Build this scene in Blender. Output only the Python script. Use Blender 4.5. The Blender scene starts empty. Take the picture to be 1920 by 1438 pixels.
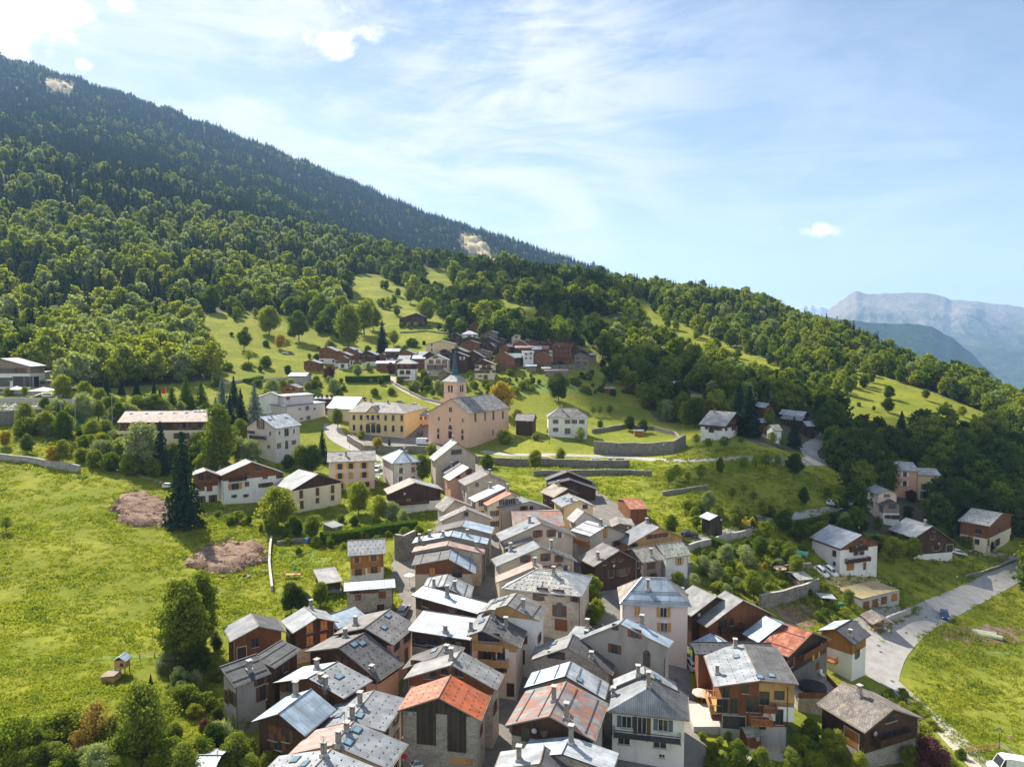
import bpy, math, random
import numpy as np
from mathutils import Vector
R = math.radians
random.seed(7); np.random.seed(7)
SC = bpy.context.scene; COL = SC.collection

# ---------------------------------------------------------------- camera, sky, sun, exposure
HAZE = True
PITCH = 3.5; FPX = 1332.0; CX, CY = 960.0, 719.0
cam = bpy.data.objects.new('camera', bpy.data.cameras.new('camera')); COL.objects.link(cam)
cam.rotation_euler = (R(90 - PITCH), 0, 0); cam.data.sensor_width = 36
cam.data.lens = 36 * FPX / 1920; cam.data.clip_start = 1; cam.data.clip_end = 60000
SC.camera = cam
SUN_EL, SUN_AZ = 43.0, -38.0            # azimuth measured from +Y towards +X (so the sun stands ahead, left)
sd = Vector((math.sin(R(SUN_AZ)) * math.cos(R(SUN_EL)), math.cos(R(SUN_AZ)) * math.cos(R(SUN_EL)), math.sin(R(SUN_EL))))
sun = bpy.data.objects.new('sun', bpy.data.lights.new('sun', 'SUN')); COL.objects.link(sun)
sun.data.energy = 5.0; sun.data.angle = R(0.55); sun.data.color = (1, .93, .80)
sun.rotation_euler = sd.to_track_quat('Z', 'Y').to_euler()
SC.view_settings.view_transform = 'Standard'; SC.view_settings.look = 'None'
SC.view_settings.exposure = 1.1; SC.view_settings.gamma = 1
SC.render.engine = 'CYCLES'
cy = SC.cycles
cy.max_bounces = 5; cy.diffuse_bounces = 3; cy.glossy_bounces = 2; cy.transmission_bounces = 3
cy.volume_bounces = 1; cy.transparent_max_bounces = 4; cy.caustics_reflective = False; cy.caustics_refractive = False
cy.use_denoising = True; cy.sample_clamp_indirect = 4

def N(nt, typ, **kw):
    n = nt.nodes.new(typ)
    for k, v in kw.items():
        if k.startswith('i_'):
            n.inputs[k[2:].replace('_', ' ')].default_value = v
        elif isinstance(k, str): setattr(n, k, v)
    return n
def mth(nt, op, a, b=None, c=None, clamp=False):
    n = nt.nodes.new('ShaderNodeMath'); n.operation = op; n.use_clamp = clamp
    for i, x in enumerate((a, b, c)):
        if x is None: continue
        if isinstance(x, (int, float)): n.inputs[i].default_value = x
        else: nt.links.new(x, n.inputs[i])
    return n.outputs[0]
def mixc(nt, f, a, b, mode='MIX'):
    n = nt.nodes.new('ShaderNodeMix'); n.data_type = 'RGBA'; n.blend_type = mode
    for i, x in ((0, f), (6, a), (7, b)):
        if isinstance(x, (int, float)): n.inputs[i].default_value = x
        elif isinstance(x, (tuple, list)): n.inputs[i].default_value = (*x[:3], 1)
        else: nt.links.new(x, n.inputs[i])
    return n.outputs[2]
def ramp(nt, f, lo, hi, a=0.0, b=1.0):
    n = nt.nodes.new('ShaderNodeMapRange'); n.inputs[1].default_value = lo; n.inputs[2].default_value = hi
    n.inputs[3].default_value = a; n.inputs[4].default_value = b; n.interpolation_type = 'SMOOTHSTEP'
    nt.links.new(f, n.inputs[0]); return n.outputs[0]
def noise(nt, vec, scale, detail=4, rough=.55, dist=0.0):
    n = nt.nodes.new('ShaderNodeTexNoise'); n.inputs['Scale'].default_value = scale
    n.inputs['Detail'].default_value = detail; n.inputs['Roughness'].default_value = rough
    n.inputs['Distortion'].default_value = dist
    if vec is not None: nt.links.new(vec, n.inputs['Vector'])
    return n.outputs[0]
def mapping(nt, vec, scale=(1, 1, 1), rot=(0, 0, 0), loc=(0, 0, 0)):
    n = nt.nodes.new('ShaderNodeMapping'); n.inputs['Scale'].default_value = scale
    n.inputs['Rotation'].default_value = rot; n.inputs['Location'].default_value = loc
    nt.links.new(vec, n.inputs['Vector']); return n.outputs[0]

def pix_dir(px, py):
    a = (px - CX) / FPX; b = (CY - py) / FPX; p = R(PITCH)
    return Vector((a, math.cos(p) + b * math.sin(p), -math.sin(p) + b * math.cos(p))).normalized()

world = bpy.data.worlds.new('World'); SC.world = world; world.use_nodes = True
nt = world.node_tree; nt.nodes.clear()
sky = N(nt, 'ShaderNodeTexSky', sky_type='NISHITA', sun_disc=False, sun_elevation=R(SUN_EL), sun_rotation=R(SUN_AZ),
        altitude=900, air_density=1.0, dust_density=.6, ozone_density=1.5)
geo = N(nt, 'ShaderNodeTexCoord'); dirv = geo.outputs['Generated']
sep = N(nt, 'ShaderNodeSeparateXYZ'); nt.links.new(dirv, sep.inputs[0])
zz = mth(nt, 'MAXIMUM', sep.outputs[2], 0.03)
# clouds live on a flat layer high above: project the direction onto it
zc = mth(nt, 'ADD', zz, 0.12)
cmb = N(nt, 'ShaderNodeCombineXYZ')
nt.links.new(mth(nt, 'DIVIDE', sep.outputs[0], zc), cmb.inputs[0]); nt.links.new(mth(nt, 'DIVIDE', sep.outputs[1], zc), cmb.inputs[1])
cp = cmb.outputs[0]
w1 = noise(nt, mapping(nt, dirv, (1.0, 1.0, 2.4), (0, R(-24), 0)), 2.1, 9, .6, 1.1)
w2 = noise(nt, mapping(nt, dirv, (1.0, 1.0, 4.5), (0, R(-32), 0), (3.1, 1.7, 0)), 3.4, 9, .66, 1.6)
# broad veil stands left of centre and upward; clear blue to the upper right
def lobe(px, py, w, p=1.0):
    d = pix_dir(px, py)
    v = N(nt, 'ShaderNodeVectorMath', operation='DISTANCE'); nt.links.new(dirv, v.inputs[0]); v.inputs[1].default_value = d
    return ramp(nt, v.outputs['Value'], w, w * .12, 0, p)
veil = mth(nt, 'MAXIMUM', lobe(760, 170, .62, 1.05), lobe(420, 160, .5, .9))
veil = mth(nt, 'MAXIMUM', veil, lobe(1000, 400, .34, .9))
veil = mth(nt, 'MAXIMUM', veil, lobe(1500, 470, .42, .42))
veil = mth(nt, 'MAXIMUM', veil, lobe(0, 0, .6, .85))
c1 = ramp(nt, mth(nt, 'ADD', mth(nt, 'MULTIPLY', w1, .65), mth(nt, 'MULTIPLY', w2, .45)), .44, .68)
cir = mth(nt, 'MULTIPLY', c1, veil, clamp=True)
hz = ramp(nt, sep.outputs[2], .16, -.02, 0, .6)
cir = mth(nt, 'MAXIMUM', mth(nt, 'MULTIPLY', cir, .85), mth(nt, 'MULTIPLY', hz, .7))
# small cumulus puffs where the photograph has them
pn = noise(nt, dirv, 30, 9, .72, .8)
puffs = None
for px, py, w, s in ((625, 82, .062, 1), (700, 62, .04, .8), (655, 22, .04, .6), (20, 20, .12, 1.1), (110, 15, .07, 1), (20, 95, .05, .9), (155, 122, .022, .8), (85, 97, .035, .7), (228, 10, .03, .8),
                     (1535, 432, .034, 1.1), (1560, 434, .03, 1), (1515, 433, .026, .9), (1463, 428, .016, .7), (1665, 407, .013, .6), (1400, 468, .02, .4), (490, 200, .03, .35)):
    d = pix_dir(px, py)
    df = N(nt, 'ShaderNodeVectorMath', operation='SUBTRACT'); nt.links.new(dirv, df.inputs[0]); df.inputs[1].default_value = d
    sc_ = N(nt, 'ShaderNodeVectorMath', operation='MULTIPLY'); nt.links.new(df.outputs[0], sc_.inputs[0]); sc_.inputs[1].default_value = (1, 1, 1.75)
    ln = N(nt, 'ShaderNodeVectorMath', operation='LENGTH'); nt.links.new(sc_.outputs[0], ln.inputs[0])
    l = ramp(nt, ln.outputs['Value'], w, 0, 0, s)
    puffs = l if puffs is None else mth(nt, 'MAXIMUM', puffs, l)
puff = ramp(nt, mth(nt, 'ADD', mth(nt, 'MULTIPLY', puffs, .5), pn), .70, 1.02)
skyc = mixc(nt, 1.0, sky.outputs[0], (1.04, .94, .84), 'MULTIPLY')
# bright broken cloud added behind the viewer, out of view, to fill-light the facades
backfill = mth(nt, 'MULTIPLY', ramp(nt, sep.outputs[1], .25, -.25, 0, 1), ramp(nt, w1, .36, .58, .35, 1))
cir = mth(nt, 'MAXIMUM', cir, mth(nt, 'MULTIPLY', backfill, .5))
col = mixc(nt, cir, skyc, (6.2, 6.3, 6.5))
col = mixc(nt, puff, col, (8.2, 8.2, 8.2))
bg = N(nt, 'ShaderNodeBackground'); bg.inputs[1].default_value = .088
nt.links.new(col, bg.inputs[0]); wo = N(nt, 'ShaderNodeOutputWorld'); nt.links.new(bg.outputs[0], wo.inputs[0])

# ---------------------------------------------------------------- terrain: heights from known distances along sight lines
def uv_of(px, py):
    a = (px - CX) / FPX; b = (CY - py) / FPX; p = R(PITCH)
    Y = math.cos(p) + b * math.sin(p); Z = -math.sin(p) + b * math.cos(p)
    return a / Y, Z / Y
DR = [10, 40, 70, 100, 130, 160, 200, 250, 300, 350, 400, 500, 650, 850, 1100, 1500, 2200, 3200, 4500]
TB = {
 -400: [-52, -52, 1580, 1285, 1125, 995, 875, 765, 700, 660, 625, 550, 430, 330, 240, 180, 90, 10, 10],
 -200: [-52, -52, 1590, 1292, 1138, 1008, 888, 778, 716, 676, 640, 565, 450, 355, 270, 212, 132, 55, 70],
 0:    [-52, -52, 1600, 1300, 1150, 1020, 900, 790, 730, 692, 655, 580, 470, 380, 300, 250, 178, 108, 140],
 200:  [-54, -54, 1620, 1320, 1165, 1035, 915, 815, 742, 703, 670, 600, 500, 410, 340, 295, 230, 170, 200],
 400:  [-56, -56, 1660, 1350, 1185, 1060, 945, 855, 778, 715, 678, 600, 525, 460, 405, 360, 300, 243, 270],
 600:  [-60, -60, 1700, 1380, 1188, 1066, 965, 885, 825, 757, 702, 635, 560, 500, 455, 430, 378, 322, 345],
 800:  [-61, -61, 1710, 1395, 1188, 1062, 960, 885, 832, 765, 705, 640, 575, 522, 492, 520, 470, 408, 430],
 1000: [-61, -61, 1720, 1405, 1192, 1066, 960, 882, 830, 775, 712, 645, 585, 538, 520, 580, 535, 474, 495],
 1200: [-62, -62, 1730, 1415, 1215, 1085, 965, 888, 838, 790, 745, 680, 610, 552, 545, 640, 620, 560, 600],
 1400: [-64, -64, 1750, 1430, 1260, 1120, 980, 862, 810, 775, 742, 690, 625, 570, 610, 730, 800, 800, 800],
 1600: [-66, -66, 1760, 1450, 1300, 1180, 1040, 925, 852, 795, 755, 695, 637, 680, 740, 850, 870, 840, 820],
 1800: [-68, -68, 1770, 1470, 1330, 1220, 1085, 955, 868, 818, 775, 722, 770, 830, 880, 900, 880, 850, 830],
 2000: [-70, -70, 1790, 1490, 1350, 1240, 1110, 980, 900, 850, 815, 805, 850, 900, 930, 920, 890, 860, 840],
 2200: [-72, -72, 1800, 1500, 1360, 1250, 1120, 990, 920, 880, 860, 870, 900, 930, 950, 930, 900, 870, 850],
}
pxs = sorted(TB); UC = np.array([(p - CX) / FPX for p in pxs])
LD = np.log(np.array(DR, float)); LF = np.linspace(LD[0], LD[-1], 900)
def pchip(x, y, xq):
    h = np.diff(x); d = np.diff(y) / h; m = np.zeros(len(x))
    for i in range(1, len(x) - 1):
        if d[i - 1] * d[i] > 0:
            w1 = 2 * h[i] + h[i - 1]; w2 = h[i] + 2 * h[i - 1]; m[i] = (w1 + w2) / (w1 / d[i - 1] + w2 / d[i])
    m[0] = d[0]; m[-1] = d[-1]
    k = np.clip(np.searchsorted(x, xq) - 1, 0, len(h) - 1); t = (xq - x[k]) / h[k]
    return (2*t**3-3*t**2+1)*y[k] + (t**3-2*t**2+t)*h[k]*m[k] + (-2*t**3+3*t**2)*y[k+1] + (t**3-t**2)*h[k]*m[k+1]
ZC = []
for p in pxs:
    z = [v if v < 0 else uv_of(p, v)[1] * d for v, d in zip(TB[p], DR)]
    ZC.append(pchip(LD, np.array(z), LF))
ZC = np.array(ZC)
def hills(x, y):
    return (np.sin(x * .031 + 1.3 * np.sin(y * .017)) * np.cos(y * .027 + np.sin(x * .013)))
def H(x, y):
    x = np.asarray(x, float); y = np.asarray(y, float); yy = np.clip(y, 10.01, 4499)
    u = np.clip(x / yy, UC[0] + 1e-6, UC[-1] - 1e-6)
    k = (np.log(yy) - LF[0]) / (LF[1] - LF[0]); k0 = np.clip(k.astype(int), 0, len(LF) - 2); kt = k - k0
    i = np.clip(((u - UC[0]) / (UC[1] - UC[0])).astype(int), 0, len(UC) - 2); t = (u - UC[0]) / (UC[1] - UC[0]) - i
    def g(j):
        j = np.clip(j, 0, len(UC) - 1); return ZC[j, k0] * (1 - kt) + ZC[j, k0 + 1] * kt
    p0, p1, p2, p3 = g(i - 1), g(i), g(i + 1), g(i + 2)
    z = .5 * (2*p1 + (p2-p0)*t + (2*p0-5*p1+4*p2-p3)*t*t + (3*p1-p0-3*p2+p3)*t**3)
    amp = np.clip((yy - 350) / 900, 0, 1) * 9 * np.clip(yy / 1000, .4, 2.6)
    return z + amp * hills(x, y) * .6 + amp * .5 * hills(x * 2.7 + 40, y * 2.9)
def Hs(x, y): return float(H(np.array([x]), np.array([y]))[0])
DM = np.exp(np.linspace(math.log(32), math.log(4400), 2600))
def hit(px, py, h=0.0, dmin=32):
    u, v = uv_of(px, py); z = H(u * DM, DM) + h - v * DM
    ok = np.nonzero((z >= 0) & (DM >= dmin))[0]
    if len(ok) == 0: d = 600.0; return Vector((u * d, d, v * d))
    k = ok[0]
    if k > 0 and z[k - 1] < 0: t = -z[k-1] / (z[k] - z[k-1]); d = DM[k-1] + t * (DM[k] - DM[k-1])
    else: d = DM[k]
    return Vector((u * d, d, v * d))
def project(p):
    pr = R(PITCH); d = p[1] * math.cos(pr) - p[2] * math.sin(pr); upv = p[1] * math.sin(pr) + p[2] * math.cos(pr)
    return CX + FPX * p[0] / d, CY - FPX * upv / d
def inpoly(px, py, poly):
    c = False; j = len(poly) - 1
    for i in range(len(poly)):
        xi, yi = poly[i]; xj, yj = poly[j]
        if (yi > py) != (yj > py) and px < (xj - xi) * (py - yi) / (yj - yi) + xi: c = not c
        j = i
    return c
# ---------------------------------------------------------------- materials
MAT = {}
def newmat(name):
    m = bpy.data.materials.new(name); m.use_nodes = True; nt = m.node_tree; b = nt.nodes['Principled BSDF']
    MAT[name] = m; return m, nt, b
def bump(nt, b, h, strength=.5, dist=.05):
    n = nt.nodes.new('ShaderNodeBump'); n.inputs['Strength'].default_value = strength; n.inputs['Distance'].default_value = dist
    nt.links.new(h, n.inputs['Height']); nt.links.new(n.outputs[0], b.inputs['Normal'])
def posn(nt): return nt.nodes.new('ShaderNodeNewGeometry').outputs['Position']
def uvn(nt): return nt.nodes.new('ShaderNodeTexCoord').outputs['UV']
def plain(name, c, rough=.6, metal=0.0, spec=.5):
    m, nt, b = newmat(name); f = noise(nt, posn(nt), 1.7, 5)
    k = mixc(nt, ramp(nt, f, .3, .7), [x * .8 for x in c], [min(1, x * 1.12) for x in c])
    nt.links.new(k, b.inputs['Base Color']); b.inputs['Roughness'].default_value = rough; b.inputs['Metallic'].default_value = metal
    b.inputs['Specular IOR Level'].default_value = spec; return m
def plaster(name, c, stain=.25):
    m, nt, b = newmat(name); P = posn(nt)
    st = noise(nt, mapping(nt, P, (1, 1, .35)), .55, 7, .65); fine = noise(nt, P, 6, 5)
    f = mth(nt, 'ADD', ramp(nt, st, .45, .75, 0, stain), ramp(nt, fine, .3, .8, 0, stain * .5))
    k = mixc(nt, f, c, [c[0] * .42, c[1] * .39, c[2] * .36])
    nt.links.new(k, b.inputs['Base Color']); b.inputs['Roughness'].default_value = .9; b.inputs['Specular IOR Level'].default_value = .2
    bump(nt, b, fine, .35, .03); return m
def stone(name, c, c2, sc=2.4):
    m, nt, b = newmat(name); P = posn(nt)
    wp = nt.nodes.new('ShaderNodeVectorMath'); wp.operation = 'ADD'
    nn = nt.nodes.new('ShaderNodeTexNoise'); nn.inputs['Scale'].default_value = 1.5; nt.links.new(P, nn.inputs['Vector'])
    s = nt.nodes.new('ShaderNodeVectorMath'); s.operation = 'SCALE'; s.inputs['Scale'].default_value = .25; nt.links.new(nn.outputs['Color'], s.inputs[0])
    nt.links.new(P, wp.inputs[0]); nt.links.new(s.outputs[0], wp.inputs[1])
    v = nt.nodes.new('ShaderNodeTexVoronoi'); v.inputs['Scale'].default_value = sc; nt.links.new(mapping(nt, wp.outputs[0], (1, 1, 1.7)), v.inputs['Vector'])
    e = nt.nodes.new('ShaderNodeTexVoronoi'); e.feature = 'DISTANCE_TO_EDGE'; e.inputs['Scale'].default_value = sc; nt.links.new(mapping(nt, wp.outputs[0], (1, 1, 1.7)), e.inputs['Vector'])
    sepc = nt.nodes.new('ShaderNodeSeparateColor'); nt.links.new(v.outputs['Color'], sepc.inputs[0])
    k = mixc(nt, sepc.outputs[0], c, c2)
    k = mixc(nt, ramp(nt, noise(nt, P, .5, 6), .45, .7, 0, .5), k, [x * .55 for x in c])
    k = mixc(nt, ramp(nt, e.outputs['Distance'], .07, .0, 0, .75), k, [x * 1.15 for x in c2])
    nt.links.new(k, b.inputs['Base Color']); b.inputs['Roughness'].default_value = .95; b.inputs['Specular IOR Level'].default_value = .2
    bump(nt, b, ramp(nt, e.outputs['Distance'], 0, .15), .7, .05); return m
def wood(name, c, c2, w=5.0, rough=.8):
    m, nt, b = newmat(name); U = uvn(nt); P = posn(nt)
    sp = nt.nodes.new('ShaderNodeSeparateXYZ'); nt.links.new(U, sp.inputs[0])
    pl = mth(nt, 'FLOOR', mth(nt, 'MULTIPLY', sp.outputs[0], w))
    wn = nt.nodes.new('ShaderNodeTexWhiteNoise'); wn.noise_dimensions = '1D'; nt.links.new(pl, wn.inputs['W'])
    gr = noise(nt, mapping(nt, U, (14, 1.1, 1)), 1.0, 6, .6)
    f = mth(nt, 'ADD', mth(nt, 'MULTIPLY', wn.outputs['Value'], .55), mth(nt, 'MULTIPLY', gr, .6), clamp=True)
    k = mixc(nt, f, c, c2)
    k = mixc(nt, ramp(nt, noise(nt, P, .35, 6), .45, .7, 0, .45), k, [x * .4 for x in c])
    fr = mth(nt, 'FRACT', mth(nt, 'MULTIPLY', sp.outputs[0], w)); gap = ramp(nt, fr, .12, .0)
    k = mixc(nt, gap, k, [x * .2 for x in c])
    nt.links.new(k, b.inputs['Base Color']); b.inputs['Roughness'].default_value = rough; b.inputs['Specular IOR Level'].default_value = .25
    bump(nt, b, mth(nt, 'SUBTRACT', gr, gap), .4, .02); return m
def roofm(name, c, kind='seam', c2=None, pat=.0, rough=.62, metal=.0, sp=.22):
    m, nt, b = newmat(name); U = uvn(nt); P = posn(nt)
    s = nt.nodes.new('ShaderNodeSeparateXYZ'); nt.links.new(U, s.inputs[0]); u, v = s.outputs[0], s.outputs[1]
    n1 = noise(nt, P, .45, 7, .62); n2 = noise(nt, mapping(nt, U, (2.2, .35, 1)), 1.0, 6, .6)
    k = mixc(nt, ramp(nt, n1, .35, .68), [x * .72 for x in c], [min(.9, x * 1.18) for x in c])
    k = mixc(nt, ramp(nt, n2, .42, .75, 0, .45), k, [x * .62 for x in c])
    if c2: k = mixc(nt, ramp(nt, noise(nt, mapping(nt, U, (.7, .33, 1), loc=(3, 1, 0)), 1.0, 8, .7), .5 - pat, .62 - pat), k, c2)
    hgt = None
    if kind in ('seam', 'corr'):
        per = 1.0 / .62 if kind == 'seam' else 1.0 / .3
        fr = mth(nt, 'FRACT', mth(nt, 'MULTIPLY', u, per)); d = mth(nt, 'ABSOLUTE', mth(nt, 'SUBTRACT', fr, .5))
        if kind == 'seam':
            hgt = ramp(nt, d, .10, .02); k = mixc(nt, mth(nt, 'MULTIPLY', hgt, .5), k, [x * .5 for x in c])
            pid = mth(nt, 'ADD', mth(nt, 'FLOOR', mth(nt, 'MULTIPLY', u, per)), mth(nt, 'MULTIPLY', mth(nt, 'FLOOR', mth(nt, 'MULTIPLY', v, .4)), 57.3))
        else:
            hgt = mth(nt, 'COSINE', mth(nt, 'MULTIPLY', fr, 6.2832)); k = mixc(nt, ramp(nt, d, .36, .5, 0, .35), k, [x * .45 for x in c])
            pid = mth(nt, 'ADD', mth(nt, 'FLOOR', mth(nt, 'MULTIPLY', u, 1.0)), mth(nt, 'MULTIPLY', mth(nt, 'FLOOR', mth(nt, 'MULTIPLY', v, .45)), 57.3))
        wn = nt.nodes.new('ShaderNodeTexWhiteNoise'); wn.noise_dimensions = '1D'; nt.links.new(pid, wn.inputs['W'])
        k = mixc(nt, 1.0, k, mixc(nt, wn.outputs['Value'], (.82, .82, .82), (1.08, 1.08, 1.08)), 'MULTIPLY')
        ln = ramp(nt, mth(nt, 'ABSOLUTE', mth(nt, 'SUBTRACT', mth(nt, 'FRACT', mth(nt, 'MULTIPLY', v, .4 if kind == 'seam' else .45)), .5)), .025, .0, 0, .3)
        k = mixc(nt, ln, k, [x * .4 for x in c])
    elif kind in ('tile', 'slate'):
        br = nt.nodes.new('ShaderNodeTexBrick'); nt.links.new(U, br.inputs['Vector']); br.inputs['Scale'].default_value = 1.0
        br.inputs['Brick Width'].default_value = .42 if kind == 'tile' else .75; br.inputs['Row Height'].default_value = .36 if kind == 'tile' else .45
        br.inputs['Mortar Size'].default_value = .03; br.inputs['Color1'].default_value = (.7, .7, .7, 1); br.inputs['Color2'].default_value = (1.2, 1.2, 1.2, 1); br.inputs['Mortar'].default_value = (.45, .45, .45, 1)
        k = mixc(nt, 1.0, k, br.outputs['Color'], 'MULTIPLY'); hgt = mth(nt, 'SUBTRACT', 1, br.outputs['Fac'])
    nt.links.new(k, b.inputs['Base Color'])
    if hgt is not None: bump(nt, b, hgt, .5, .04)
    b.inputs['Roughness'].default_value = rough; b.inputs['Metallic'].default_value = metal; b.inputs['Specular IOR Level'].default_value = sp
    return m
roofm('r_grey', (.235, .25, .27), 'corr'); roofm('r_dark', (.105, .105, .11), 'seam'); roofm('r_darkc', (.13, .128, .13), 'corr')
roofm('r_brown', (.21, .20, .195), 'corr'); roofm('r_taupe', (.28, .28, .275), 'corr'); roofm('r_blue', (.36, .44, .52), 'seam', rough=.5, metal=.15, sp=.4)
roofm('r_white', (.42, .45, .48), 'seam', rough=.55, metal=.1, sp=.3); roofm('r_light', (.33, .35, .37), 'corr'); roofm('r_red', (.38, .125, .075), 'corr', (.48, .22, .13), .02, .5)
roofm('r_orange', (.50, .13, .05), 'corr', (.42, .16, .09), 0, .5); roofm('r_pink', (.42, .25, .20), 'seam', (.34, .30, .28), .05)
roofm('r_rust', (.24, .235, .235), 'seam', (.36, .13, .07), .03); roofm('r_slate', (.27, .255, .24), 'slate', (.36, .34, .31), .0, .7)
roofm('r_tile', (.22, .195, .175), 'tile', (.30, .25, .21), 0, .75); roofm('r_olive', (.42, .43, .36), 'tile', None, 0, .6)
roofm('r_ltile', (.47, .46, .43), 'tile', None, 0, .6); roofm('r_teal', (.16, .26, .29), 'corr'); roofm('r_spire', (.05, .12, .165), 'slate', None, 0, .4)
roofm('r_tan', (.33, .285, .23), 'corr')
plaster('p_white', (.80, .78, .74), .34); plaster('p_cream', (.80, .70, .50), .32); plaster('p_pink', (.76, .58, .47), .3); plaster('p_lilac', (.70, .62, .58), .3)
plaster('p_beige', (.52, .45, .36), .4); plaster('p_grey', (.36, .33, .30), .5); plaster('p_yellow', (.74, .57, .30), .2); plaster('p_orange', (.74, .42, .20), .15)
plaster('p_church', (.76, .48, .34), .2); plaster('p_salmon', (.66, .38, .26), .2); plaster('p_dark', (.2, .185, .17), .4); plaster('p_concrete', (.48, .46, .43), .35)
stone('s_grey', (.30, .27, .235), (.48, .44, .38)); stone('s_wall', (.14, .13, .11), (.27, .25, .215), 1.7); stone('s_warm', (.42, .34, .26), (.60, .53, .43), 2.1)
wood('w_orange', (.29, .115, .032), (.45, .20, .06)); wood('w_brown', (.16, .062, .026), (.26, .105, .045)); wood('w_dark', (.05, .028, .018), (.10, .055, .034))
wood('w_chalet', (.17, .07, .03), (.29, .125, .05)); wood('w_honey', (.48, .26, .09), (.60, .36, .15)); wood('w_grey', (.19, .15, .12), (.33, .27, .21)); wood('w_old', (.025, .02, .016), (.11, .085, .065), 3.0)
plain('shutter_orange', (.52, .24, .06)); plain('shutter_yellow', (.72, .36, .05)); plain('shutter_red', (.22, .055, .03)); plain('shutter_blue', (.10, .14, .18)); plain('shutter_white', (.7, .7, .68)); plain('shutter_brown', (.14, .06, .03))
plain('frame_white', (.72, .70, .66)); plain('frame_brown', (.16, .08, .04)); plain('metal_dark', (.07, .07, .075), .45, .3); plain('metal_pale', (.45, .46, .47), .4, .4)
plain('chimney_render', (.27, .24, .20), .9); plain('chimney_cap', (.42, .41, .38), .85); plain('guard', (.09, .09, .095), .6); plain('bark', (.10, .075, .052), .9); plain('bark_pale', (.34, .30, .25), .9)
plain('paint_white', (.82, .82, .82), .3); plain('paint_blue', (.015, .045, .16), .22); plain('paint_grey', (.22, .23, .24), .3); plain('paint_dark', (.03, .03, .035), .3); plain('rubber', (.02, .02, .02), .8)
plain('cloth_white', (.8, .77, .7), .9); plain('cloth_red', (.6, .04, .03), .9); plain('cloth_pink', (.75, .45, .35), .9); plain('plastic_green', (.03, .22, .12), .6); plain('plastic_blue', (.03, .2, .5), .5); plain('plastic_yellow', (.75, .5, .03), .6); plain('flag_blue', (.02, .05, .35)); plain('flag_red', (.6, .02, .02))
m, nt, b = newmat('glass'); b.inputs['Base Color'].default_value = (.035, .042, .05, 1); b.inputs['Roughness'].default_value = .12; b.inputs['Specular IOR Level'].default_value = .6
m, nt, b = newmat('skyglass'); b.inputs['Base Color'].default_value = (.14, .24, .32, 1); b.inputs['Roughness'].default_value = .08
m, nt, b = newmat('lampglow'); b.inputs['Base Color'].default_value = (.7, .68, .6, 1)

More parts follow.
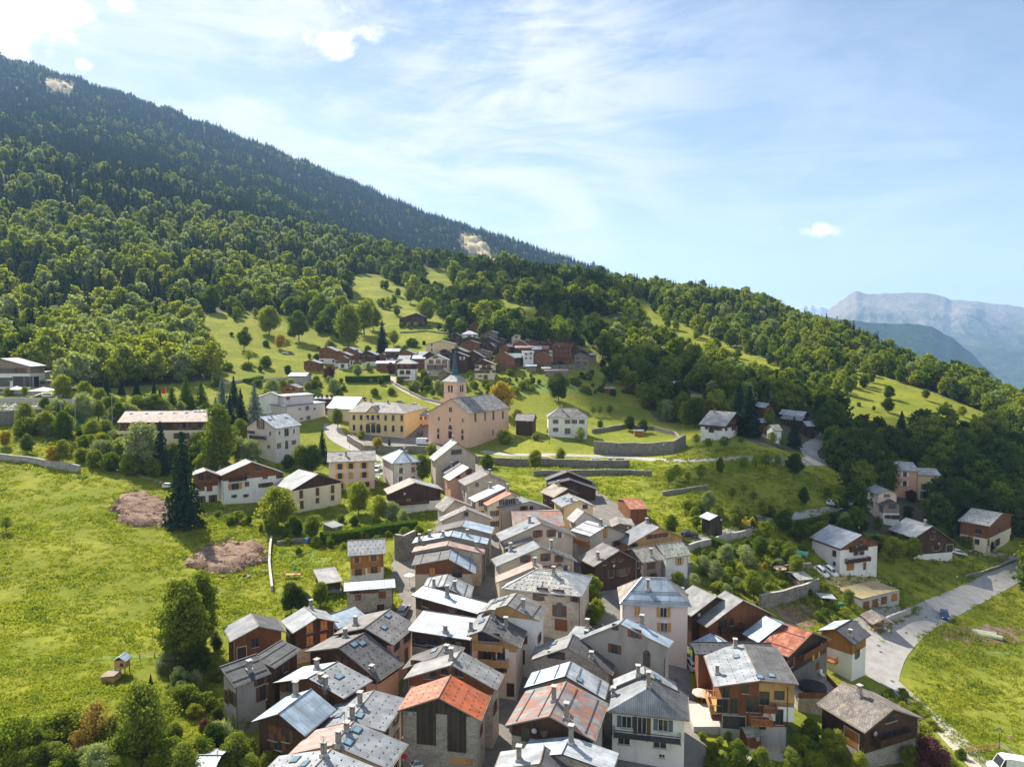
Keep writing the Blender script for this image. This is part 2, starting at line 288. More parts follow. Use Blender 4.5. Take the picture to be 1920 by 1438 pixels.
def ground_mat(name, kind):
    m, nt, b = newmat(name); P = posn(nt)
    big = noise(nt, P, .012, 5, .6, .5); mid = noise(nt, P, .07, 6, .6); sm = noise(nt, P, .55, 6, .65); fine = noise(nt, P, 3.2, 5, .7)
    if kind == 'grass':
        k = mixc(nt, ramp(nt, mid, .38, .62), (.175, .20, .02), (.28, .275, .032))
        k = mixc(nt, ramp(nt, sm, .42, .72, 0, .75), k, (.12, .155, .014))
        k = mixc(nt, ramp(nt, fine, .5, .78, 0, .6), k, (.07, .10, .012))
        k = mixc(nt, ramp(nt, big, .52, .7, 0, .6), k, (.30, .28, .05))
        k = mixc(nt, ramp(nt, noise(nt, mapping(nt, P, (1, 1, 1), loc=(31, 7, 0)), .11, 5, .7), .62, .76, 0, .55), k, (.30, .24, .09))
        st = noise(nt, mapping(nt, P, (.9, .06, 1), (0, 0, R(22))), 1.0, 4, .6); k = mixc(nt, ramp(nt, st, .42, .7, 0, .45), k, (.13, .165, .02))
        k = mixc(nt, ramp(nt, noise(nt, mapping(nt, P, loc=(5, 90, 0)), .03, 6, .65), .5, .62, 0, .5), k, (.16, .20, .022))
        nt.links.new(k, b.inputs['Base Color']); b.inputs['Roughness'].default_value = 1; b.inputs['Specular IOR Level'].default_value = .1
        bump(nt, b, mth(nt, 'ADD', mth(nt, 'MULTIPLY', fine, .6), sm), .9, .35)
    elif kind == 'floor':
        k = mixc(nt, mid, (.05, .065, .02), (.09, .085, .04)); nt.links.new(k, b.inputs['Base Color']); b.inputs['Roughness'].default_value = 1
    elif kind == 'asphalt':
        k = mixc(nt, ramp(nt, sm, .3, .7), (.29, .27, .25), (.38, .36, .33)); k = mixc(nt, ramp(nt, noise(nt, P, .25, 7, .7), .5, .66, 0, .5), k, (.22, .21, .20))
        k = mixc(nt, ramp(nt, fine, .55, .8, 0, .4), k, (.34, .32, .29))
        nt.links.new(k, b.inputs['Base Color']); b.inputs['Roughness'].default_value = .85
    elif kind == 'lane':
        k = mixc(nt, ramp(nt, sm, .3, .7), (.13, .12, .11), (.20, .185, .165)); k = mixc(nt, ramp(nt, mid, .45, .65, 0, .5), k, (.26, .235, .20))
        nt.links.new(k, b.inputs['Base Color']); b.inputs['Roughness'].default_value = .9
    elif kind == 'gravel':
        k = mixc(nt, ramp(nt, fine, .3, .7), (.34, .29, .22), (.5, .45, .36)); k = mixc(nt, ramp(nt, sm, .5, .75, 0, .5), k, (.18, .18, .06))
        nt.links.new(k, b.inputs['Base Color']); b.inputs['Roughness'].default_value = .95; bump(nt, b, fine, .5, .1)
    elif kind == 'earth':
        k = mixc(nt, ramp(nt, sm, .3, .7), (.17, .10, .065), (.33, .22, .15)); k = mixc(nt, ramp(nt, fine, .45, .8, 0, .6), k, (.42, .31, .22))
        nt.links.new(k, b.inputs['Base Color']); b.inputs['Roughness'].default_value = .95; bump(nt, b, mth(nt, 'ADD', fine, sm), 1, .4)
    elif kind == 'straw':
        k = mixc(nt, ramp(nt, sm, .3, .7), (.42, .31, .15), (.55, .45, .24)); k = mixc(nt, ramp(nt, fine, .5, .8, 0, .6), k, (.22, .22, .06))
        nt.links.new(k, b.inputs['Base Color']); b.inputs['Roughness'].default_value = 1; bump(nt, b, fine, .7, .2)
    elif kind == 'lush':
        k = mixc(nt, ramp(nt, sm, .3, .7), (.10, .16, .015), (.19, .26, .025)); k = mixc(nt, ramp(nt, fine, .5, .8, 0, .6), k, (.05, .08, .012))
        nt.links.new(k, b.inputs['Base Color']); b.inputs['Roughness'].default_value = 1; bump(nt, b, fine, .8, .2)
    elif kind == 'hillf':   # distant forested mountain ground
        k = mixc(nt, ramp(nt, noise(nt, P, .02, 6), .35, .65), (.022, .04, .016), (.05, .07, .022)); nt.links.new(k, b.inputs['Base Color']); b.inputs['Roughness'].default_value = 1
    return m
for k in ('grass', 'floor', 'asphalt', 'lane', 'gravel', 'earth', 'straw', 'lush', 'hillf'): ground_mat('g_' + k, k)

def leafm(name, c, c2, tr=.40):
    m = bpy.data.materials.new(name); m.use_nodes = True; nt = m.node_tree; nt.nodes.clear(); MAT[name] = m
    oi = nt.nodes.new('ShaderNodeObjectInfo'); P = nt.nodes.new('ShaderNodeTexCoord').outputs['Object']
    f = mth(nt, 'ADD', mth(nt, 'MULTIPLY', oi.outputs['Random'], .7), mth(nt, 'MULTIPLY', noise(nt, P, 9, 3), .45), clamp=True)
    k = mixc(nt, f, c, c2)
    d = nt.nodes.new('ShaderNodeBsdfDiffuse'); t = nt.nodes.new('ShaderNodeBsdfTranslucent'); mx = nt.nodes.new('ShaderNodeMixShader')
    mx.inputs[0].default_value = tr
    nt.links.new(k, d.inputs[0]); nt.links.new(mixc(nt, 1.0, k, (1.6, 1.7, .7), 'MULTIPLY'), t.inputs[0])
    nt.links.new(d.outputs[0], mx.inputs[1]); nt.links.new(t.outputs[0], mx.inputs[2])
    o = nt.nodes.new('ShaderNodeOutputMaterial'); nt.links.new(mx.outputs[0], o.inputs[0]); return m
leafm('l_broad', (.06, .11, .016), (.22, .25, .04)); leafm('l_dark', (.04, .07, .018), (.09, .125, .03), .38); leafm('l_lime', (.19, .23, .03), (.28, .29, .045))
leafm('l_olive', (.13, .165, .034), (.24, .265, .055)); leafm('l_pine', (.014, .034, .022), (.036, .062, .034), .22); leafm('l_hazepine', (.015, .038, .032), (.034, .066, .046), .2); leafm('l_blue', (.10, .14, .14), (.17, .21, .20), .2)  # far mountain pine is tinted bluer, distance haze put into its leaf colour
leafm('l_silver', (.17, .21, .10), (.30, .33, .16)); leafm('l_orange', (.24, .14, .05), (.30, .21, .07)); leafm('l_plum', (.09, .035, .045), (.17, .075, .08)); leafm('l_hedge', (.04, .09, .012), (.10, .16, .02), .3)
leafm('l_grass', (.14, .18, .018), (.27, .28, .036), .42); leafm('l_autumn', (.30, .24, .03), (.42, .30, .04))
# ---------------------------------------------------------------- mesh helpers
def E(name, loc, label=None, cat=None, group=None):
    o = bpy.data.objects.new(name, None); COL.objects.link(o); o.location = loc; o.empty_display_size = 1
    tag(o, label, cat, group); return o
def tag(o, label=None, cat=None, group=None, kind=None):
    if label: o['label'] = label
    if cat: o['category'] = cat
    if group: o['group'] = group
    if kind: o['kind'] = kind
    return o
class MB:
    def __init__(s): s.v = []; s.f = []; s.m = []; s.uv = []
    def quad(s, pts, uvs=None, mat=0):
        i = len(s.v); s.v += [tuple(p) for p in pts]; s.f.append(tuple(range(i, i + len(pts)))); s.m.append(mat)
        if uvs is None:
            p0 = Vector(pts[0]); n = (Vector(pts[1]) - p0).cross(Vector(pts[2]) - p0)
            if abs(n.z) > .7 * n.length: uvs = [(p[0], p[1]) for p in pts]
            else:
                t = Vector((-n.y, n.x, 0)); t = t.normalized() if t.length > 1e-9 else Vector((1, 0, 0))
                uvs = [(Vector(p).dot(t), p[2]) for p in pts]
        s.uv.append(uvs)
    def box(s, c, ax, ay, az, mat=0):
        """centre c and three half-axis vectors"""
        c, ax, ay, az = Vector(c), Vector(ax), Vector(ay), Vector(az)
        P = [c + i * ax + j * ay + k * az for k in (-1, 1) for j in (-1, 1) for i in (-1, 1)]
        for q in ((0, 2, 3, 1), (4, 5, 7, 6), (0, 1, 5, 4), (2, 6, 7, 3), (0, 4, 6, 2), (1, 3, 7, 5)): s.quad([P[k] for k in q], mat=mat)
    def bx(s, x, y, z, w, d, h, mat=0):   # axis-aligned, z = bottom
        s.box((x, y, z + h / 2), (w / 2, 0, 0), (0, d / 2, 0), (0, 0, h / 2), mat)
    def bar(s, p, q, r, mat=0, n=4, r2=None):
        p, q = Vector(p), Vector(q); d = (q - p); L = d.length
        if L < 1e-6: return
        d /= L; a = d.cross(Vector((0, 0, 1)) if abs(d.z) < .9 else Vector((1, 0, 0))).normalized(); b = d.cross(a); r2 = r if r2 is None else r2
        A = [p + (a * math.cos(t) + b * math.sin(t)) * r for t in [(k + .5) * 2 * math.pi / n for k in range(n)]]
        B = [q + (a * math.cos(t) + b * math.sin(t)) * r2 for t in [(k + .5) * 2 * math.pi / n for k in range(n)]]
        for k in range(n): s.quad([A[k], B[k], B[(k + 1) % n], A[(k + 1) % n]], mat=mat)
        s.quad(A, mat=mat); s.quad(B[::-1], mat=mat)
    def prism(s, top, t, mat_top=0, mat_side=1, uvs=None, skip=()):
        """slab of vertical thickness t under polygon top"""
        s.quad(top, uvs, mat_top); bot = [Vector(p) - Vector((0, 0, t)) for p in top]; s.quad(bot[::-1], None, mat_side)
        n = len(top)
        for k in range(n):
            if k in skip: continue
            s.quad([top[k], bot[k], bot[(k + 1) % n], top[(k + 1) % n]], None, mat_side)
    def build(s, name, mats, parent=None, origin=None, smooth=False, link=True):
        me = bpy.data.meshes.new(name); o0 = Vector(origin) if origin is not None else (parent.matrix_world.translation if False else Vector((0, 0, 0)))
        if parent is not None and origin is None: o0 = wloc(parent)
        me.from_pydata([(v[0] - o0[0], v[1] - o0[1], v[2] - o0[2]) for v in s.v], [], s.f)
        ul = me.uv_layers.new(name='uv'); ul.data.foreach_set('uv', [c for uv in s.uv for p in uv for c in (p[0], p[1])])
        if isinstance(mats, str): mats = [mats]
        for k in mats: me.materials.append(MAT[k])
        me.polygons.foreach_set('material_index', s.m)
        if smooth: me.polygons.foreach_set('use_smooth', [True] * len(s.f))
        me.update(); o = bpy.data.objects.new(name, me)
        if link: COL.objects.link(o)
        if parent is not None:
            o.parent = parent; p = o0 - wloc(parent); o.location = p
        elif origin is not None: o.location = o0
        return o
def wloc(o):
    v = Vector((0, 0, 0))
    while o is not None: v += Vector(o.location); o = o.parent
    return v

# ---------------------------------------------------------------- sight-line geometry of a house
CR = {'a': (400, 1000, 3.2825), 'b': (740, 1050, 3.706), 'c': (1000, 1050, 3.706), 'd': (1260, 1050, 3.705), 'e': (1480, 1040, 3.6136), 'f': (0, 1000, 3.283),
      'g': (340, 820, 4.3636), 'h': (740, 820, 4.79375), 'i': (980, 860, 4.794), 'j': (1240, 860, 4.792), 'k': (1500, 780, 4.2286), 'l': (0, 640, 4.493),
      'm': (400, 640, 4.571), 'n': (760, 640, 4.571), 'q': (560, 580, 6), 'r': (820, 580, 6), 't': (1220, 660, 5.0526), 'u': (1080, 480, 3.994), 'v': (1440, 500, 3.994),
      'w': (0, 400, 3.84), 'x': (580, 360, 3.31), 'P': (0, 0, 1)}
def px_of(c, p): o = CR[c]; return (o[0] + p[0] / o[2], o[1] + p[1] / o[2])
def ray(p): u, v = uv_of(*p); return Vector((u, 1, v))
def onz(p, z): r = ray(p); return r * (z / r.z)
def onplane(p, o, n): r = ray(p); return r * (o.dot(n) / r.dot(n))
def fit_gable(A, R1, B, R2, h, hipf=0, th=None, L=None):
    a = hit(*A, h)
    if th is None:
        b = onz(B, a.z) if abs(ray(B).z) > .03 else Vector((a.x + 8, a.y, a.z)); d = (b - a); d.z = 0
        ang = math.atan2(d.y, d.x)
        for it in range(14):
            d = Vector((math.cos(ang), math.sin(ang), 0)); n = Vector((-d.y, d.x, 0))
            if n.y < 0: n = -n
            b = onplane(B, a, n); r1 = onplane(R1, a + n * hipf, n); r2 = onz(R2, r1.z) if abs(ray(R2).z) > .02 else r1 + n * 8
            l = r2 - r1; l.z = 0
            if l.length < .5: break
            ln = l.normalized(); nd = Vector((ln.y, -ln.x, 0))
            if nd.dot(d) < 0: nd = -nd
            ang2 = math.atan2(nd.y, nd.x); df = (ang2 - ang + math.pi) % (2 * math.pi) - math.pi
            ang += max(-.15, min(.15, df * .5))
    else: ang = R(th)
    d = Vector((math.cos(ang), math.sin(ang), 0)); n = Vector((-d.y, d.x, 0))
    if n.y < 0: n = -n
    b = onplane(B, a, n); r1 = onplane(R1, a + n * hipf, n)
    if L is None:
        r2 = onz(R2, r1.z) if abs(ray(R2).z) > .02 else r1 + n * 8; L = (r2 - r1).dot(n)
    L = max(2.5, min(L, 34)) + hipf
    return a, r1, b, n, d, L
def fit_side(A, B, R1, R2, h, rise, th=None, W=None):
    a = hit(*A, h)
    if th is None:
        b = onz(B, a.z) if abs(ray(B).z) > .03 else None
        if b is None: th = 0
        else: d = (b - a).normalized()
    if th is not None:
        d = Vector((math.cos(R(th)), math.sin(R(th)), 0)); b = onplane(B, a, Vector((-d.y, d.x, 0))); b.z = a.z
    n = Vector((-d.y, d.x, 0)); n = n if n.y > 0 else -n
    if W is None:
        W = sum((onz(r, a.z + rise) - a).dot(n) for r in (R1, R2)) / 2 if abs(ray(R1).z) > .03 else 5
    q1, q2 = onplane(R1, a + n * W, n), onplane(R2, a + n * W, n)
    return a, b, n, d, max(1.5, min(W, 14)), (q1 - a).dot(d), (q2 - a).dot(d)
DIAG = []

class House:
    """walls + roof from a footprint: origin a, across direction d (width w), depth direction n (length L); top(s) = roof underside height across"""
    def __init__(s, name, label, cat, base): s.root = E(name, base, label, cat); s.fac = []; s.roofq = []
def clipz(poly, z0, z1):
    """clip vertical polygon (list of Vectors) to z0..z1"""
    for z, keep in ((z0, 1), (z1, -1)):
        out = []
        for i in range(len(poly)):
            p, q = poly[i], poly[(i + 1) % len(poly)]; ip, iq = (p.z - z) * keep >= -1e-6, (q.z - z) * keep >= -1e-6
            if ip: out.append(p)
            if ip != iq: t = (z - p.z) / (q.z - p.z); out.append(p.lerp(q, t))
        poly = out
        if len(poly) < 3: return []
    return poly
SHUT = {'o': 'shutter_orange', 'y': 'shutter_yellow', 'r': 'shutter_red', 'b': 'shutter_blue', 'w': 'shutter_white', 'n': 'shutter_brown'}
def add_window(H_, P, t, n, w=.9, h=1.2, style='', fm='frame_white', simple=False, name='window'):
    """P centre on the wall, t tangent, n outward. style: shutter colour letter; 'c' closed shutter; 'a' arched"""
    z = Vector((0, 0, 1)); m = MB(); fr = .06; w, h = w * 1.15, h * 1.15
    sh = [k for k in style if k in SHUT]
    if simple:
        m.box(P + n * .03, t * w / 2, z * h / 2, n * .03, 0); m.box(P + n * .065, t * (w / 2 - .1), z * (h / 2 - .1), n * .01, 1)
        if sh:
            for s_ in (-1, 1): m.box(P + n * .05 + t * s_ * (w * .75 + .02), t * w * .24, z * h / 2, n * .03, 2)
        return m.build(name, [fm, 'glass', SHUT[sh[0]] if sh else fm], H_.root)
    for s_ in (-1, 1):
        m.box(P + n * .035 + t * s_ * (w / 2 + fr / 2), t * fr / 2, z * (h / 2 + fr), n * .05)
        m.box(P + n * .035 + z * s_ * (h / 2 + fr / 2), t * w / 2, z * fr / 2, n * .05)
    m.box(P + n * .03, t * .03, z * h / 2, n * .03)
    if 'a' in style:
        for k in range(6):
            a0, a1 = math.pi * k / 6, math.pi * (k + 1) / 6; c = P + z * (h / 2) + n * .04
            m.quad([c, c + t * math.cos(a0) * w / 2 + z * math.sin(a0) * w / 2, c + t * math.cos(a1) * w / 2 + z * math.sin(a1) * w / 2], mat=1)
    f = m.build(name, [fm, 'glass'], H_.root)
    g = MB(); g.box(P + n * .012, t * w / 2, z * h / 2, n * .012)
    if 'c' in style and sh:
        g.build('shutter', SHUT[sh[0]], f)
    else:
        g.build('pane', 'glass', f)
        for s_ in (-1, 1):
            if sh: g = MB(); g.box(P + n * .05 + t * s_ * (w * .75 + fr + .02), t * w * .25, z * (h / 2 + .03), n * .025); g.build('shutter', SHUT[sh[0]], f)
    g = MB(); g.box(P - z * (h / 2 + .13) + n * .08, t * (w / 2 + .15), z * .04, n * .08); g.build('sill', 'chimney_cap', f)
    return f
def facade_hit(Hs_, p):
    r = ray(p); best = None
    for (P0, P1, zb, zt, n) in Hs_.fac:
        dn = r.dot(n)
        if dn >= -1e-4: continue
        q = r * (P0.dot(n) / dn); e = (P1 - P0); l = e.length; s = (q - P0).dot(e) / (l * l)
        if -.02 < s < 1.02 and q.z < zt + 2 and q.z > zb - 2 and (best is None or q.y < best[0].y): best = (q, e.normalized(), n)
    return best
def roof_hit(Hs_, p):
    r = ray(p); best = None
    for poly in Hs_.roofq:
        n = (poly[1] - poly[0]).cross(poly[2] - poly[0]).normalized(); dn = r.dot(n)
        if abs(dn) < 1e-5: continue
        q = r * (poly[0].dot(n) / dn)
        ins = all(((poly[(k + 1) % len(poly)] - poly[k]).cross(q - poly[k])).dot(n) > -.5 for k in range(len(poly)))
        if ins and (best is None or q.y < best[0].y): best = (q, n if n.z > 0 else -n)
    return best
def chimney(Hs_, q, hgt=1.3, w=.54, brick='chimney_render'):
    m = MB(); a, b = Hs_.d, Hs_.n
    m.box(q + Vector((0, 0, hgt / 2 - .5)), a * w / 2, b * w / 2, Vector((0, 0, hgt / 2 + .5)))
    for i in (-1, 1):
        for j in (-1, 1): m.box(q + Vector((0, 0, hgt + .12)) + a * i * (w / 2 - .08) + b * j * (w / 2 - .08), a * .06, b * .06, Vector((0, 0, .12)))
    m.box(q + Vector((0, 0, .05)), a * (w / 2 + .12), b * (w / 2 + .12), Vector((0, 0, .3)), 1)
    o = m.build('chimney', [brick, 'metal_pale'], Hs_.roof)
    c = MB(); c.box(q + Vector((0, 0, hgt + .28)), a * (w / 2 + .12), b * (w / 2 + .12), Vector((0, 0, .05))); c.build('cap', 'chimney_cap', o)
def guards(Hs_, m, poly, n_rows, kind, mat):
    """snow guards on a roof quad poly=[e0,r0,r1,e1] (eave start, ridge start, ridge end, eave end)"""
    e0, r0, r1, e1 = poly; L = (e1 - e0).length; S = (r0 - e0).length
    if kind == 'bar':
        for k in range(n_rows):
            f = (k + .45) / n_rows; p = e0.lerp(r0, f); q = e1.lerp(r1, f); m.bar(p.lerp(q, .04) + Vector((0, 0, .12)), p.lerp(q, .96) + Vector((0, 0, .12)), .06, mat)
        return
    dl = (e1 - e0).normalized(); up = (r0 - e0).normalized(); c = 0
    rows = max(2, int(S / 1.25)) if n_rows == 0 else n_rows; per = max(1.1, L / 12)
    for k in range(rows):
        f = (k + .5) / rows
        for j in range(int(L / per)):
            p = e0.lerp(e1, (j + .5 + .5 * (k % 2)) * per / L).lerp(r0.lerp(r1, (j + .5 + .5 * (k % 2)) * per / L), f)
            if c < 150 and (j + .5 + .5 * (k % 2)) * per < L - .3: m.box(p + Vector((0, 0, .04)), dl * .13, up * .035, Vector((0, 0, .04)), mat); c += 1
def balcony(Hs_, p1, p2, depth=1.25, mat='w_honey', solid=True, hgt=1.0):
    a, b = facade_hit(Hs_, p1), facade_hit(Hs_, p2)
    if not a or not b or (a[0] - b[0]).length > 20: return
    P, Q, n = a[0], b[0], a[2]; 
    if (a[2] - b[2]).length > .1: Q = P + a[1] * (Q - P).dot(a[1])
    Q = Vector((Q.x, Q.y, P.z)); t = (Q - P); l = t.length; t /= max(l, .01); z = Vector((0, 0, 1)); m = MB()
    Q = P + t * l
    m.box((P + Q) / 2 + n * depth / 2, t * l / 2, n * depth / 2, z * .08)
    for k in range(3): m.box(P.lerp(Q, k / 2) + n * depth * .45 - z * .2, t * .07, n * depth * .45, z * .1)
    fl = m.build('balcony', mat, Hs_.root); m = MB()
    m.bar(P + n * depth + z * hgt, Q + n * depth + z * hgt, .06); 
    for e in (P, Q): m.bar(e + z * hgt, e + n * depth + z * hgt, .06)
    N_ = max(3, int(l / (.22 if solid else .3)))
    for k in range(N_ + 1):
        c = P.lerp(Q, k / N_) + n * depth
        m.box(c + z * (hgt / 2 + .04), t * (.09 if solid else .02), n * .02, z * (hgt / 2 - .06))
    for e in (P, Q):
        for k in range(4): m.box(e + n * depth * (k + .5) / 4 + z * (hgt / 2 + .04), t * .02, n * .08, z * (hgt / 2 - .06))
    m.build('railing', mat, fl)
def finish(Hs_, foot, ztop, apexes, h, wall, up, split, win, aw, shut, ch, sk, bal, doors, far, wfm=None):
    """foot: 4 corners CCW seen from above starting front-left: fl, fr, br, bl ; ztop: heights per corner; apexes {edge: (point)}"""
    if wfm is None: wfm = 'frame_white' if wall in ('p_white', 'p_lilac', 'p_pink', 'p_cream') and not up else 'frame_brown'
    nms = []; zb = min(Hs(p.x, p.y) for p in foot) - 1.0; cen = sum(foot, Vector()) / 4
    low, upp = MB(), MB(); zsplit = min(ztop) - (split if split is not None else 0)
    if up and split is None: zsplit = min(ztop) - .01
    for k in range(4):
        a, b = foot[k], foot[(k + 1) % 4]; za, zbb = ztop[k], ztop[(k + 1) % 4]
        e = (b - a); n = Vector((e.y, -e.x, 0)).normalized()
        if n.dot(a - cen) < 0: n = -n
        poly = [Vector((a.x, a.y, zb)), Vector((b.x, b.y, zb)), Vector((b.x, b.y, zbb))]
        if k in apexes: poly.append(apexes[k])
        poly.append(Vector((a.x, a.y, za)))
        if up:
            lo = clipz(poly, zb - 1, zsplit); hi = clipz(poly, zsplit, 1e5)
            if lo: low.quad(lo)
            if hi: upp.quad(hi)
        else: low.quad(poly)
        Hs_.fac.append((Vector((a.x, a.y, 0)), Vector((b.x, b.y, 0)), zb, max(za, zbb), n))
    low.build('wall', wall, Hs_.root)
    if up and upp.f: upp.build('upper_wall', up, Hs_.root)
    simple = far
    if win:
        for w in win:
            p = px_of(Hs_.cr, w[:2]); r = facade_hit(Hs_, p)
            if r: add_window(Hs_, r[0], r[1], r[2], w[2] if len(w) > 2 else .9, w[3] if len(w) > 3 else 1.2, w[4] if len(w) > 4 else shut, wfm, simple)
    elif aw:
        rng = random.Random(int(cen.x * 13 + cen.y * 7))
        for (P0, P1, zb_, zt, n) in Hs_.fac:
            c = (P0 + P1) / 2
            if n.dot(Vector((c.x, c.y, -15)).normalized()) > -.12: continue
            W = (P1 - P0).length; g = max(Hs(P0.x, P0.y), Hs(P1.x, P1.y)); hh = zt - g
            ns = max(1, int((hh + .6) / 2.75)); nc = max(1, int(W / aw))
            for i in range(ns):
                for j in range(nc):
                    if rng.random() < .16: continue
                    q = P0.lerp(P1, (j + .5 + rng.uniform(-.08, .08)) / nc); z = zt - 1.35 - i * 2.75
                    if z < g + .8: continue
                    dr = i == ns - 1 and rng.random() < .35
                    add_window(Hs_, Vector((q.x, q.y, z - (.3 if dr else 0))), (P1 - P0).normalized(), n, rng.choice((.8, .9, 1.0)), 2.0 if dr else 1.2, shut if not dr else 'nc', wfm, simple)
    for p in ch:
        r = roof_hit(Hs_, px_of(Hs_.cr, p))
        if r: chimney(Hs_, r[0], p[2] if len(p) > 2 else 1.3)
    for p in sk:
        r = roof_hit(Hs_, px_of(Hs_.cr, p))
        if r:
            q, n = r; t = n.cross(Hs_.n).normalized(); s = n.cross(t)
            if abs(Hs_.sl.dot(n)) > .9: t = s
            m = MB(); m.box(q + n * .06, t * .5, s * .62, n * .08); o = m.build('skylight', 'metal_dark', Hs_.roof)
            m = MB(); m.box(q + n * .145, t * .4, s * .52, n * .01); m.build('pane', 'skyglass', o)
    if not far and wall != 'g_straw':
        rq = random.Random(int(cen.x * 5 + cen.y * 3)); a, b = foot[0], foot[1]; m = MB(); zc = Vector((0, 0, 1)); nn_ = (b - a).normalized(); on = Vector((nn_.y, -nn_.x, 0)); on = on if on.y < 0 else -on
        q = (b if rq.random() < .6 else a) + on * .1; m.bar(Vector((q.x, q.y, zb + .8)), Vector((q.x, q.y, min(ztop) - .1)), .06, 0, 6); m.build('downpipe', 'metal_dark' if rq.random() < .5 else 'metal_pale', Hs_.root)
        if rq.random() < .55 and Hs_.roofq:
            q = Hs_.roofq[0][2].lerp(Hs_.roofq[0][1], rq.uniform(.1, .5)); m = MB(); hh = rq.uniform(1.6, 2.6); m.bar(q - zc * .2, q + zc * hh, .03)
            for k in range(5): m.bar(q + zc * (hh - .15 * k) + Hs_.d * (.45 - .04 * k), q + zc * (hh - .15 * k) - Hs_.d * (.45 - .04 * k), .018)
            m.build('antenna', 'metal_dark', Hs_.roof)
        if rq.random() < .4:
            q = foot[0].lerp(foot[1], rq.uniform(.1, .9)); q = Vector((q.x, q.y, min(ztop) - .3)) + on * .35; m = MB(); m.bar(q, q + on * .08, .38, 0, 12, .34); m.bar(q - on * .35, q, .03); m.build('satellite_dish', 'metal_pale', Hs_.root)
    for b in bal: balcony(Hs_, px_of(Hs_.cr, b[:2]), px_of(Hs_.cr, b[2:4]), b[4] if len(b) > 4 else 1.25, b[5] if len(b) > 5 else 'w_honey', b[6] if len(b) > 6 else True)
    for w in doors:
        r = facade_hit(Hs_, px_of(Hs_.cr, w[:2]))
        if r:
            q, t, n = r; ww, hh = w[2], w[3]; m = MB(); z = Vector((0, 0, 1)); m.box(q + n * .02, t * ww / 2, z * hh / 2, n * .04)
            o = m.build('garage_door' if ww > 1.6 else 'door', w[4], Hs_.root)  # paint_dark ones are flat panels painting the shade inside open bays
            m = MB(); m.box(q + n * .02 + z * (hh / 2 + .08), t * (ww / 2 + .12), z * .08, n * .07)
            for s_ in (-1, 1): m.box(q + n * .02 + t * s_ * (ww / 2 + .06), t * .06, z * hh / 2, n * .07)
            m.build('frame', 'chimney_cap', o)
def G(cr, A, R1, B, R2, h, roof, wall, label, up=None, split=None, roof2=None, ov=.65, hipf=0, th=None, L=None, dots='', win=None, aw=3.0, shut='n', ch=(), sk=(), bal=(), doors=(), far=False, name='house', cat='house', noback=False, wfm=None):
    pA, pR1, pB, pR2 = [px_of(cr, p) for p in (A, R1, B, R2)]
    a, r1, b, n, d, L = fit_gable(pA, pR1, pB, pR2, h, hipf, th, L)
    DIAG.append((label[:34], round(a.y), 'w%.1f L%.1f rise%.1f/%.1f th%.0f' % ((b - a).dot(d), L, r1.z - a.z, r1.z - b.z, math.degrees(math.atan2(d.y, d.x)))))
    w = (b - a).dot(d)
    if w < 0: a, b, d, w = b, a, -d, -w
    w = max(w, 2.0)
    s1 = min(max((r1 - a).dot(d), .12 * w), .88 * w); zr = max(r1.z, max(a.z, b.z) + .25)
    # limit the steepness of what the sight lines gave
    zA = max(a.z, zr - s1 * .85); zB = max(b.z, zr - (w - s1) * .85)
    Pt = lambda s, t, z: Vector((a.x, a.y, 0)) + d * s + n * t + Vector((0, 0, z))
    base = Pt(w / 2, L / 2, 0); base.z = Hs(base.x, base.y)
    X = House(name, label, cat, base); X.cr = cr; X.d, X.n = d, n
    X.sl = (Pt(s1, 0, zr) - Pt(0, 0, zA)).normalized()
    t = .2; q1 = [Pt(0, 0, zA), Pt(s1, hipf, zr), Pt(s1, L, zr), Pt(0, L, zA)]; q2 = [Pt(w, L, zB), Pt(s1, L, zr), Pt(s1, hipf, zr), Pt(w, 0, zB)]
    if not far:      # hand-laid roofs sag a little
        pass
    m = MB(); S1 = (q1[1] - q1[0]).length; S2 = (q2[1] - q2[0]).length
    m.prism(q1, t, 0, 2, [(0, S1), (hipf, 0), (L, 0), (L, S1)], skip=(1,)); m.prism(q2, t, 1, 2, [(L, S2), (L, 0), (hipf, 0), (0, S2)], skip=(1,))
    polys = [q1, q2]
    if hipf:
        q3 = [Pt(0, 0, zA), Pt(w, 0, zB), Pt(s1, hipf, zr)]; m.prism(q3, t, 0, 2, [(0, 4), (w, 4), (s1, 0)], skip=(1, 2)); polys.append(q3)
    if not far:
        m.bar(Pt(s1, hipf, zr + .03), Pt(s1, L, zr + .03), .09, 2)
        for (e, q) in ((q1[0], q1[3]), (q2[3], q2[0])): m.bar(e - Vector((0, 0, .1)) + d * (-.08 if e is q1[0] else .08), q - Vector((0, 0, .1)) + d * (-.08 if e is q1[0] else .08), .07, 2)
        if 'l' in dots: guards(X, m, q1, 0, 'dot', 3)
        if 'r' in dots: guards(X, m, [q2[3], q2[2], q2[1], q2[0]], 0, 'dot', 3)
        if 'B' in dots:
            guards(X, m, q1, 2, 'bar', 3); guards(X, m, [q2[3], q2[2], q2[1], q2[0]], 2, 'bar', 3)
    X.roof = m.build('roof', [roof, roof2 or roof, 'w_grey' if roof not in ('r_blue', 'r_white', 'r_dark') else 'metal_dark', 'guard'], X.root); X.roofq = polys
    o = min(ov, w * .12); og = min(ov, L * .12) + (hipf * .0)
    zt = lambda s: (zA + (zr - zA) * s / s1 if s < s1 else zB + (zr - zB) * (w - s) / (w - s1)) - t * 1.02
    foot = [Pt(o, og, 0), Pt(w - o, og, 0), Pt(w - o, L - og, 0), Pt(o, L - og, 0)]
    ap = {0: Pt(s1, og, zt(s1) if not hipf else zA + (zr - zA) * og / max(hipf, og) - t), 2: Pt(s1, L - og, zt(s1))}
    zts = [zt(o), zt(w - o), zt(w - o), zt(o)]
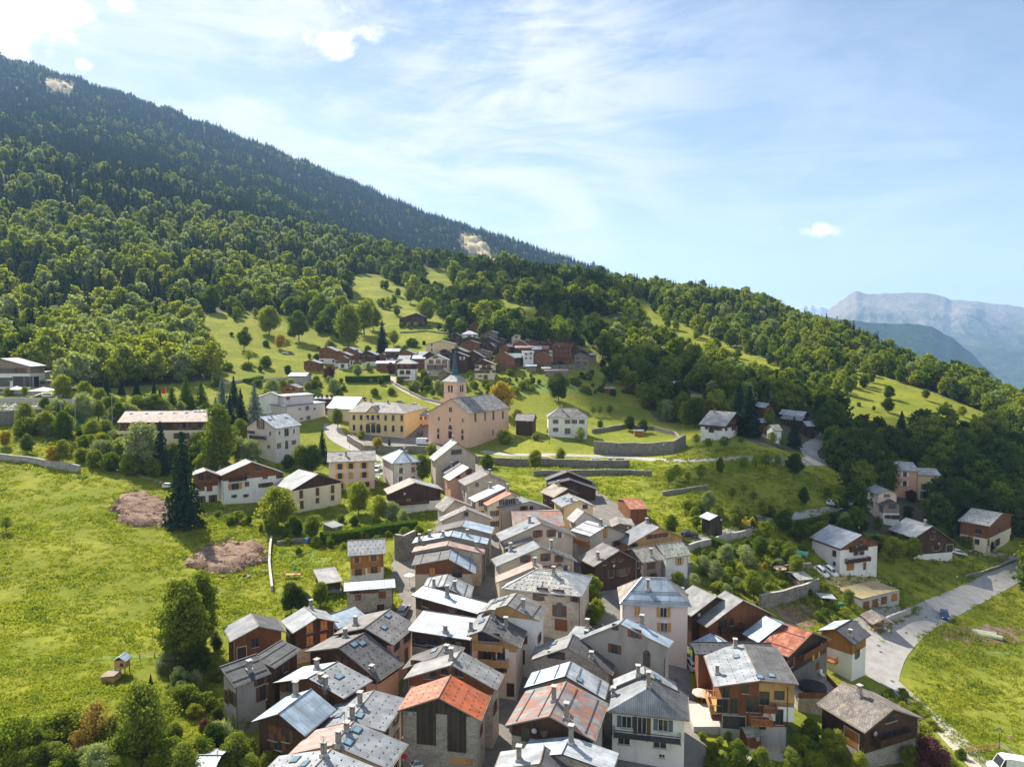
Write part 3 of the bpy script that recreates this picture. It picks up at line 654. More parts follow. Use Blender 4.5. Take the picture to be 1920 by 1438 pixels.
    if hipf and hipf > og:
        zts[0] = min(zts[0], zA + (zr - zA) * og / hipf - t); zts[1] = min(zts[1], zB + (zr - zB) * og / hipf - t)
        ap = {2: ap[2]}
    finish(X, foot, zts, ap, h, wall, up, split, win, aw, shut, ch, sk, bal, doors, far, wfm)
    return X
def S(cr, A, B, R1, R2, h, roof, wall, label, up=None, split=None, roof2=None, ov=.6, rise=2.0, hip=False, mono=False, th=None, W=None, dots='', win=None, aw=3.0, shut='n', ch=(), sk=(), bal=(), doors=(), far=False, name='house', cat='house', wfm=None):
    pA, pB, pR1, pR2 = [px_of(cr, p) for p in (A, B, R1, R2)]
    a, b, n, d, W, s1, s2 = fit_side(pA, pB, pR1, pR2, h, rise, th, W)
    w = (b - a).dot(d); w = max(w, 2)
    DIAG.append((label[:34], round(a.y), 'S w%.1f half%.1f s %.1f..%.1f' % (w, W, s1, s2)))
    if not hip: s1, s2 = (0, w)
    else: s1 = min(max(s1, .5), w * .49); s2 = min(max(s2, w * .51), w - .5)
    D = W * 2 if not mono else W + .6
    Pt = lambda s, t, z: Vector((a.x, a.y, a.z)) + d * s + n * t + Vector((0, 0, z))
    base = Pt(w / 2, D / 2, 0); base.z = Hs(base.x, base.y)
    X = House(name, label, cat, base); X.cr = cr; X.d, X.n = n, d; X.sl = (Pt(0, W, rise) - Pt(0, 0, 0)).normalized()
    t = .2; q1 = [Pt(0, 0, 0), Pt(w, 0, 0), Pt(s2, W, rise), Pt(s1, W, rise)]
    zf = 0 if not mono else rise - .3
    q2 = [Pt(w, D, zf), Pt(0, D, zf), Pt(s1, W, rise), Pt(s2, W, rise)]; m = MB(); Sl = math.hypot(W, rise)
    m.prism(q1, t, 0, 2, [(0, Sl), (w, Sl), (s2, 0), (s1, 0)], skip=(2,)); m.prism(q2, t, 1, 2, [(w, Sl), (0, Sl), (s1, 0), (s2, 0)], skip=(2,))
    polys = [q1, q2]
    if hip:
        for q in ([Pt(0, D, zf), Pt(0, 0, 0), Pt(s1, W, rise)], [Pt(w, 0, 0), Pt(w, D, zf), Pt(s2, W, rise)]):
            m.prism(q, t, 1, 2, [(0, Sl), (D, Sl), (D / 2, 0)], skip=(1, 2)); polys.append(q)
    if not far:
        m.bar(Pt(s1, W, rise + .03), Pt(s2, W, rise + .03), .09, 2); m.bar(Pt(0, -.08, -.1), Pt(w, -.08, -.1), .07, 2)
        if 'l' in dots: guards(X, m, [q1[0], q1[3], q1[2], q1[1]], 0, 'dot', 3)
        if 'B' in dots: guards(X, m, [q1[0], q1[3], q1[2], q1[1]], 2, 'bar', 3)
    X.roof = m.build('roof', [roof, roof2 or roof, 'w_grey' if roof not in ('r_blue', 'r_white', 'r_dark') else 'metal_dark', 'guard'], X.root); X.roofq = polys
    o = min(ov, w * .12); og = min(ov, D * .12)
    zt0 = rise * og / W - t * 1.02; ztb = zt0 if not mono else rise - .3 * (D - og - W) / max(D - W, .1) - t
    if hip: zt0 = min(zt0, rise * o / max(s1, o)) if s1 > o else zt0; ztb = zt0
    foot = [Pt(o, og, 0), Pt(w - o, og, 0), Pt(w - o, D - og, 0), Pt(o, D - og, 0)]
    ap = {} if hip else {1: Pt(w - o, W, rise - t * 1.02), 3: Pt(o, W, rise - t * 1.02)}
    finish(X, foot, [a.z + zt0, a.z + zt0, a.z + ztb, a.z + ztb], ap, h, wall, up, split, win, aw, shut, ch, sk, bal, doors, far, wfm)
    return X
def HP(cr, A, B, C, h, rise, roof, wall, label, roof2=None, up=None, split=None, inset=1.0, ov=.6, win=None, aw=3.2, shut='n', ch=(), sk=(), bal=(), doors=(), dots='', far=False, name='house', cat='house', wfm=None):
    """hipped house: eave corners near A, B and the corner C behind A"""
    a = hit(*px_of(cr, A), h); b = onz(px_of(cr, B), a.z); c = onz(px_of(cr, C), a.z)
    d = (b - a); w = d.length; d /= w; n = Vector((-d.y, d.x, 0)); n = n if n.y > 0 else -n; D = max(4, min(24, (c - a).dot(n)))
    DIAG.append((label[:34], round(a.y), 'H w%.1f D%.1f skew %.1f' % (w, D, (c - a).dot(d))))
    Pt = lambda s, t, z: a + d * s + n * t + Vector((0, 0, z))
    base = Pt(w / 2, D / 2, 0); base.z = Hs(base.x, base.y); X = House(name, label, cat, base); X.cr = cr; X.d, X.n = d, n
    if D > w: r1, r2 = Pt(w / 2, w / 2 * inset, rise), Pt(w / 2, D - w / 2 * inset, rise)
    else: r1, r2 = Pt(D / 2 * inset, D / 2, rise), Pt(w - D / 2 * inset, D / 2, rise)
    c4 = [Pt(0, 0, 0), Pt(w, 0, 0), Pt(w, D, 0), Pt(0, D, 0)]; t = .2; m = MB()
    if D > w: F = [([c4[0], c4[1], r1], 0), ([c4[1], c4[2], r2, r1], 1), ([c4[2], c4[3], r2], 0), ([c4[3], c4[0], r1, r2], 1)]
    else: F = [([c4[0], c4[1], r2, r1], 0), ([c4[1], c4[2], r2], 1), ([c4[2], c4[3], r1, r2], 0), ([c4[3], c4[0], r1], 1)]
    for q, k in F:
        e = (q[1] - q[0]).normalized(); up_ = (q[2] - q[0]) - e * (q[2] - q[0]).dot(e); ul = up_.length; un = up_ / ul
        m.prism(q, t, k, 2, [((p - q[0]).dot(e), ul - (p - q[0]).dot(un)) for p in q], skip=tuple(range(1, len(q))))
    X.sl = Vector((9, 9, 9))
    for p, q in ((c4[0], r1), (c4[1], r1 if D > w else r2), (c4[3], r2 if D > w else r1), (c4[2], r2), (r1, r2)): m.bar(p + Vector((0, 0, .04)), q + Vector((0, 0, .04)), .09, 2)
    if 'B' in dots:
        q = F[0][0]
        for f in (.12, .45): m.bar(q[0].lerp(q[-1], f) + Vector((0, 0, .12)), q[1].lerp(q[-1] if D > w else q[2], f) + Vector((0, 0, .12)), .06, 3)
    if 'l' in dots and D <= w: guards(X, m, [F[0][0][0], F[0][0][3], F[0][0][2], F[0][0][1]], 0, 'dot', 3)
    X.roof = m.build('roof', [roof, roof2 or roof, 'metal_pale', 'guard'], X.root); X.roofq = [q for q, k in F]
    foot = [Pt(ov, ov, 0), Pt(w - ov, ov, 0), Pt(w - ov, D - ov, 0), Pt(ov, D - ov, 0)]
    finish(X, foot, [a.z - .02] * 4, {}, h, wall, up, split, win, aw, shut, ch, sk, bal, doors, far, wfm)
    return X
# ---------------------------------------------------------------- ground sheet and hills
def grid_mesh(name, us, ys, mats, matfn=None, dz=0.0, zfn=None):
    U, Y = np.meshgrid(us, ys); X = U * Y; Z = (H(X, Y) if zfn is None else zfn(X, Y)) + dz
    co = np.stack([X, Y, Z], -1).reshape(-1, 3); nu, ny = len(us), len(ys)
    i = np.arange((ny - 1) * (nu - 1)); r = i // (nu - 1); c = i % (nu - 1); a = r * nu + c
    f = np.stack([a, a + 1, a + nu + 1, a + nu], -1)
    me = bpy.data.meshes.new(name); me.vertices.add(len(co)); me.vertices.foreach_set('co', co.ravel())
    me.loops.add(f.size); me.loops.foreach_set('vertex_index', f.ravel()); me.polygons.add(len(f))
    me.polygons.foreach_set('loop_start', np.arange(len(f)) * 4); me.polygons.foreach_set('loop_total', np.full(len(f), 4))
    for k in mats: me.materials.append(MAT[k])
    if matfn is not None: me.polygons.foreach_set('material_index', matfn(U, Y, Z, f))
    me.polygons.foreach_set('use_smooth', [True] * len(f)); me.update(); me.validate()
    o = bpy.data.objects.new(name, me); COL.objects.link(o); return o
def px_arr(X, Y, Z):
    pr = R(PITCH); d = Y * math.cos(pr) - Z * math.sin(pr); up = Y * math.sin(pr) + Z * math.cos(pr)
    return CX + FPX * X / d, CY - FPX * up / d
us = np.linspace(-1.12, 1.12, 520)
ys = np.concatenate([np.linspace(12, 60, 18), np.exp(np.linspace(math.log(62), math.log(4450), 560))])
MEADOWS = [[(365,590),(470,583),(560,598),(640,640),(600,700),(560,720),(405,720),(395,700)], [(640,520),(705,512),(765,548),(835,600),(850,640),(640,652),(615,640),(655,560)],
           [(1178,556),(1205,562),(1240,590),(1300,620),(1380,655),(1480,690),(1530,698),(1600,690),(1740,735),(1890,790),(1880,830),(1600,835),(1575,785),(1500,742),(1420,712),(1330,676),(1270,652),(1205,618)],
           [(835,640),(1110,650),(1150,700),(1190,745),(1232,792),(1330,800),(1420,835),(1500,850),(1560,880),(1600,900),(1560,1000),(1920,1010),(1920,1500),(-100,1500),(-100,760),(0,690),(110,735),(395,715),(560,690),(640,640)]]
CLEAR = [[(930,560),(990,575),(1060,600),(1040,640),(940,620),(905,590)], [(1075,590),(1180,600),(1150,640),(1080,650)], [(770,500),(840,505),(860,560),(815,570)]]
def in_meadow(px, py): return any(inpoly(px, py, m) for m in MEADOWS)
def polymask(PX, PY, poly):
    c = np.zeros(PX.shape, bool); j = len(poly) - 1
    for i in range(len(poly)):
        xi, yi = poly[i]; xj, yj = poly[j]
        cond = ((yi > PY) != (yj > PY)) & (PX < (xj - xi) * (PY - yi) / ((yj - yi) if yj != yi else 1e-9) + xi); c ^= cond; j = i
    return c
def gmat(U, Y, Z, f):
    X = U * Y; PX, PY = px_arr(X, Y, Z); M = np.zeros(PX.shape, bool)
    for m in MEADOWS: M |= polymask(PX, PY, m)
    for m in CLEAR: M |= polymask(PX, PY, m)
    M |= (Y < 130)
    M &= (Y < 1000)
    g = np.where(M, 0, 1)
    for m in ([(862,438),(882,441),(908,456),(924,490),(928,505),(898,492),(868,462)], [(84,146),(142,158),(134,172),(86,168)]): g[polymask(PX, PY, m) & (Y > 1500)] = 2
    g = g.ravel(); return g[f[:, 0]].astype(np.int32)
tag(grid_mesh('ground', us, ys, ['g_grass', 'g_floor', 'g_straw'], gmat), kind='structure', label='green valley ground and wooded mountainside')

def strip(name, pts, width, mat, label, dz=.05, cr='P', kind='structure', step=1.5):
    """a draped ribbon along sight points (centre line); width in metres (number or list)"""
    P = [hit(*px_of(cr, p[:2])) for p in pts]; W = [p[2] if len(p) > 2 else width for p in pts]
    C = []
    for i in range(len(P) - 1):
        n = max(2, int((P[i + 1] - P[i]).length / step))
        p0 = P[max(i - 1, 0)]; p1, p2 = P[i], P[i + 1]; p3 = P[min(i + 2, len(P) - 1)]
        for k in range(n + (i == len(P) - 2)):
            t = k / n; c = .5 * (2*p1 + (p2-p0)*t + (2*p0-5*p1+4*p2-p3)*t*t + (3*p1-p0-3*p2+p3)*t**3); C.append((c.x, c.y, W[i] * (1 - t) + W[i + 1] * t))
    K = 7; co = []; uv = []
    for i, (x, y, w) in enumerate(C):
        a = C[max(i - 1, 0)]; b = C[min(i + 1, len(C) - 1)]; dx, dy = b[0] - a[0], b[1] - a[1]; l = math.hypot(dx, dy) or 1; nx, ny = -dy / l, dx / l
        for k in range(K):
            s = (k / (K - 1) - .5) * w; X, Y = x + nx * s, y + ny * s; co.append((X, Y, Hs(X, Y) + dz))
    f = [(i * K + k, (i + 1) * K + k, (i + 1) * K + k + 1, i * K + k + 1) for i in range(len(C) - 1) for k in range(K - 1)]
    me = bpy.data.meshes.new(name); me.from_pydata(co, [], f); me.materials.append(MAT[mat]); me.polygons.foreach_set('use_smooth', [True] * len(f)); me.update()
    o = bpy.data.objects.new(name, me); COL.objects.link(o); tag(o, label, kind=kind); return o, C
def patch(name, poly, mat, label, dz=.04, kind='structure', cr='P', noisy=1.2, lift=0.0, me_=3.0):
    """an irregular draped area inside a sight-line polygon"""
    W = [hit(*px_of(cr, p)) for p in poly]; n = len(W)
    out = []
    rng = random.Random(n * 17 + int(W[0].x))
    for i in range(n):
        a, b = W[i], W[(i + 1) % n]; k = max(1, int((b - a).length / 2.0))
        for j in range(k):
            c = a.lerp(b, j / k); out.append((c.x + (rng.uniform(-.3, .3) + .9 * math.sin(len(out) * 1.3) * rng.random()) * noisy, c.y + (rng.uniform(-.3, .3) + .9 * math.cos(len(out) * 1.9) * rng.random()) * noisy))
    import bmesh
    bm = bmesh.new(); vs = [bm.verts.new((x, y, 0)) for x, y in out]; bm.faces.new(vs)
    bmesh.ops.triangulate(bm, faces=bm.faces[:])
    for it in range(7):
        es = [e for e in bm.edges if e.calc_length() > me_]
        if not es or len(bm.verts) > 9000: break
        bmesh.ops.subdivide_edges(bm, edges=es, cuts=1); bmesh.ops.triangulate(bm, faces=bm.faces[:])
    bound = {v for e in bm.edges if e.is_boundary for v in e.verts}
    for v in bm.verts:
        up = 0
        if lift and v not in bound: up = lift * (.5 + rng.random())
        v.co.z = Hs(v.co.x, v.co.y) + dz + up
    for fc in bm.faces:
        if fc.normal.z < 0: fc.normal_flip()
    me = bpy.data.meshes.new(name); bm.to_mesh(me); bm.free(); me.materials.append(MAT[mat])
    me.polygons.foreach_set('use_smooth', [True] * len(me.polygons)); me.update()
    o = bpy.data.objects.new(name, me); COL.objects.link(o); tag(o, label, kind=kind); return o

patch('pavement', [(735,1430),(770,1180),(735,1080),(735,1040),(800,1020),(870,850),(940,900),(990,960),(1090,900),(1190,970),(1290,1020),(1300,1100),(1290,1250),(1330,1438),(1300,1500),(740,1500)], 'g_lane', 'worn asphalt lanes and yards between the village houses', .05, noisy=.3)
strip('road', [(1990,1010,7.5),(1915,1062,7),(1830,1110,7),(1760,1143,7.5),(1705,1172,8),(1668,1205,8.5),(1650,1235,8.5),(1650,1265,7.5),(1685,1292,4.5),(1735,1335,3.6),(1790,1380,3.4),(1835,1425,3.2),(1870,1470,3)], 7, 'g_asphalt', 'pale asphalt road curving down past the right hand meadow', .07)
strip('road', [(1600,1190,5),(1640,1160,5),(1690,1140,5)], 5, 'g_asphalt', 'forecourt in front of the grass roofed garages', .075)
strip('road', [(1290,1010,4),(1350,1003,3.6),(1420,985,3.6),(1500,968,3.6),(1570,955,3.6),(1620,938,3.6),(1660,925,4)], 4, 'g_asphalt', 'narrow lane climbing behind the orchard', .06)
strip('road', [(905,846,4),(960,853,4.5),(1050,853,4.5),(1180,858,4.5),(1330,862,4.5),(1450,864,5),(1530,866,6),(1600,870,6),(1680,868,5)], 4.5, 'g_asphalt', 'upper village road running along the retaining wall', .06)
strip('road', [(1530,866,8),(1518,850,7),(1520,838,6),(1545,822,6),(1550,812,5)], 7, 'g_asphalt', 'hairpin of the upper road by the dark chalets', .068)
strip('road', [(690,850,6),(660,838,7),(635,822,8),(625,808,8),(622,795,7)], 7, 'g_asphalt', 'street climbing beside the town hall terrace', .06)
patch('square', [(650,815),(700,800),(800,800),(830,832),(870,850),(820,850),(760,842),(690,835)], 'g_lane', 'church square in front of the town hall', .07)
strip('path', [(738,702,3.5),(740,718,3.5),(765,735,3.5),(800,750,3.5),(850,765,3)], 3.5, 'g_gravel', 'pale track winding down from the hamlet', .06)
strip('path', [(700,905,4),(712,880,4.5),(705,862,4.5),(690,848,4.5)], 4.5, 'g_asphalt', 'driveway between the pink house and the lilac villa', .06)
strip('path', [(1690,1290,1.6),(1745,1350,1.8),(1790,1400,2),(1830,1440,2)], 2, 'g_gravel', 'gravel verge beside the lower lane', .09)
strip('path', [(0,735,7),(60,738,7),(120,742,6)], 7, 'g_gravel', 'yard in front of the left edge building', .05)
strip('path', [(165,875,2),(240,885,2),(300,905,2),(330,915,2)], 2, 'g_gravel', 'thin farm track under the bushes', .05)
strip('path', [(1820,1035,3),(1870,1040,3),(1915,1048,3)], 3, 'g_gravel', 'drive to the dark chalet with the white car', .05)
patch('earth_bank', [(205,960),(225,935),(255,922),(300,935),(328,960),(330,985),(300,990),(240,985)], 'g_earth', 'bare reddish rubble heap on the meadow', .05, lift=1.1, noisy=2.2)
patch('earth_bank', [(345,1060),(400,1020),(430,1015),(500,1025),(500,1055),(440,1072),(380,1070)], 'g_earth', 'brown heap of earth beside the meadow fence', .05, lift=1.0, noisy=2.2)
patch('grass_patch', [(1540,1080),(1600,1075),(1680,1095),(1650,1110),(1560,1100)], 'g_straw', 'dry straw coloured grass above the garages', .06)
patch('earth_bank', [(1450,1140),(1520,1125),(1560,1165),(1480,1180)], 'g_earth', 'dug vegetable bed below the garden wall', .05)

# far ranges: each a real ridge with its own distance
def rng_noise(x, s):
    return sum(math.sin(x * f * s + p) * a for f, p, a in ((1, .3, 1), (2.3, 1.9, .5), (5.1, .7, .26), (11.7, 2.2, .14), (23.1, 4.1, .07)))
from mathutils import noise as MN
def ridge(name, prof, D, depth, mat, label, rough, zlow=-420):
    xs = [p[0] for p in prof]; N_ = 420; M_ = 110; verts = []
    for j in range(M_):
        t = j / (M_ - 1)
        for i in range(N_):
            px = xs[0] + (xs[-1] - xs[0]) * i / (N_ - 1); k = max(0, min(len(prof) - 2, sum(1 for q in xs if q <= px) - 1))
            f = (px - xs[k]) / (xs[k + 1] - xs[k]); f = f * f * (3 - 2 * f) * .5 + f * .5; py = prof[k][1] * (1 - f) + prof[k + 1][1] * f
            u, v = uv_of(px, py); zt = v * D; d = D - depth * t if t <= .85 else D - depth * .85
            if j == 0: d = D + depth * .3
            tt = 0 if j == 0 else t
            z = zt + (zlow - zt) * (tt ** .85); 
            if j == 0: z = zlow
            elif j > 1:
                e = (zt - zlow); xx, yy_ = u * (D - depth * tt), D - depth * tt
                z += e * ((MN.ridged_multi_fractal(Vector((xx * 5.5 / D, yy_ * 5.5 / D, name.count('s'))), .9, 2.1, 7, 1.0, 2.0) - 1.25) * .11 ) * rough * min(1, t * 4) * (1 - t * .6); z = min(z, zt - e * .12 * t)
            else: z += rng_noise(px * .13, 1) * (zt - zlow) * .004
            d = D - depth * tt if j else D + depth * .3
            verts.append((u * d, d, z))
    f = [(j * N_ + i, j * N_ + i + 1, (j + 1) * N_ + i + 1, (j + 1) * N_ + i) for j in range(M_ - 1) for i in range(N_ - 1)]
    me = bpy.data.meshes.new(name); me.from_pydata(verts, [], f); me.materials.append(MAT[mat]); me.polygons.foreach_set('use_smooth', [True] * len(f)); me.update()
    o = bpy.data.objects.new(name, me); COL.objects.link(o); tag(o, label, kind='structure'); return o
def mtn(name, c, c2, c3, lo, hi):
    m, nt, b = newmat(name); P = posn(nt); s = nt.nodes.new('ShaderNodeSeparateXYZ'); nt.links.new(P, s.inputs[0])
    n = noise(nt, P, .0035, 9, .65, .4); n2 = noise(nt, P, .012, 8, .7)
    k = mixc(nt, ramp(nt, n2, .35, .65), c, c2)
    zf = mth(nt, 'ADD', s.outputs[2], mth(nt, 'MULTIPLY', mth(nt, 'SUBTRACT', n, .5), (hi - lo) * 1.4))
    k = mixc(nt, ramp(nt, zf, lo, hi), k, c3); k = mixc(nt, ramp(nt, noise(nt, P, .006, 8, .7), .58, .7, 0, .4), k, (.30, .27, .15))
    nt.links.new(k, b.inputs['Base Color']); b.inputs['Roughness'].default_value = 1; b.inputs['Specular IOR Level'].default_value = 0; bump(nt, b, n2, 1, 60)
mtn('m_near', (.022, .05, .028), (.045, .075, .035), (.09, .11, .05), 200, 500)
mtn('m_far', (.05, .08, .035), (.09, .11, .05), (.30, .265, .20), -150, 420)
mtn('m_snow', (.30, .30, .32), (.42, .42, .44), (.85, .87, .9), 500, 900)
ridge('mountain_ridge', [(1380,640),(1480,575),(1520,588),(1590,598),(1650,604),(1720,605),(1745,610),(1780,628),(1815,655),(1850,690),(1885,722),(1925,755),(1980,800),(2060,860)], 5200, 2300, 'm_near', 'blue green wooded ridge beyond the village hill', .8)
ridge('mountain_massif', [(1400,640),(1480,602),(1545,588),(1562,572),(1578,560),(1592,550),(1607,543),(1620,547),(1645,549),(1665,547),(1690,547),(1715,546),(1732,546),(1750,549),(1770,553),(1785,560),(1810,561),(1830,562),(1850,566),(1880,568),(1905,572),(1960,580),(2080,600),(2300,640)], 9500, 4200, 'm_far', 'high bare limestone massif on the horizon', 1.6, -520)
ridge('snow_peak', [(1460,600),(1490,578),(1500,573),(1508,571),(1515,575),(1521,571),(1530,575),(1540,574),(1548,577),(1560,590),(1600,600)], 15000, 3000, 'm_snow', 'distant snow covered peaks left of the massif', 2.0, 100)
ridge('rock_peak', [(1355,585),(1366,556),(1374,546),(1380,545),(1386,552),(1395,585)], 14000, 1500, 'm_snow', 'small rock tooth peeking over the wooded hill', 1, 300)
m, nt, b = newmat('g_valley'); b.inputs['Base Color'].default_value = (.07, .10, .05, 1)
mb = MB(); mb.quad([(-3000, 4400, -560), (26000, 4400, -560), (26000, 24000, -560), (-3000, 24000, -560)]); mb.quad([(500, 500, -565), (26000, 500, -565), (26000, 4400, -565), (500, 4400, -565)]); tag(mb.build('valley_floor', 'g_valley'), 'wide valley floor far below', kind='structure')

for pts, w_ in (([(-20,1240),(60,1238),(140,1240),(215,1232),(300,1230)], 1.2), ([(1700,1205),(1760,1210),(1830,1222),(1930,1224)], 1.5), ([(1710,1198),(1780,1204),(1860,1214),(1930,1215)], .6), ([(560,640),(600,620),(690,618),(760,612)], 1.2)):
    strip('path', pts, w_, 'g_lush', 'faint trodden track worn into the meadow grass', .03)
patch('garden_bed', [(1430,1100),(1470,1092),(1500,1110),(1460,1122)], 'g_lush', 'green vegetable bed behind the garden wall', .05); patch('garden_bed', [(1770,1178),(1850,1172),(1915,1180),(1915,1208),(1840,1206),(1765,1200)], 'g_earth', 'scrubby allotment strip in the right hand meadow', .04, noisy=2)
patch('garden_bed', [(520,1040),(560,1030),(600,1035),(610,1055),(540,1062)], 'g_lush', 'mown terrace lawn beside the orange timber chalet', .05); patch('garden_bed', [(930,718),(1080,722),(1090,738),(960,742),(915,732)], 'g_lush', 'allotment rows below the hamlet', .05)
patch('yard', [(1370,1395),(1450,1385),(1500,1400),(1490,1420),(1380,1425)], 'g_gravel', 'gravel garden yard in front of the corrugated roof chalet', .05)
# ---------------------------------------------------------------- the village, house by house (numbers are places on the photograph's sight lines)
# front rows, left of the lane
G('a', (105,665),(280,570),(448,603),(230,490), 6, 'r_grey','w_brown','brown plank barn with grey seamed roof, first on the meadow edge', roof2='r_darkc', up='w_brown', aw=5, doors=[(175,735,1.4,2,'w_dark')])
G('a', (490,612),(640,518),(770,543),(560,450), 6, 'r_light','s_warm','dark timber chalet with four closed orange shutters in its gable', up='w_dark', split=3.6, dots='', win=[(593,580,1,1.3,'co'),(680,560,1,1.3,'co'),(593,655,1,1.3,'co'),(677,640,1,1.3,'co')], ch=[(600,460)])
S('a', (755,590),(952,515),(700,480),(900,458), 4.5, 'r_blue','w_dark','low shed with pale blue metal roof behind the dark timber chalet', mono=True, rise=1.2, aw=0)
G('a', (740,620),(930,580),(1105,685),(1085,465), 7.5, 'r_brown','p_salmon','long brown roofed house with small skylight on the alley corner', dots='r', ch=[(875,565)], sk=[(1050,578),(1075,507)], up='w_dark', split=.6, aw=3.2, shut='n')
G('a', (560,726),(772,700),(1015,905),(938,605), 6.5, 'r_brown','p_salmon','house with charcoal roof and white dormer glass strip above the alley', roof2='r_darkc', up='w_dark', split=1.2, dots='r', sk=[(915,675),(865,683)], ch=[(812,640),(975,840,.5)], win=[(815,785,1.6,1.2),(868,812,1.8,1.2),(917,848,1.6,1.2)])
G('a', (368,917),(583,890),(800,1015),(768,787), 5.5, 'r_white','s_grey','low stone house, white left roof slope and dotted grey right slope', roof2='r_grey', up='w_brown', split=1.4, dots='r', ch=[(637,835),(690,945),(660,905,.8)], sk=[(775,882)], aw=3.4)
S('a', (125,945),(355,857),(55,812),(258,748), 7.5, 'r_dark','p_grey','grey rendered house with near black seamed roof and orange balcony', mono=True, rise=1.6, dots='B', ch=[(222,845)], win=[(290,900,.8,1.1,'n'),(303,980,.8,1.8,'n'),(115,1010,.9,1.6,'n'),(50,885,.8,1.3,'n'),(85,1005,.7,1.6)], bal=[(20,1000,105,1070,1.2,'w_orange'),(250,1030,380,1000,1.4,'w_orange')])
S('a', (372,828),(545,712),(240,730),(485,652), 7, 'r_dark','w_dark','dark timber annex with seamed black roof beside the grey rendered house', mono=True, rise=1.0, dots='B', aw=4)
G('a', (235,1157),(400,1108),(560,1245),(605,955), 6.5, 'r_blue','w_dark','dark timber chalet with big pale blue roof and wraparound balcony', up='w_dark', split=2.5, ch=[(507,1000,1.8)], win=[(365,1225,1.1,1.6,'cn'),(400,1280,1,1.8,'n'),(445,1240,1,1.4,'n')], bal=[(250,1290,480,1345,1.6,'w_brown')])
G('a', (612,1210),(835,1155),(1052,1215),(990,962), 6.5, 'r_grey','p_beige','house with dotted grey roof and a rusty strip by its chimney', dots='lr', ch=[(903,1055,1.6),(855,1135,1.4)], sk=[(900,1120),(775,1120)], aw=3)
G('a', (465,1357),(735,1300),(1085,1450),(865,1155), 7, 'r_pink','p_beige','house with faded pink left slope and two large skylights', roof2='r_grey', dots='r', ch=[(770,1300,1.5),(820,1215,.9)], sk=[(885,1210),(835,1285)], aw=3)
G('a', (290,1480),(620,1440),(1000,1600),(725,1325), 7, 'r_light','p_beige','grey roofed house cut by the bottom edge, with a solar panel', dots='lr', ch=[(680,1365,1.4)], sk=[(505,1392),(560,1420)], aw=3)
S('a', (803,355),(1122,332),(790,302),(1085,276), 5.2, 'r_blue','s_grey','small stone block house under a flat pale metal roof', mono=True, rise=.7, win=[(890,390,.9,1.1,'cr'),(1040,376,1.1,1.1,'cr'),(968,355,1.3,.5),(880,362,1,.4)], doors=[(1030,458,1.5,1.6,'w_dark')])
S('a', (825,138),(1065,122),(785,62),(1080,15), 6.6, 'r_grey','p_white','orange timber and white chalet with four shuttered windows by the hedge', up='w_orange', split=3.2, rise=1.9, dots='l', ch=[(818,60)], win=[(883,162,.7,1.1,'o'),(987,150,.9,1.1,'o'),(893,236,1.2,1.1,'o'),(990,222,1.2,1.1,'o'),(815,255,.9,2,'co')])
S('a', (655,312),(797,292),(595,222),(750,203), 3.0, 'r_taupe','w_dark','flat grey carport roof beside the orange timber chalet', mono=True, rise=.5, aw=0, cat='carport', name='carport')
S('g', (1235,740),(1332,715),(1165,692),(1275,680), 2.6, 'r_grey','w_grey','little garden shed above the long clipped hedge', mono=True, rise=.5, aw=0, cat='shed', name='shed')
# centre block
S('b', (118,243),(575,372),(150,160),(615,292), 7, 'r_blue','p_beige','narrow house under a long pale blue roof with tall chimney', mono=True, rise=.9, up='w_dark', split=2.5, ch=[(365,255,1.9)], win=[(400,340,.9,.6),(215,300,1.2,1,'')])
G('b', (190,205),(335,180),(522,268),(370,97), 7, 'r_light','p_grey','house with grey roof and two mossy yellow chimney pots', dots='B', ch=[(273,185),(418,200)], aw=3.5)
S('b', (85,485),(545,558),(165,337),(545,405), 7.5, 'r_white','s_grey','barn house with broad whitish roof over dark timber and glazing', up='w_dark', split=2.8, mono=True, rise=1.2, ch=[(352,500,.9)], win=[(180,560,2,1,''),(262,563,2,1,'')])
G('b', (503,525),(608,487),(872,608),(685,342), 10, 'r_grey','p_pink','tall cream house with slate grey roof and two flowered balconies', roof2='r_darkc', up='w_honey', split=1.2, dots='r', ch=[(530,490),(685,410,1.5),(772,455,1.2)], sk=[(735,466),(628,378),(605,428),(762,403)], win=[(647,640,1.1,2),(740,650,1,1.5,'w'),(600,660,.7,1.2,'cr'),(738,740,.8,1.4),(620,530,1.6,1.2,''),(690,535,1.6,1.2,'')], bal=[(552,600,750,605,1.2,'w_honey'),(680,715,790,718,1.3,'w_honey'),(575,705,680,722,1.2,'w_honey')], doors=[(805,900,1.2,2.2,'w_dark')])
G('b', (590,362),(780,310),(1003,422),(852,224), 10, 'r_taupe','p_white','house with honey timber gable next to a white side wall', roof2='r_brown', up='w_honey', split=.3, dots='B', ch=[(893,345,1.6)], sk=[(745,275),(700,292)], aw=4)
G('b', (55,755),(285,672),(420,700),(355,577), 7, 'r_darkc','s_grey','low dark roofed house with a small ridge skylight', ch=[(362,640,.9)], sk=[(275,630)], up='w_dark', split=.8)
G('b', (65,822),(395,725),(705,900),(462,627), 8.5, 'r_taupe','s_warm','stone house with timber gable right behind the red barn', up='w_brown', split=1.2, dots='r', ch=[(393,690,1.5)], win=[(250,798,1.6,.8,''),(350,770,1,.8,''),(737,885,.9,1.3,'r'),(697,1020,.9,1.4,'r'),(742,985,.9,1.4,'n'),(445,780,1,.9,'')])
barn = G('b', (15,1045),(305,952),(598,1112),(390,797), 8.5, 'r_red','s_grey','stone barn with bright rust red roof and blackened timber bays', roof2='r_orange', up='w_old', split=.1, dots='lr', aw=0, win=[(600,1180,.7,1.1,'n'),(632,1125,.8,1.4,'n')], doors=[(465,1392,3.2,1.0,'w_honey')])
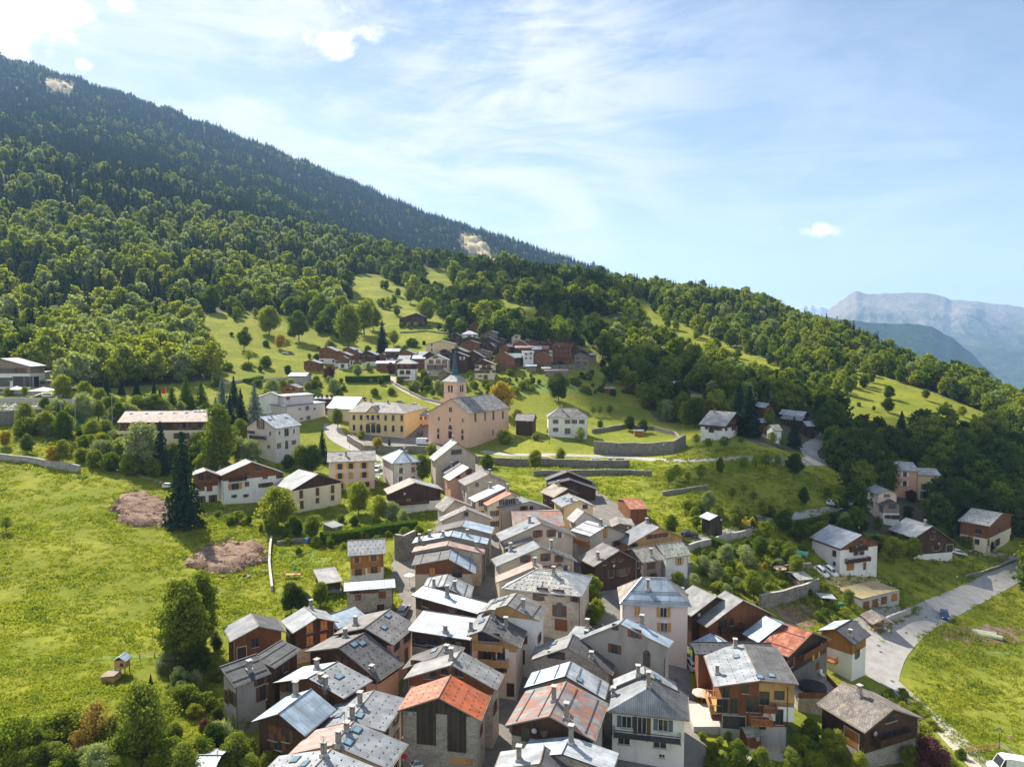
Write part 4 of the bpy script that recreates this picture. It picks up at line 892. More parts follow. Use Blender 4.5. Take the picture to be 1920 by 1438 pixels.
for (x, y, w_, h_) in ((220, 1150, 2.7, 5.2), (432, 1190, 2.6, 5.6)):
    r = facade_hit(barn, px_of('b', (x, y)))
    if r:
        m = MB(); q, t, n = r; m.box(q + n * .03, t * w_ / 2, Vector((0, 0, h_ / 2)), n * .05); m.build('timber_bay', 'w_old', barn.root)
# right of the lane
HP('P', (941,1103),(1092,1118),(987,1070), 8, 2.6, 'r_ltile','s_warm','large stone house with pale dotted hipped roof and arched door', roof2='r_light', dots='l', win=[(1017,1108,.9,1.2,'n'),(1047,1111,.9,1.1,'n'),(1010,1118,.9,1.2,'n'),(1078,1123,.7,.8,'n'),(1049,1145,1.1,1.8,'na')], doors=[(1052,1171,2.4,2.2,'w_brown')], ch=[(1038,1077)], sk=[(1016,1097)])
HP('c', (600,303),(1100,320),(443,185), 9.5, 3.6, 'r_blue','p_lilac','big pinkish villa with half tan half pale blue hipped roof', roof2='r_tan', dots='B', win=[(722,353,.9,1.5,'co'),(904,362,1.0,1.5,'o'),(722,455,.9,1.3,'co'),(908,465,1.0,1.4,'o'),(548,345,.8,1.4,'o'),(575,410,.8,1.4,'o')], ch=[(740,95,1.6),(795,205,1.7)], sk=[(660,127),(698,163)])
G('c', (300,560),(600,440),(940,607),(640,398), 9, 'r_grey','p_grey','house with huge blotched grey gable wall and one arched niche', roof2='r_blue', aw=0, win=[(570,463,.8,.8,''),(705,506,.9,1.2,'r'),(565,615,.9,1.2,'n'),(788,690,.9,1.8,'a')], ch=[(485,425,1.2),(755,455,1.5)])
G('c', (235,530),(350,545),(522,645),(405,470), 7.5, 'r_light','p_grey','small house squeezed between two dark ribbed roofs', roof2='r_darkc', dots='r', ch=[(375,470),(365,550)], aw=0)
G('c', (-30,695),(235,605),(547,797),(275,510), 7, 'r_taupe','s_grey','stone house with dark ribbed roof and wide gable window', roof2='r_darkc', dots='r', sk=[(380,585),(145,580)], ch=[(403,680,.8)], win=[(160,660,2.4,.9,'')])
G('c', (-63,885),(222,803),(498,968),(262,700), 7.5, 'r_blue','p_grey','house with glossy pale blue roof and brown skylight panel', roof2='r_white', dots='B', sk=[(320,832)], ch=[(235,850,1.6)], aw=3)
G('c', (-193,1147),(110,1080),(425,1252),(230,840), 8.2, 'r_rust','s_grey','timber gabled house with grey roof streaked rusty orange', up='w_dark', split=1.6, dots='B', ch=[(143,980,1.9),(230,1100,1.9)], win=[(-55,1210,.9,1.5,'')])
G('c', (-100,1370),(200,1345),(550,1470),(260,1222), 7, 'r_blue','s_grey','low house with pale blue roof at the bottom edge', ch=[(262,1275,2.2),(207,1385,1.5)], aw=3, roof2='r_white')
G('c', (-270,1450),(45,1410),(230,1530),(78,1288), 7, 'r_light','s_grey','house with dark fluted roof at the bottom beside a brick chimney', roof2='r_darkc', ch=[(-100,1390,1.6)], aw=3)
G('c', (560,880),(775,790),(1000,905),(768,736), 8, 'r_light','p_grey','grey roofed house just behind the white house with slate shutters', ch=[(728,800,1.3)], sk=[(860,820)], aw=0)
G('c', (513,1050),(785,893),(1085,1112),(790,770), 7.2, 'r_grey','p_white','white house with half hipped grey roof and slate blue shutters', roof2='r_darkc', hipf=2.2, dots='r', ch=[(800,880,2),(557,940,1)], shut='b', win=[(648,1122,1.1,1.4,'b'),(902,1145,1.1,1.4,'b'),(755,1148,1.0,2.1,'n'),(630,1240,1.4,1.3,''),(880,1267,1.5,1.2,''),(895,1357,.6,.4,'')], bal=[(563,1195,1020,1235,1.2,'metal_dark',False)])
# right side group
G('d', (135,388),(312,252),(425,300),(142,172), 7, 'r_taupe','w_dark','old barn with plain taupe roof beside the pinkish villa', ch=[(68,235,1.0)], aw=0)
G('d', (245,465),(495,278),(722,385),(365,212), 6.5, 'r_taupe','s_warm','long brown timber chalet with broad taupe roof and gable windows', up='w_brown', split=4.2, ch=[(290,300,1.4),(493,265,1)], win=[(450,332,.9,.9,''),(493,322,.9,.9,''),(338,448,.8,1.6,''),(364,442,.8,1.6,''),(415,425,.7,1.2,'')], bal=[(320,492,470,465,1.2,'w_dark')])
G('d', (190,640),(352,562),(425,592),(270,505), 5, 'r_blue','w_dark','small blue roofed lean-to hidden between the barns', aw=0)
G('d', (600,572),(768,442),(865,475),(650,385), 7.5, 'r_blue','p_grey','grey house part under pale blue sheet roof adjoining the red roof', aw=0)
G('d', (810,670),(978,502),(1110,548),(775,437), 8.5, 'r_red','p_dark','dark timber chalet with weathered red roof and yellow window', up='w_dark', split=2.6, dots='B', ch=[(752,400,1.4),(778,410,1.3),(840,425,1.3),(735,385,1.2)], win=[(1000,655,1.2,1.3,'y'),(825,712,1.2,1.3,'r'),(1010,735,.9,1.2,'cr')], bal=[(870,680,1045,615,1.3,'w_brown')])
S('d', (160,650),(720,660),(105,592),(540,548), 8, 'r_dark','w_brown','wide flat charcoal roof behind the corrugated balcony chalet', mono=True, rise=1.0, dots='l', aw=0)
chalet = G('d', (297,877),(612,868),(878,860),(492,614), 8.4, 'r_light','p_concrete','chalet with pale corrugated roof and long honey timber balconies', roof2='r_darkc', up='w_brown', split=6.4, ov=1.2, dots='lr', sk=[(447,670),(612,812),(692,802)], ch=[(438,605,1.2),(313,790,1.2),(722,850,.8)], win=[(373,905,.8,1.8,''),(510,890,.7,1.2,''),(430,1010,.9,2.0,''),(350,1010,1.4,1.8,''),(560,1000,1.6,2.0,'')], bal=[(305,948,505,944,1.7,'w_honey'),(625,1030,715,1030,1.2,'w_brown'),(330,1075,480,1070,1.4,'w_brown'),(530,1085,670,1080,2.6,'w_orange',False)], doors=[(205,1110,2.6,1.6,'w_dark'),(430,1125,3.4,2.0,'paint_dark'),(600,1130,2.2,1.9,'paint_dark')])  # the paint_dark doors are panels painting the dark of open recesses
G('e', (190,512),(310,502),(440,608),(425,437), 6.8, 'r_white','p_white','white and timber chalet on a stone base beside the road bend', roof2='r_darkc', up='w_orange', split=2.6, ch=[(413,548,1.0)], win=[(460,668,.9,1.4,'n')], bal=[(240,690,330,715,1.6,'w_orange',False)])
G('e', (515,1203),(707,1043),(915,1110),(365,860), 6, 'r_tile','s_grey','slate tiled dark timber chalet with a square brown chimney', up='w_dark', split=3.2, dots='', ch=[(475,960,1.6)], win=[(690,1108,2,.7,''),(690,1208,2,.9,'')], doors=[(422,1240,2.6,2.4,'w_orange')], bal=[(560,1270,780,1225,1.6,'w_dark')])
S('e', (492,297),(750,237),(330,215),(560,180), 2.7, 'g_straw','p_concrete','row of garages with brown doors under a dry grass roof', mono=True, rise=.12, aw=0, ov=.1, doors=[(520,340,2.3,2.0,'w_brown'),(580,325,2.3,2.0,'w_brown'),(640,308,2.3,2.0,'w_brown'),(710,288,2.3,2.0,'w_orange')], cat='garage', name='garage_block')
# upper left village
G('g', (95,308),(205,270),(322,312),(182,245), 8, 'r_grey','p_white','small three storey chalet right of the tall spruce', up='w_brown', split=3, far=False, win=[(160,330,1.2,1.5,''),(225,330,1.2,1.5,''),(165,410,1.2,1.5,'cr'),(230,412,1.2,1.5,'cr'),(160,510,1,1.8,'n'),(258,500,.9,1.8,'n')], bal=[(140,372,285,370,1.2,'w_brown'),(140,460,350,455,1.4,'w_grey')])
G('g', (325,312),(578,200),(850,292),(525,175), 8.5, 'r_grey','p_white','broad white chalet with brown timber gable and low pitched roof', up='w_brown', split=.6, ch=[(485,185,1.4),(620,190,1.4)], win=[(440,400,1.6,1.4,'o'),(537,380,1,1,'cr'),(685,320,1.2,1,'cr'),(805,315,.9,1),(690,388,1.8,1),(622,257,1,1),(535,297,1,1),(432,480,.6,.6),(528,475,.6,.6)], bal=[(390,357,525,352,1.1,'w_dark')])
G('g', (905,430),(1122,298),(1330,362),(960,260), 7, 'r_light','p_cream','cream two storey house with dark gable and long rail balcony', up='w_dark', split=.4, dots='l', ch=[(860,280,1.8),(1055,270,1),(1130,290,1)], win=[(980,465,.9,1.9,'cn'),(1113,443,.9,1.9,'cn'),(1237,422,.9,1.9,'cn'),(985,550,.9,1.9,'cn'),(1113,515,.9,1.2,'cn'),(1237,492,.9,1.2,'cn')], bal=[(930,505,1330,450,1.2,'metal_dark',False)])
S('g', (1190,203),(1595,188),(1180,120),(1580,106), 9.5, 'r_slate','p_pink','tall pink house with yellow shutters and dark red window frames', rise=2.2, shut='y', wfm='shutter_red', sk=[(1300,140)], ch=[(1347,150,1.4)], win=[(1297,237,1.1,1.5,'y'),(1387,232,1.1,1.5,'y'),(1495,228,1.1,1.5,'y'),(1298,315,1.1,1.5,'y'),(1388,310,1.1,1.5,'cy'),(1497,305,1.1,1.5,'y'),(1388,390,1.1,1.5,'cy'),(1467,385,1.1,1.3,'cy'),(1520,382,1,1.3,'y'),(1308,395,1,1.4,'y'),(1360,465,1.8,1.8,'cr'),(1466,450,1.2,1.3,'cr')])
HP('m', (1530,1047),(1792,1027),(1448,990), 8.5, 3.0, 'r_blue','p_lilac','pale lilac villa with hipped slate roof and small dormer', dots='', roof2='r_light', ch=[(1637,950,1.3),(1655,975,1.2),(1625,915,1.2)], win=[(1607,1052,.8,.6,'cr'),(1710,1050,.8,.6,'cr'),(1608,1105,1,1.6,'w'),(1711,1098,1,1.6,'cr'),(1606,1182,1,1.6,'w'),(1712,1180,1,1.6,'cr')])
G('h', (-60,510),(182,405),(435,470),(135,362), 6.5, 'r_pink','p_white','dark timber barn with pale red left slope below the lilac villa', roof2='r_light', up='w_dark', split=3, win=[(125,575,1.2,1.3,'co'),(60,585,2.6,1.3,'cr')], bal=[(0,605,300,600,1.2,'w_dark')])
G('h', (355,212),(562,45),(748,170),(508,18), 10, 'r_light','p_beige','tall ochre gabled house with double attic opening near the square', win=[(532,132,1.5,1.2,''),(577,128,1.5,1.2,'')], ch=[(525,25,1.2)], aw=0)
G('h', (455,330),(600,235),(700,300),(560,210), 7, 'r_dark','p_salmon','tiny dark roof tucked against the ochre gabled house', aw=0, ch=[(512,260,1.1)])
G('h', (490,388),(672,270),(725,305),(610,240), 7.5, 'r_white','p_salmon','salmon house with pale roof and small orange balcony', ch=[(730,275,1.4)], bal=[(410,450,495,470,1.2,'w_orange')], win=[(665,310,.8,1.2,'r'),(570,355,.6,.6),(440,410,1,1.2,'r')])
G('h', (632,432),(845,330),(1025,400),(775,288), 8, 'r_brown','s_grey','rubble gabled house with brown roof in the upper village', roof2='r_dark', ch=[(853,325,1)], win=[(740,425,.8,.9,''),(625,500,.7,1.4,'')])
G('h', (720,580),(1000,452),(1130,520),(932,420), 8, 'r_blue','p_cream','cream house with pale blue roof and square terracotta chimney', ch=[(858,455,1.3)], aw=2.4)
G('h', (832,614),(1055,505),(1115,532),(985,465), 8, 'r_red','p_cream','cream house with small bright red roof in the middle of the row', ch=[(1015,480,1.6)], aw=2.4)
G('h', (945,640),(1218,572),(1420,640),(1140,530), 7.5, 'r_grey','p_beige','beige house with geranium balconies at the top of the lane', ch=[(1103,590,1.1),(1335,640,1)], win=[(1160,635,.9,.9,'n'),(1230,632,.8,.8,'')], bal=[(890,690,975,730,1,'w_orange'),(900,775,985,815,1,'w_brown')])
G('h', (438,692),(542,562),(750,640),(460,518), 5.5, 'r_slate','p_beige','low house with weathered stone slab roof by the long hedge', ch=[(548,640,1.4)], aw=0)
G('h', (410,755),(650,645),(885,738),(630,612), 7.5, 'r_slate','p_beige','beige gabled house with one tiny attic window and mossy chimney', ch=[(520,740,1.9)], win=[(643,688,.8,.8,'')])
G('h', (362,850),(600,797),(872,865),(632,740), 7.8, 'r_darkc','s_grey','house with low bluish grey roof, first of the five stepped roofs', roof2='r_blue', aw=0)
G('h', (155,950),(500,885),(832,960),(525,835), 7.6, 'r_blue','s_grey','house with slim bluish roof, second of the five stepped roofs', dots='B', ch=[(313,895,1.3),(437,885,.8),(653,880,1.1),(222,930,1.3)], aw=0)
G('h', (155,1030),(470,970),(800,1045),(490,920), 7.4, 'r_pink','s_warm','house with rosy worn roof, third of the five stepped roofs', ch=[(243,1020,1.9),(732,1000,1.3)], win=[(790,1075,.9,1.4,'r')])
G('h', (155,1148),(480,1090),(722,1222),(505,988), 7.6, 'r_darkc','p_beige','beige house with charcoal left and pale blue right roof, plants below', roof2='r_blue', dots='B', win=[(338,1208,1.0,1.4,'co'),(562,1212,1.7,1.7,'')], up='w_brown', split=.5)
G('i', (-193,738),(165,580),(482,702),(105,520), 8, 'r_grey','p_beige','beige gabled house with three framed windows beside the lane', roof2='r_darkc', ch=[(60,575,1.3)], win=[(136,672,.9,1.3,'r'),(257,668,.9,1.3,'r'),(333,685,.7,.9,'w')], sk=[(25,620)])
G('h', (1000,997),(1245,918),(1310,965),(1195,868), 7, 'r_grey','p_beige','small ridge roof leaning on the beige gabled houses by the lane', aw=3)
G('i', (-232,966),(158,795),(495,925),(95,735), 8, 'r_grey','p_beige','long beige gabled house with two stout chimneys and a pink end', roof2='r_darkc', ch=[(200,770,1.9),(255,820,1.9),(-110,830,1.5)], win=[(25,898,.9,1.2,'r'),(205,883,.9,1.3,'n'),(327,895,.8,1.2,'r'),(385,982,.7,1,'w'),(417,982,.7,1,'cy')])
G('h', (910,1305),(1245,1168),(1335,1200),(1232,1112), 7.5, 'r_pink','p_cream','narrow house with long pinkish roof strip above the lane', ch=[(1258,1145,1.2)], aw=0)
G('h', (1330,1210),(1500,1150),(1620,1260),(1400,1120), 7.5, 'r_red','p_pink','low wine red roof wedged behind the pale dotted hipped roof', aw=0)
# top centre
G('i', (210,195),(405,118),(645,215),(385,97), 5, 'r_dark','w_dark','upper of the two black layered barn roofs by the orchard', aw=0)
G('i', (232,232),(428,190),(678,280),(402,140), 4.8, 'r_dark','w_dark','lower of the two black layered barn roofs by the orchard', aw=0)
G('i', (280,347),(405,268),(505,310),(275,222), 6.5, 'r_tan','w_dark','small barn with pinkish seamed roof and brown brick chimney', ch=[(325,245,1.3)], aw=3)
G('i', (352,435),(510,372),(660,430),(410,310), 7.5, 'r_grey','p_yellow','yellow house with grey roof, two skylights and dish', roof2='r_ltile', sk=[(370,355),(400,377)], ch=[(437,385,.8),(530,350,1.3)], win=[(347,490,.8,1.4,'o'),(560,430,1.2,.8,'w')])
G('i', (457,590),(555,475),(725,562),(490,440), 7, 'r_ltile','p_lilac','white house under weathered stone slab hip roof', roof2='r_tile', win=[(410,575,1,1.3,'r')])
G('i', (605,697),(765,600),(962,675),(585,550), 8, 'r_white','p_beige','beige house with white seamed roof and orange timber side balcony', up='p_beige', split=.2, ch=[(703,600,1.3),(783,590,1.2)], win=[(742,662,1,1.9,'co'),(838,760,1,1.1,'n')], bal=[(470,735,600,800,1.2,'w_orange')], dots='B')
G('i', (800,612),(872,580),(1005,600),(845,518), 5.5, 'r_slate','p_dark','low slab roofed hut with wine red wall strip', aw=0)
G('i', (948,777),(1232,615),(1475,715),(1095,560), 5.6, 'r_grey','w_honey','honey timber house with wide grey roof beside the road', ch=[(1115,575,.9),(1308,680,1.6)], win=[(1148,700,1,.8),(1185,695,1,.8),(1237,687,1,.8),(1270,685,1,.8),(997,778,.9,.8)])
S('i', (1280,892),(1518,862),(1168,775),(1418,737), 5.4, 'r_olive','p_white','white cottage with pale olive dotted roof and yellow shutters', rise=2.2, dots='l', win=[(1408,920,.9,1.4,'y')], up=None)
S('i', (1075,932),(1282,902),(965,805),(1168,780), 5.2, 'r_slate','w_grey','weathered slab roof joining the olive roofed cottage', rise=2, ch=[(1152,870,1.4),(957,830,1.4)], aw=3)
G('i', (640,967),(870,822),(1055,920),(715,752), 6, 'r_brown','w_dark','dark barn with brown roof and three heart shaped gable openings', ch=[(675,900,1.3)], win=[(735,940,.5,.5),(812,908,.5,.5),(882,905,.5,.5),(795,1030,.8,1.4),(905,1015,1.6,1.3)])
S('i', (962,452),(1127,447),(910,365),(1088,360), 4.2, 'r_red','w_brown','lone brown hut with small clean red roof in the orchard', rise=1.2, aw=0, ov=.3, cat='hut', name='hut')
S('h', (1060,800),(1530,795),(1000,675),(1425,652), 7, 'r_rust','p_beige','house with patchy rust and blue roof behind the lane gable', rise=1.6, aw=0)
# right hand chalets
G('j', (432,553),(510,508),(578,532),(412,475), 4.8, 'r_white','w_old','black plank shed with pale roof beside the road fence', cat='shed', name='shed', aw=0)
G('j', (1608,808),(1804,682),(1978,756),(1512,588), 7.6, 'r_white','p_white','white chalet with bright smooth roof and dark timber balconies', up='w_brown', split=.8, ch=[(1660,625,1.2)], win=[(1555,850,1,1.3,''),(1555,940,.7,.8,''),(1795,750,.8,.9,''),(1748,848,.7,.8),(1800,845,.7,.8)], bal=[(1690,825,1830,800,1,'w_dark'),(1650,930,1850,905,1.2,'w_dark')], doors=[(1697,965,2.4,2.2,'w_orange'),(1825,965,.9,2,'w_brown')])
S('j', (1240,1090),(1366,1077),(1180,1018),(1310,1008), 2.8, 'r_olive','p_beige','small garden house with pale roof and lean-to on the garden wall', rise=.8, cat='garden house', name='garden_house', win=[(1190,1060,.9,.8),(1300,1115,.9,.8,'w')])
G('k', (905,968),(1052,870),(1240,1000),(840,803), 6.5, 'r_light','p_white','dark timber chalet with wide grey roof and white ground floor', up='w_dark', split=3.3, ch=[(992,865,1.4)], win=[(1080,1045,1.6,1.3,'n'),(1062,905,.6,.6),(1050,960,.8,.8)], doors=[(1185,1045,2.4,2,'w_dark')])
G('k', (615,622),(700,583),(792,617),(597,543), 8.5, 'r_grey','p_pink','upper block of the beige stepped house above the road', win=[(570,625,.9,1.2,'n'),(690,630,.8,.9,'n'),(565,695,1,1.8,'n')])
G('k', (650,712),(745,675),(815,710),(690,648), 6, 'r_dark','p_white','lower grey plank block of the stepped house with white base', up='w_grey', split=2.6, win=[(730,715,1.8,1.4,''),(700,797,1,.9,'n'),(760,800,1.8,1.1,'n')], bal=[(500,715,630,745,1.4,'w_brown')])
S('k', (735,430),(950,438),(760,362),(948,365), 9.5, 'r_ltile','p_salmon','salmon rear block of the tall yellow house by the wood', rise=2, ch=[(785,385,1)], win=[(832,460,1,1.5,'w'),(830,535,1,1.5,'w')])
S('k', (895,465),(1122,472),(893,408),(1120,415), 9, 'r_ltile','p_yellow','tall yellow house with slate roof and small porch roof', rise=1.8, win=[(1000,560,1.4,1.8,'b'),(998,625,1.6,2.2,'b')])
S('k', (1250,828),(1503,873),(1330,726),(1612,766), 7.2, 'r_ltile','p_cream','brown clad chalet with dotted grey roof and cream base, farthest down the slope', up='w_brown', split=4.2, rise=2.4, dots='l', win=[(1415,915,1.5,1.2,''),(1405,995,1,1.3,''),(1495,1000,.8,1.6,''),(1580,905,.9,1.2,'n'),(1565,1000,1.8,1.8,'n')], ch=[(1505,745,1.3)])
# far chalets of the right hand hamlet
G('t', (710,705),(815,570),(920,680),(562,552), 5.6, 'r_ltile','p_white','white house with dark gable and blue grey dormer roof', up='w_dark', split=.3, dots='l', ch=[(605,580,1.3),(758,560,1.2)], win=[(530,717,1,.9,''),(632,727,1.8,1,'n'),(575,735,1,1.9,'n'),(715,728,.9,1.2,'n'),(775,722,.8,1.4,'n'),(797,720,.8,1.4,'n'),(838,715,1.2,1.3,'n'),(765,655,.7,1.2),(795,652,.7,1.2)])
G('t', (1085,552),(1130,488),(1190,540),(980,485), 5, 'r_white','w_brown','chalet with bright roof behind the birch, left of the hairpin', far=True, th=15, L=9)
G('t', (1448,612),(1483,566),(1512,600),(1240,562), 6, 'r_white','w_dark','dark chalet with broad white roof at the hairpin bend', far=True, th=30, L=14)
G('t', (1432,655),(1462,612),(1492,650),(1235,605), 5, 'r_grey','w_dark','chalet with slate coloured roof in front of the broad white roof', far=True, th=30, L=12)
S('t', (1165,745),(1255,747),(1178,660),(1280,662), 5, 'r_olive','p_white','white cottage with pale green grey roof near the dark conifers', far=True, W=4, th=4, rise=2, win=[(1075,775,1,1),(1155,775,1,1.4),(1085,775,1,1)])
S('t', (1480,705),(1562,706),(1460,648),(1565,650), 5, 'r_white','w_dark','open barn with pale blue roof beside the hairpin road', far=True, W=4, th=4, rise=2, aw=0)
S('t', (490,465),(600,467),(540,415),(622,415), 4.5, 'r_light','w_dark','chalet roof with skylight left of the big dark conifers', far=True, W=4, th=4, rise=1.8)
S('t', (530,405),(620,405),(525,353),(642,352), 4.5, 'r_dark','w_dark','slate coloured chalet roof at the foot of the wooded slope', far=True, W=4, th=4, rise=1.8)
S('t', (165,305),(300,308),(155,268),(288,270), 4.5, 'r_white','w_dark','bright white chalet roof, highest of the tree-hidden group', far=True, W=4, th=4, rise=1.6)
S('t', (312,383),(388,385),(300,330),(405,335), 4.5, 'r_dark','w_dark','purple grey chalet roof in the tree-hidden group', far=True, W=4, th=4, rise=1.8)
S('t', (212,478),(390,480),(208,440),(402,441), 3.5, 'r_blue','w_dark','pale shed roof half hidden by broadleaf trees', far=True, W=4, th=4, rise=1.0, aw=0)
S('t', (1012,668),(1105,668),(1012,615),(1108,617), 4, 'r_blue','w_brown','small blue roofed hut below the birch tree', far=True, W=4, th=4, rise=1.4, aw=0)
S('u', (610,690),(690,697),(610,684),(680,686), 5, 'r_grey','w_brown','lone brown house under the trees above the hamlet', far=True, rise=1.2, W=4, th=0)
# around the church square
G('m', (265,735),(392,643),(535,750),(622,614), 9.5, 'r_white','p_lilac','grey lilac house with bright roof and shadowed corner loggia', ch=[(490,632,.9)], sk=[(483,672),(625,655)], win=[(488,790,.9,1.1,'w'),(565,785,.8,1.1,'w'),(627,780,1.9,2.4,''),(690,770,.8,1.4,'w'),(475,902,.6,1),(563,893,.8,1.7),(627,893,1.3,2,'a'),(690,865,.9,1.4),(383,890,.4,1.6),(405,710,1.6,3,'n'),(325,778,1.6,1)], bal=[(330,825,455,825,1.2,'metal_dark')])
S('m', (625,555),(972,520),(500,500),(858,488), 8, 'r_blue','p_lilac','large flat roofed school building with long outside stair', mono=True, rise=.5, win=[(740,580,.6,.8),(805,572,.9,1.6),(867,577,.6,.8),(755,663,.6,.8),(815,655,.9,1.6)], aw=0)
S('m', (600,470),(870,452),(590,452),(868,434), 11, 'r_blue','p_lilac','upper storey block on the flat roofed school', mono=True, rise=.4, win=[(640,488,1.6,1.2,'cr')])
G('m', (372,480),(487,437),(568,470),(478,425), 7, 'r_light','p_white','white gable end at the back of the school', th=12, L=9, aw=0, ch=[(580,480,1)])
S('m', (855,492),(1275,497),(870,440),(1275,447), 4.5, 'r_taupe','w_dark','long dark timber building with a row of white windows', W=3.5, rise=1, win=[(900,470,1,1.2,''),(930,470,1,1.2,''),(975,470,1,1.2,''),(1015,470,1,1.2,''),(1055,470,1,1.2,'')])
G('m', (560,402),(650,368),(738,398),(620,360), 4, 'r_grey','w_orange','orange brown timber hut above the school', th=-5, L=7, win=[(640,415,.8,.8),(685,415,.8,.8)], name='hut', cat='hut')
S('m', (635,297),(797,297),(600,240),(762,240), 3.5, 'r_white','p_concrete','low hall with plain white roof among the shrubs', aw=0, W=6, rise=1.6, th=0)
G('m', (1195,582),(1280,475),(1322,522),(1050,468), 6.5, 'r_white','p_cream','cream hall with dazzling white roof behind the town hall', aw=0)
mairie = S('m', (1150,604),(1640,618),(1250,522),(1570,512), 9.2, 'r_slate','p_yellow','yellow town hall with arcade, flags and a row of round arched windows', rise=3.4, hip=True, ov=.5, ch=[(1352,520,1.4),(1442,515,1.2),(1497,530,1.3),(1540,505,1.5)], sk=[(1458,560)],
  win=[(x, 652, 1.0, 1.7, '') for x in (1205,1267,1322,1367,1411,1477,1541,1615)] + [(x, 742 + (x - 1205) * .02, 1.0, 1.7, 'a') for x in (1206,1268,1475,1542,1615)] + [(x, 752, 1.7, 2.6, 'a') for x in (1326,1371,1416)], name='town_hall', cat='town hall')
S('m', (1640,640),(1872,625),(1700,600),(1850,595), 6, 'r_white','p_orange','orange annex between town hall and church', W=5, rise=1.4, win=[(1742,662,1,1.1,'n'),(1780,658,1,1.1,'w'),(1818,655,1,1.1,'w'),(1855,650,1,1.1,'n'),(1742,740,1,2,'n'),(1780,722,1,1.1,'w')])
HP('n', (1215,652),(1572,652),(1108,630), 8.5, 3.6, 'r_slate','p_white','large white presbytery with grey hipped roof below the slope', ch=[(1340,590,1.8),(1530,615,1.2)], win=[(x, y, 1.0, 1.5, 'n') for x, y in ((1288,688),(1390,688),(1448,688),(1512,688),(1288,757))] + [(1390,768,1.0,2.2,'n')], bal=[(1170,803,1560,800,1.2,'chimney_cap',False)])
S('n', (935,678),(1098,682),(925,612),(1110,610), 6.5, 'r_brown','w_dark','dark barn linking church corner and white presbytery', W=5, rise=2.5, aw=0)
# station building at the left edge
G('l', (-170,225),(0,142),(256,212),(60,150), 8.5, 'r_light','p_white','long building at the left edge with open garage bays', up='w_grey', split=2.6, th=4, L=12, win=[(60,245,4.5,1.6),(160,245,1.2,1.8),(195,245,1.2,1.8),(40,355,3.4,2.2,''),(20,318,3,1,''),(82,318,3,1,'')], doors=[(160,340,4.8,4.4,'paint_dark'),(240,340,3.6,4.4,'paint_dark'),(305,340,3.6,4.4,'paint_dark')])  # paint_dark doors: flat panels coloured as the shade in the open bays
S('l', (250,262),(355,262),(250,250),(355,250), 6, 'p_concrete','p_concrete','flat concrete terrace wing over dark garage openings', mono=True, rise=.3, W=8, th=2, aw=0, doors=[(300,335,3.6,4,'paint_dark')])  # the paint_dark door is a panel painted as the dark opening
S('l', (325,330),(448,330),(325,322),(448,322), 3.6, 'w_grey','w_grey','small brick and plank kiosk by the yellow trees', mono=True, rise=.2, W=4, th=0, win=[(380,350,2,1)], name='kiosk', cat='kiosk')
S('l', (985,683),(1785,675),(1030,565),(1805,555), 8.8, 'r_pink','p_cream','long hotel with pale rosy roof and a line of skylights', up='w_dark', split=3, rise=3.2, W=6.5, dots='l', sk=[(1108,603),(1237,602),(1357,602),(1470,600),(1572,598),(1648,588),(1685,588),(1718,588)], win=[(1055,715,1.6,1.6),(1095,715,1.6,1.6),(1530,708,2.2,1.6),(1575,708,2.2,1.6),(1700,705,2.2,1.6),(1040,805,2,1.6),(1075,805,2,1.6),(1530,795,2.2,1.6),(1690,792,2.2,1.6),(1030,885,1.6,1.6)], bal=[(960,745,1120,745,1.4,'w_dark'),(960,835,1100,835,1.4,'w_dark')], name='hotel', cat='hotel')
# the upper hamlet
fg = dict(far=True)
G('q', (212,455),(312,418),(432,470),(345,398), 8, 'r_light','p_white','leftmost orange timber chalet of the hamlet with long balconies', up='w_chalet', split=4.6, th=-6, L=9, **fg)
G('q', (385,515),(490,478),(582,518),(510,468), 7, 'r_light','p_white','middle orange timber chalet behind the white gabled porch', up='w_chalet', split=3, th=-6, L=7, **fg)
G('q', (430,555),(500,525),(562,555),(505,515), 6, 'r_light','p_white','white gabled porch house with a timber balcony front', up='w_chalet', split=2.8, th=-3, L=4, **fg)
G('q', (480,440),(560,425),(692,490),(600,410), 8, 'r_light','p_white','orange timber chalet right of the gabled porch house', up='w_chalet', split=4.6, th=-6, L=9, **fg)
G('q', (690,500),(770,465),(882,515),(800,455), 7, 'r_light','p_white','dark balconied chalet above the parked cars in the hamlet', up='w_dark', split=4, th=-5, L=9, **fg)
G('q', (40,592),(130,570),(242,607),(110,565), 4.5, 'r_light','w_chalet','low reddish timber chalet at the left end of the hamlet', th=-5, L=8, **fg)
S('q', (860,608),(1082,610),(870,578),(1095,575), 4.5, 'r_white','w_chalet','long low garage with white roof beside the plum tree', th=0, W=4, rise=1.3, **fg)
S('q', (965,475),(1135,478),(985,435),(1170,435), 8, 'r_light','p_white','grey roofed chalet with white ground floor above the garage', up='w_dark', split=4, th=0, W=5, rise=1.8, **fg)
S('q', (1095,612),(1322,612),(1200,552),(1225,552), 9.5, 'r_ltile','p_white','square white house with dark timber top and pyramid roof', up='w_dark', split=3.2, hip=True, th=0, W=5.5, rise=2.8, win=[(1162,632,1,1.1,'r'),(1235,630,1,1.1,'r'),(1162,705,1,1.6,'r'),(1232,705,1,1.6,'r'),(1175,770,3,1,'r')], bal=[(1140,725,1180,725,.8,'w_dark'),(1212,725,1252,725,.8,'w_dark')])
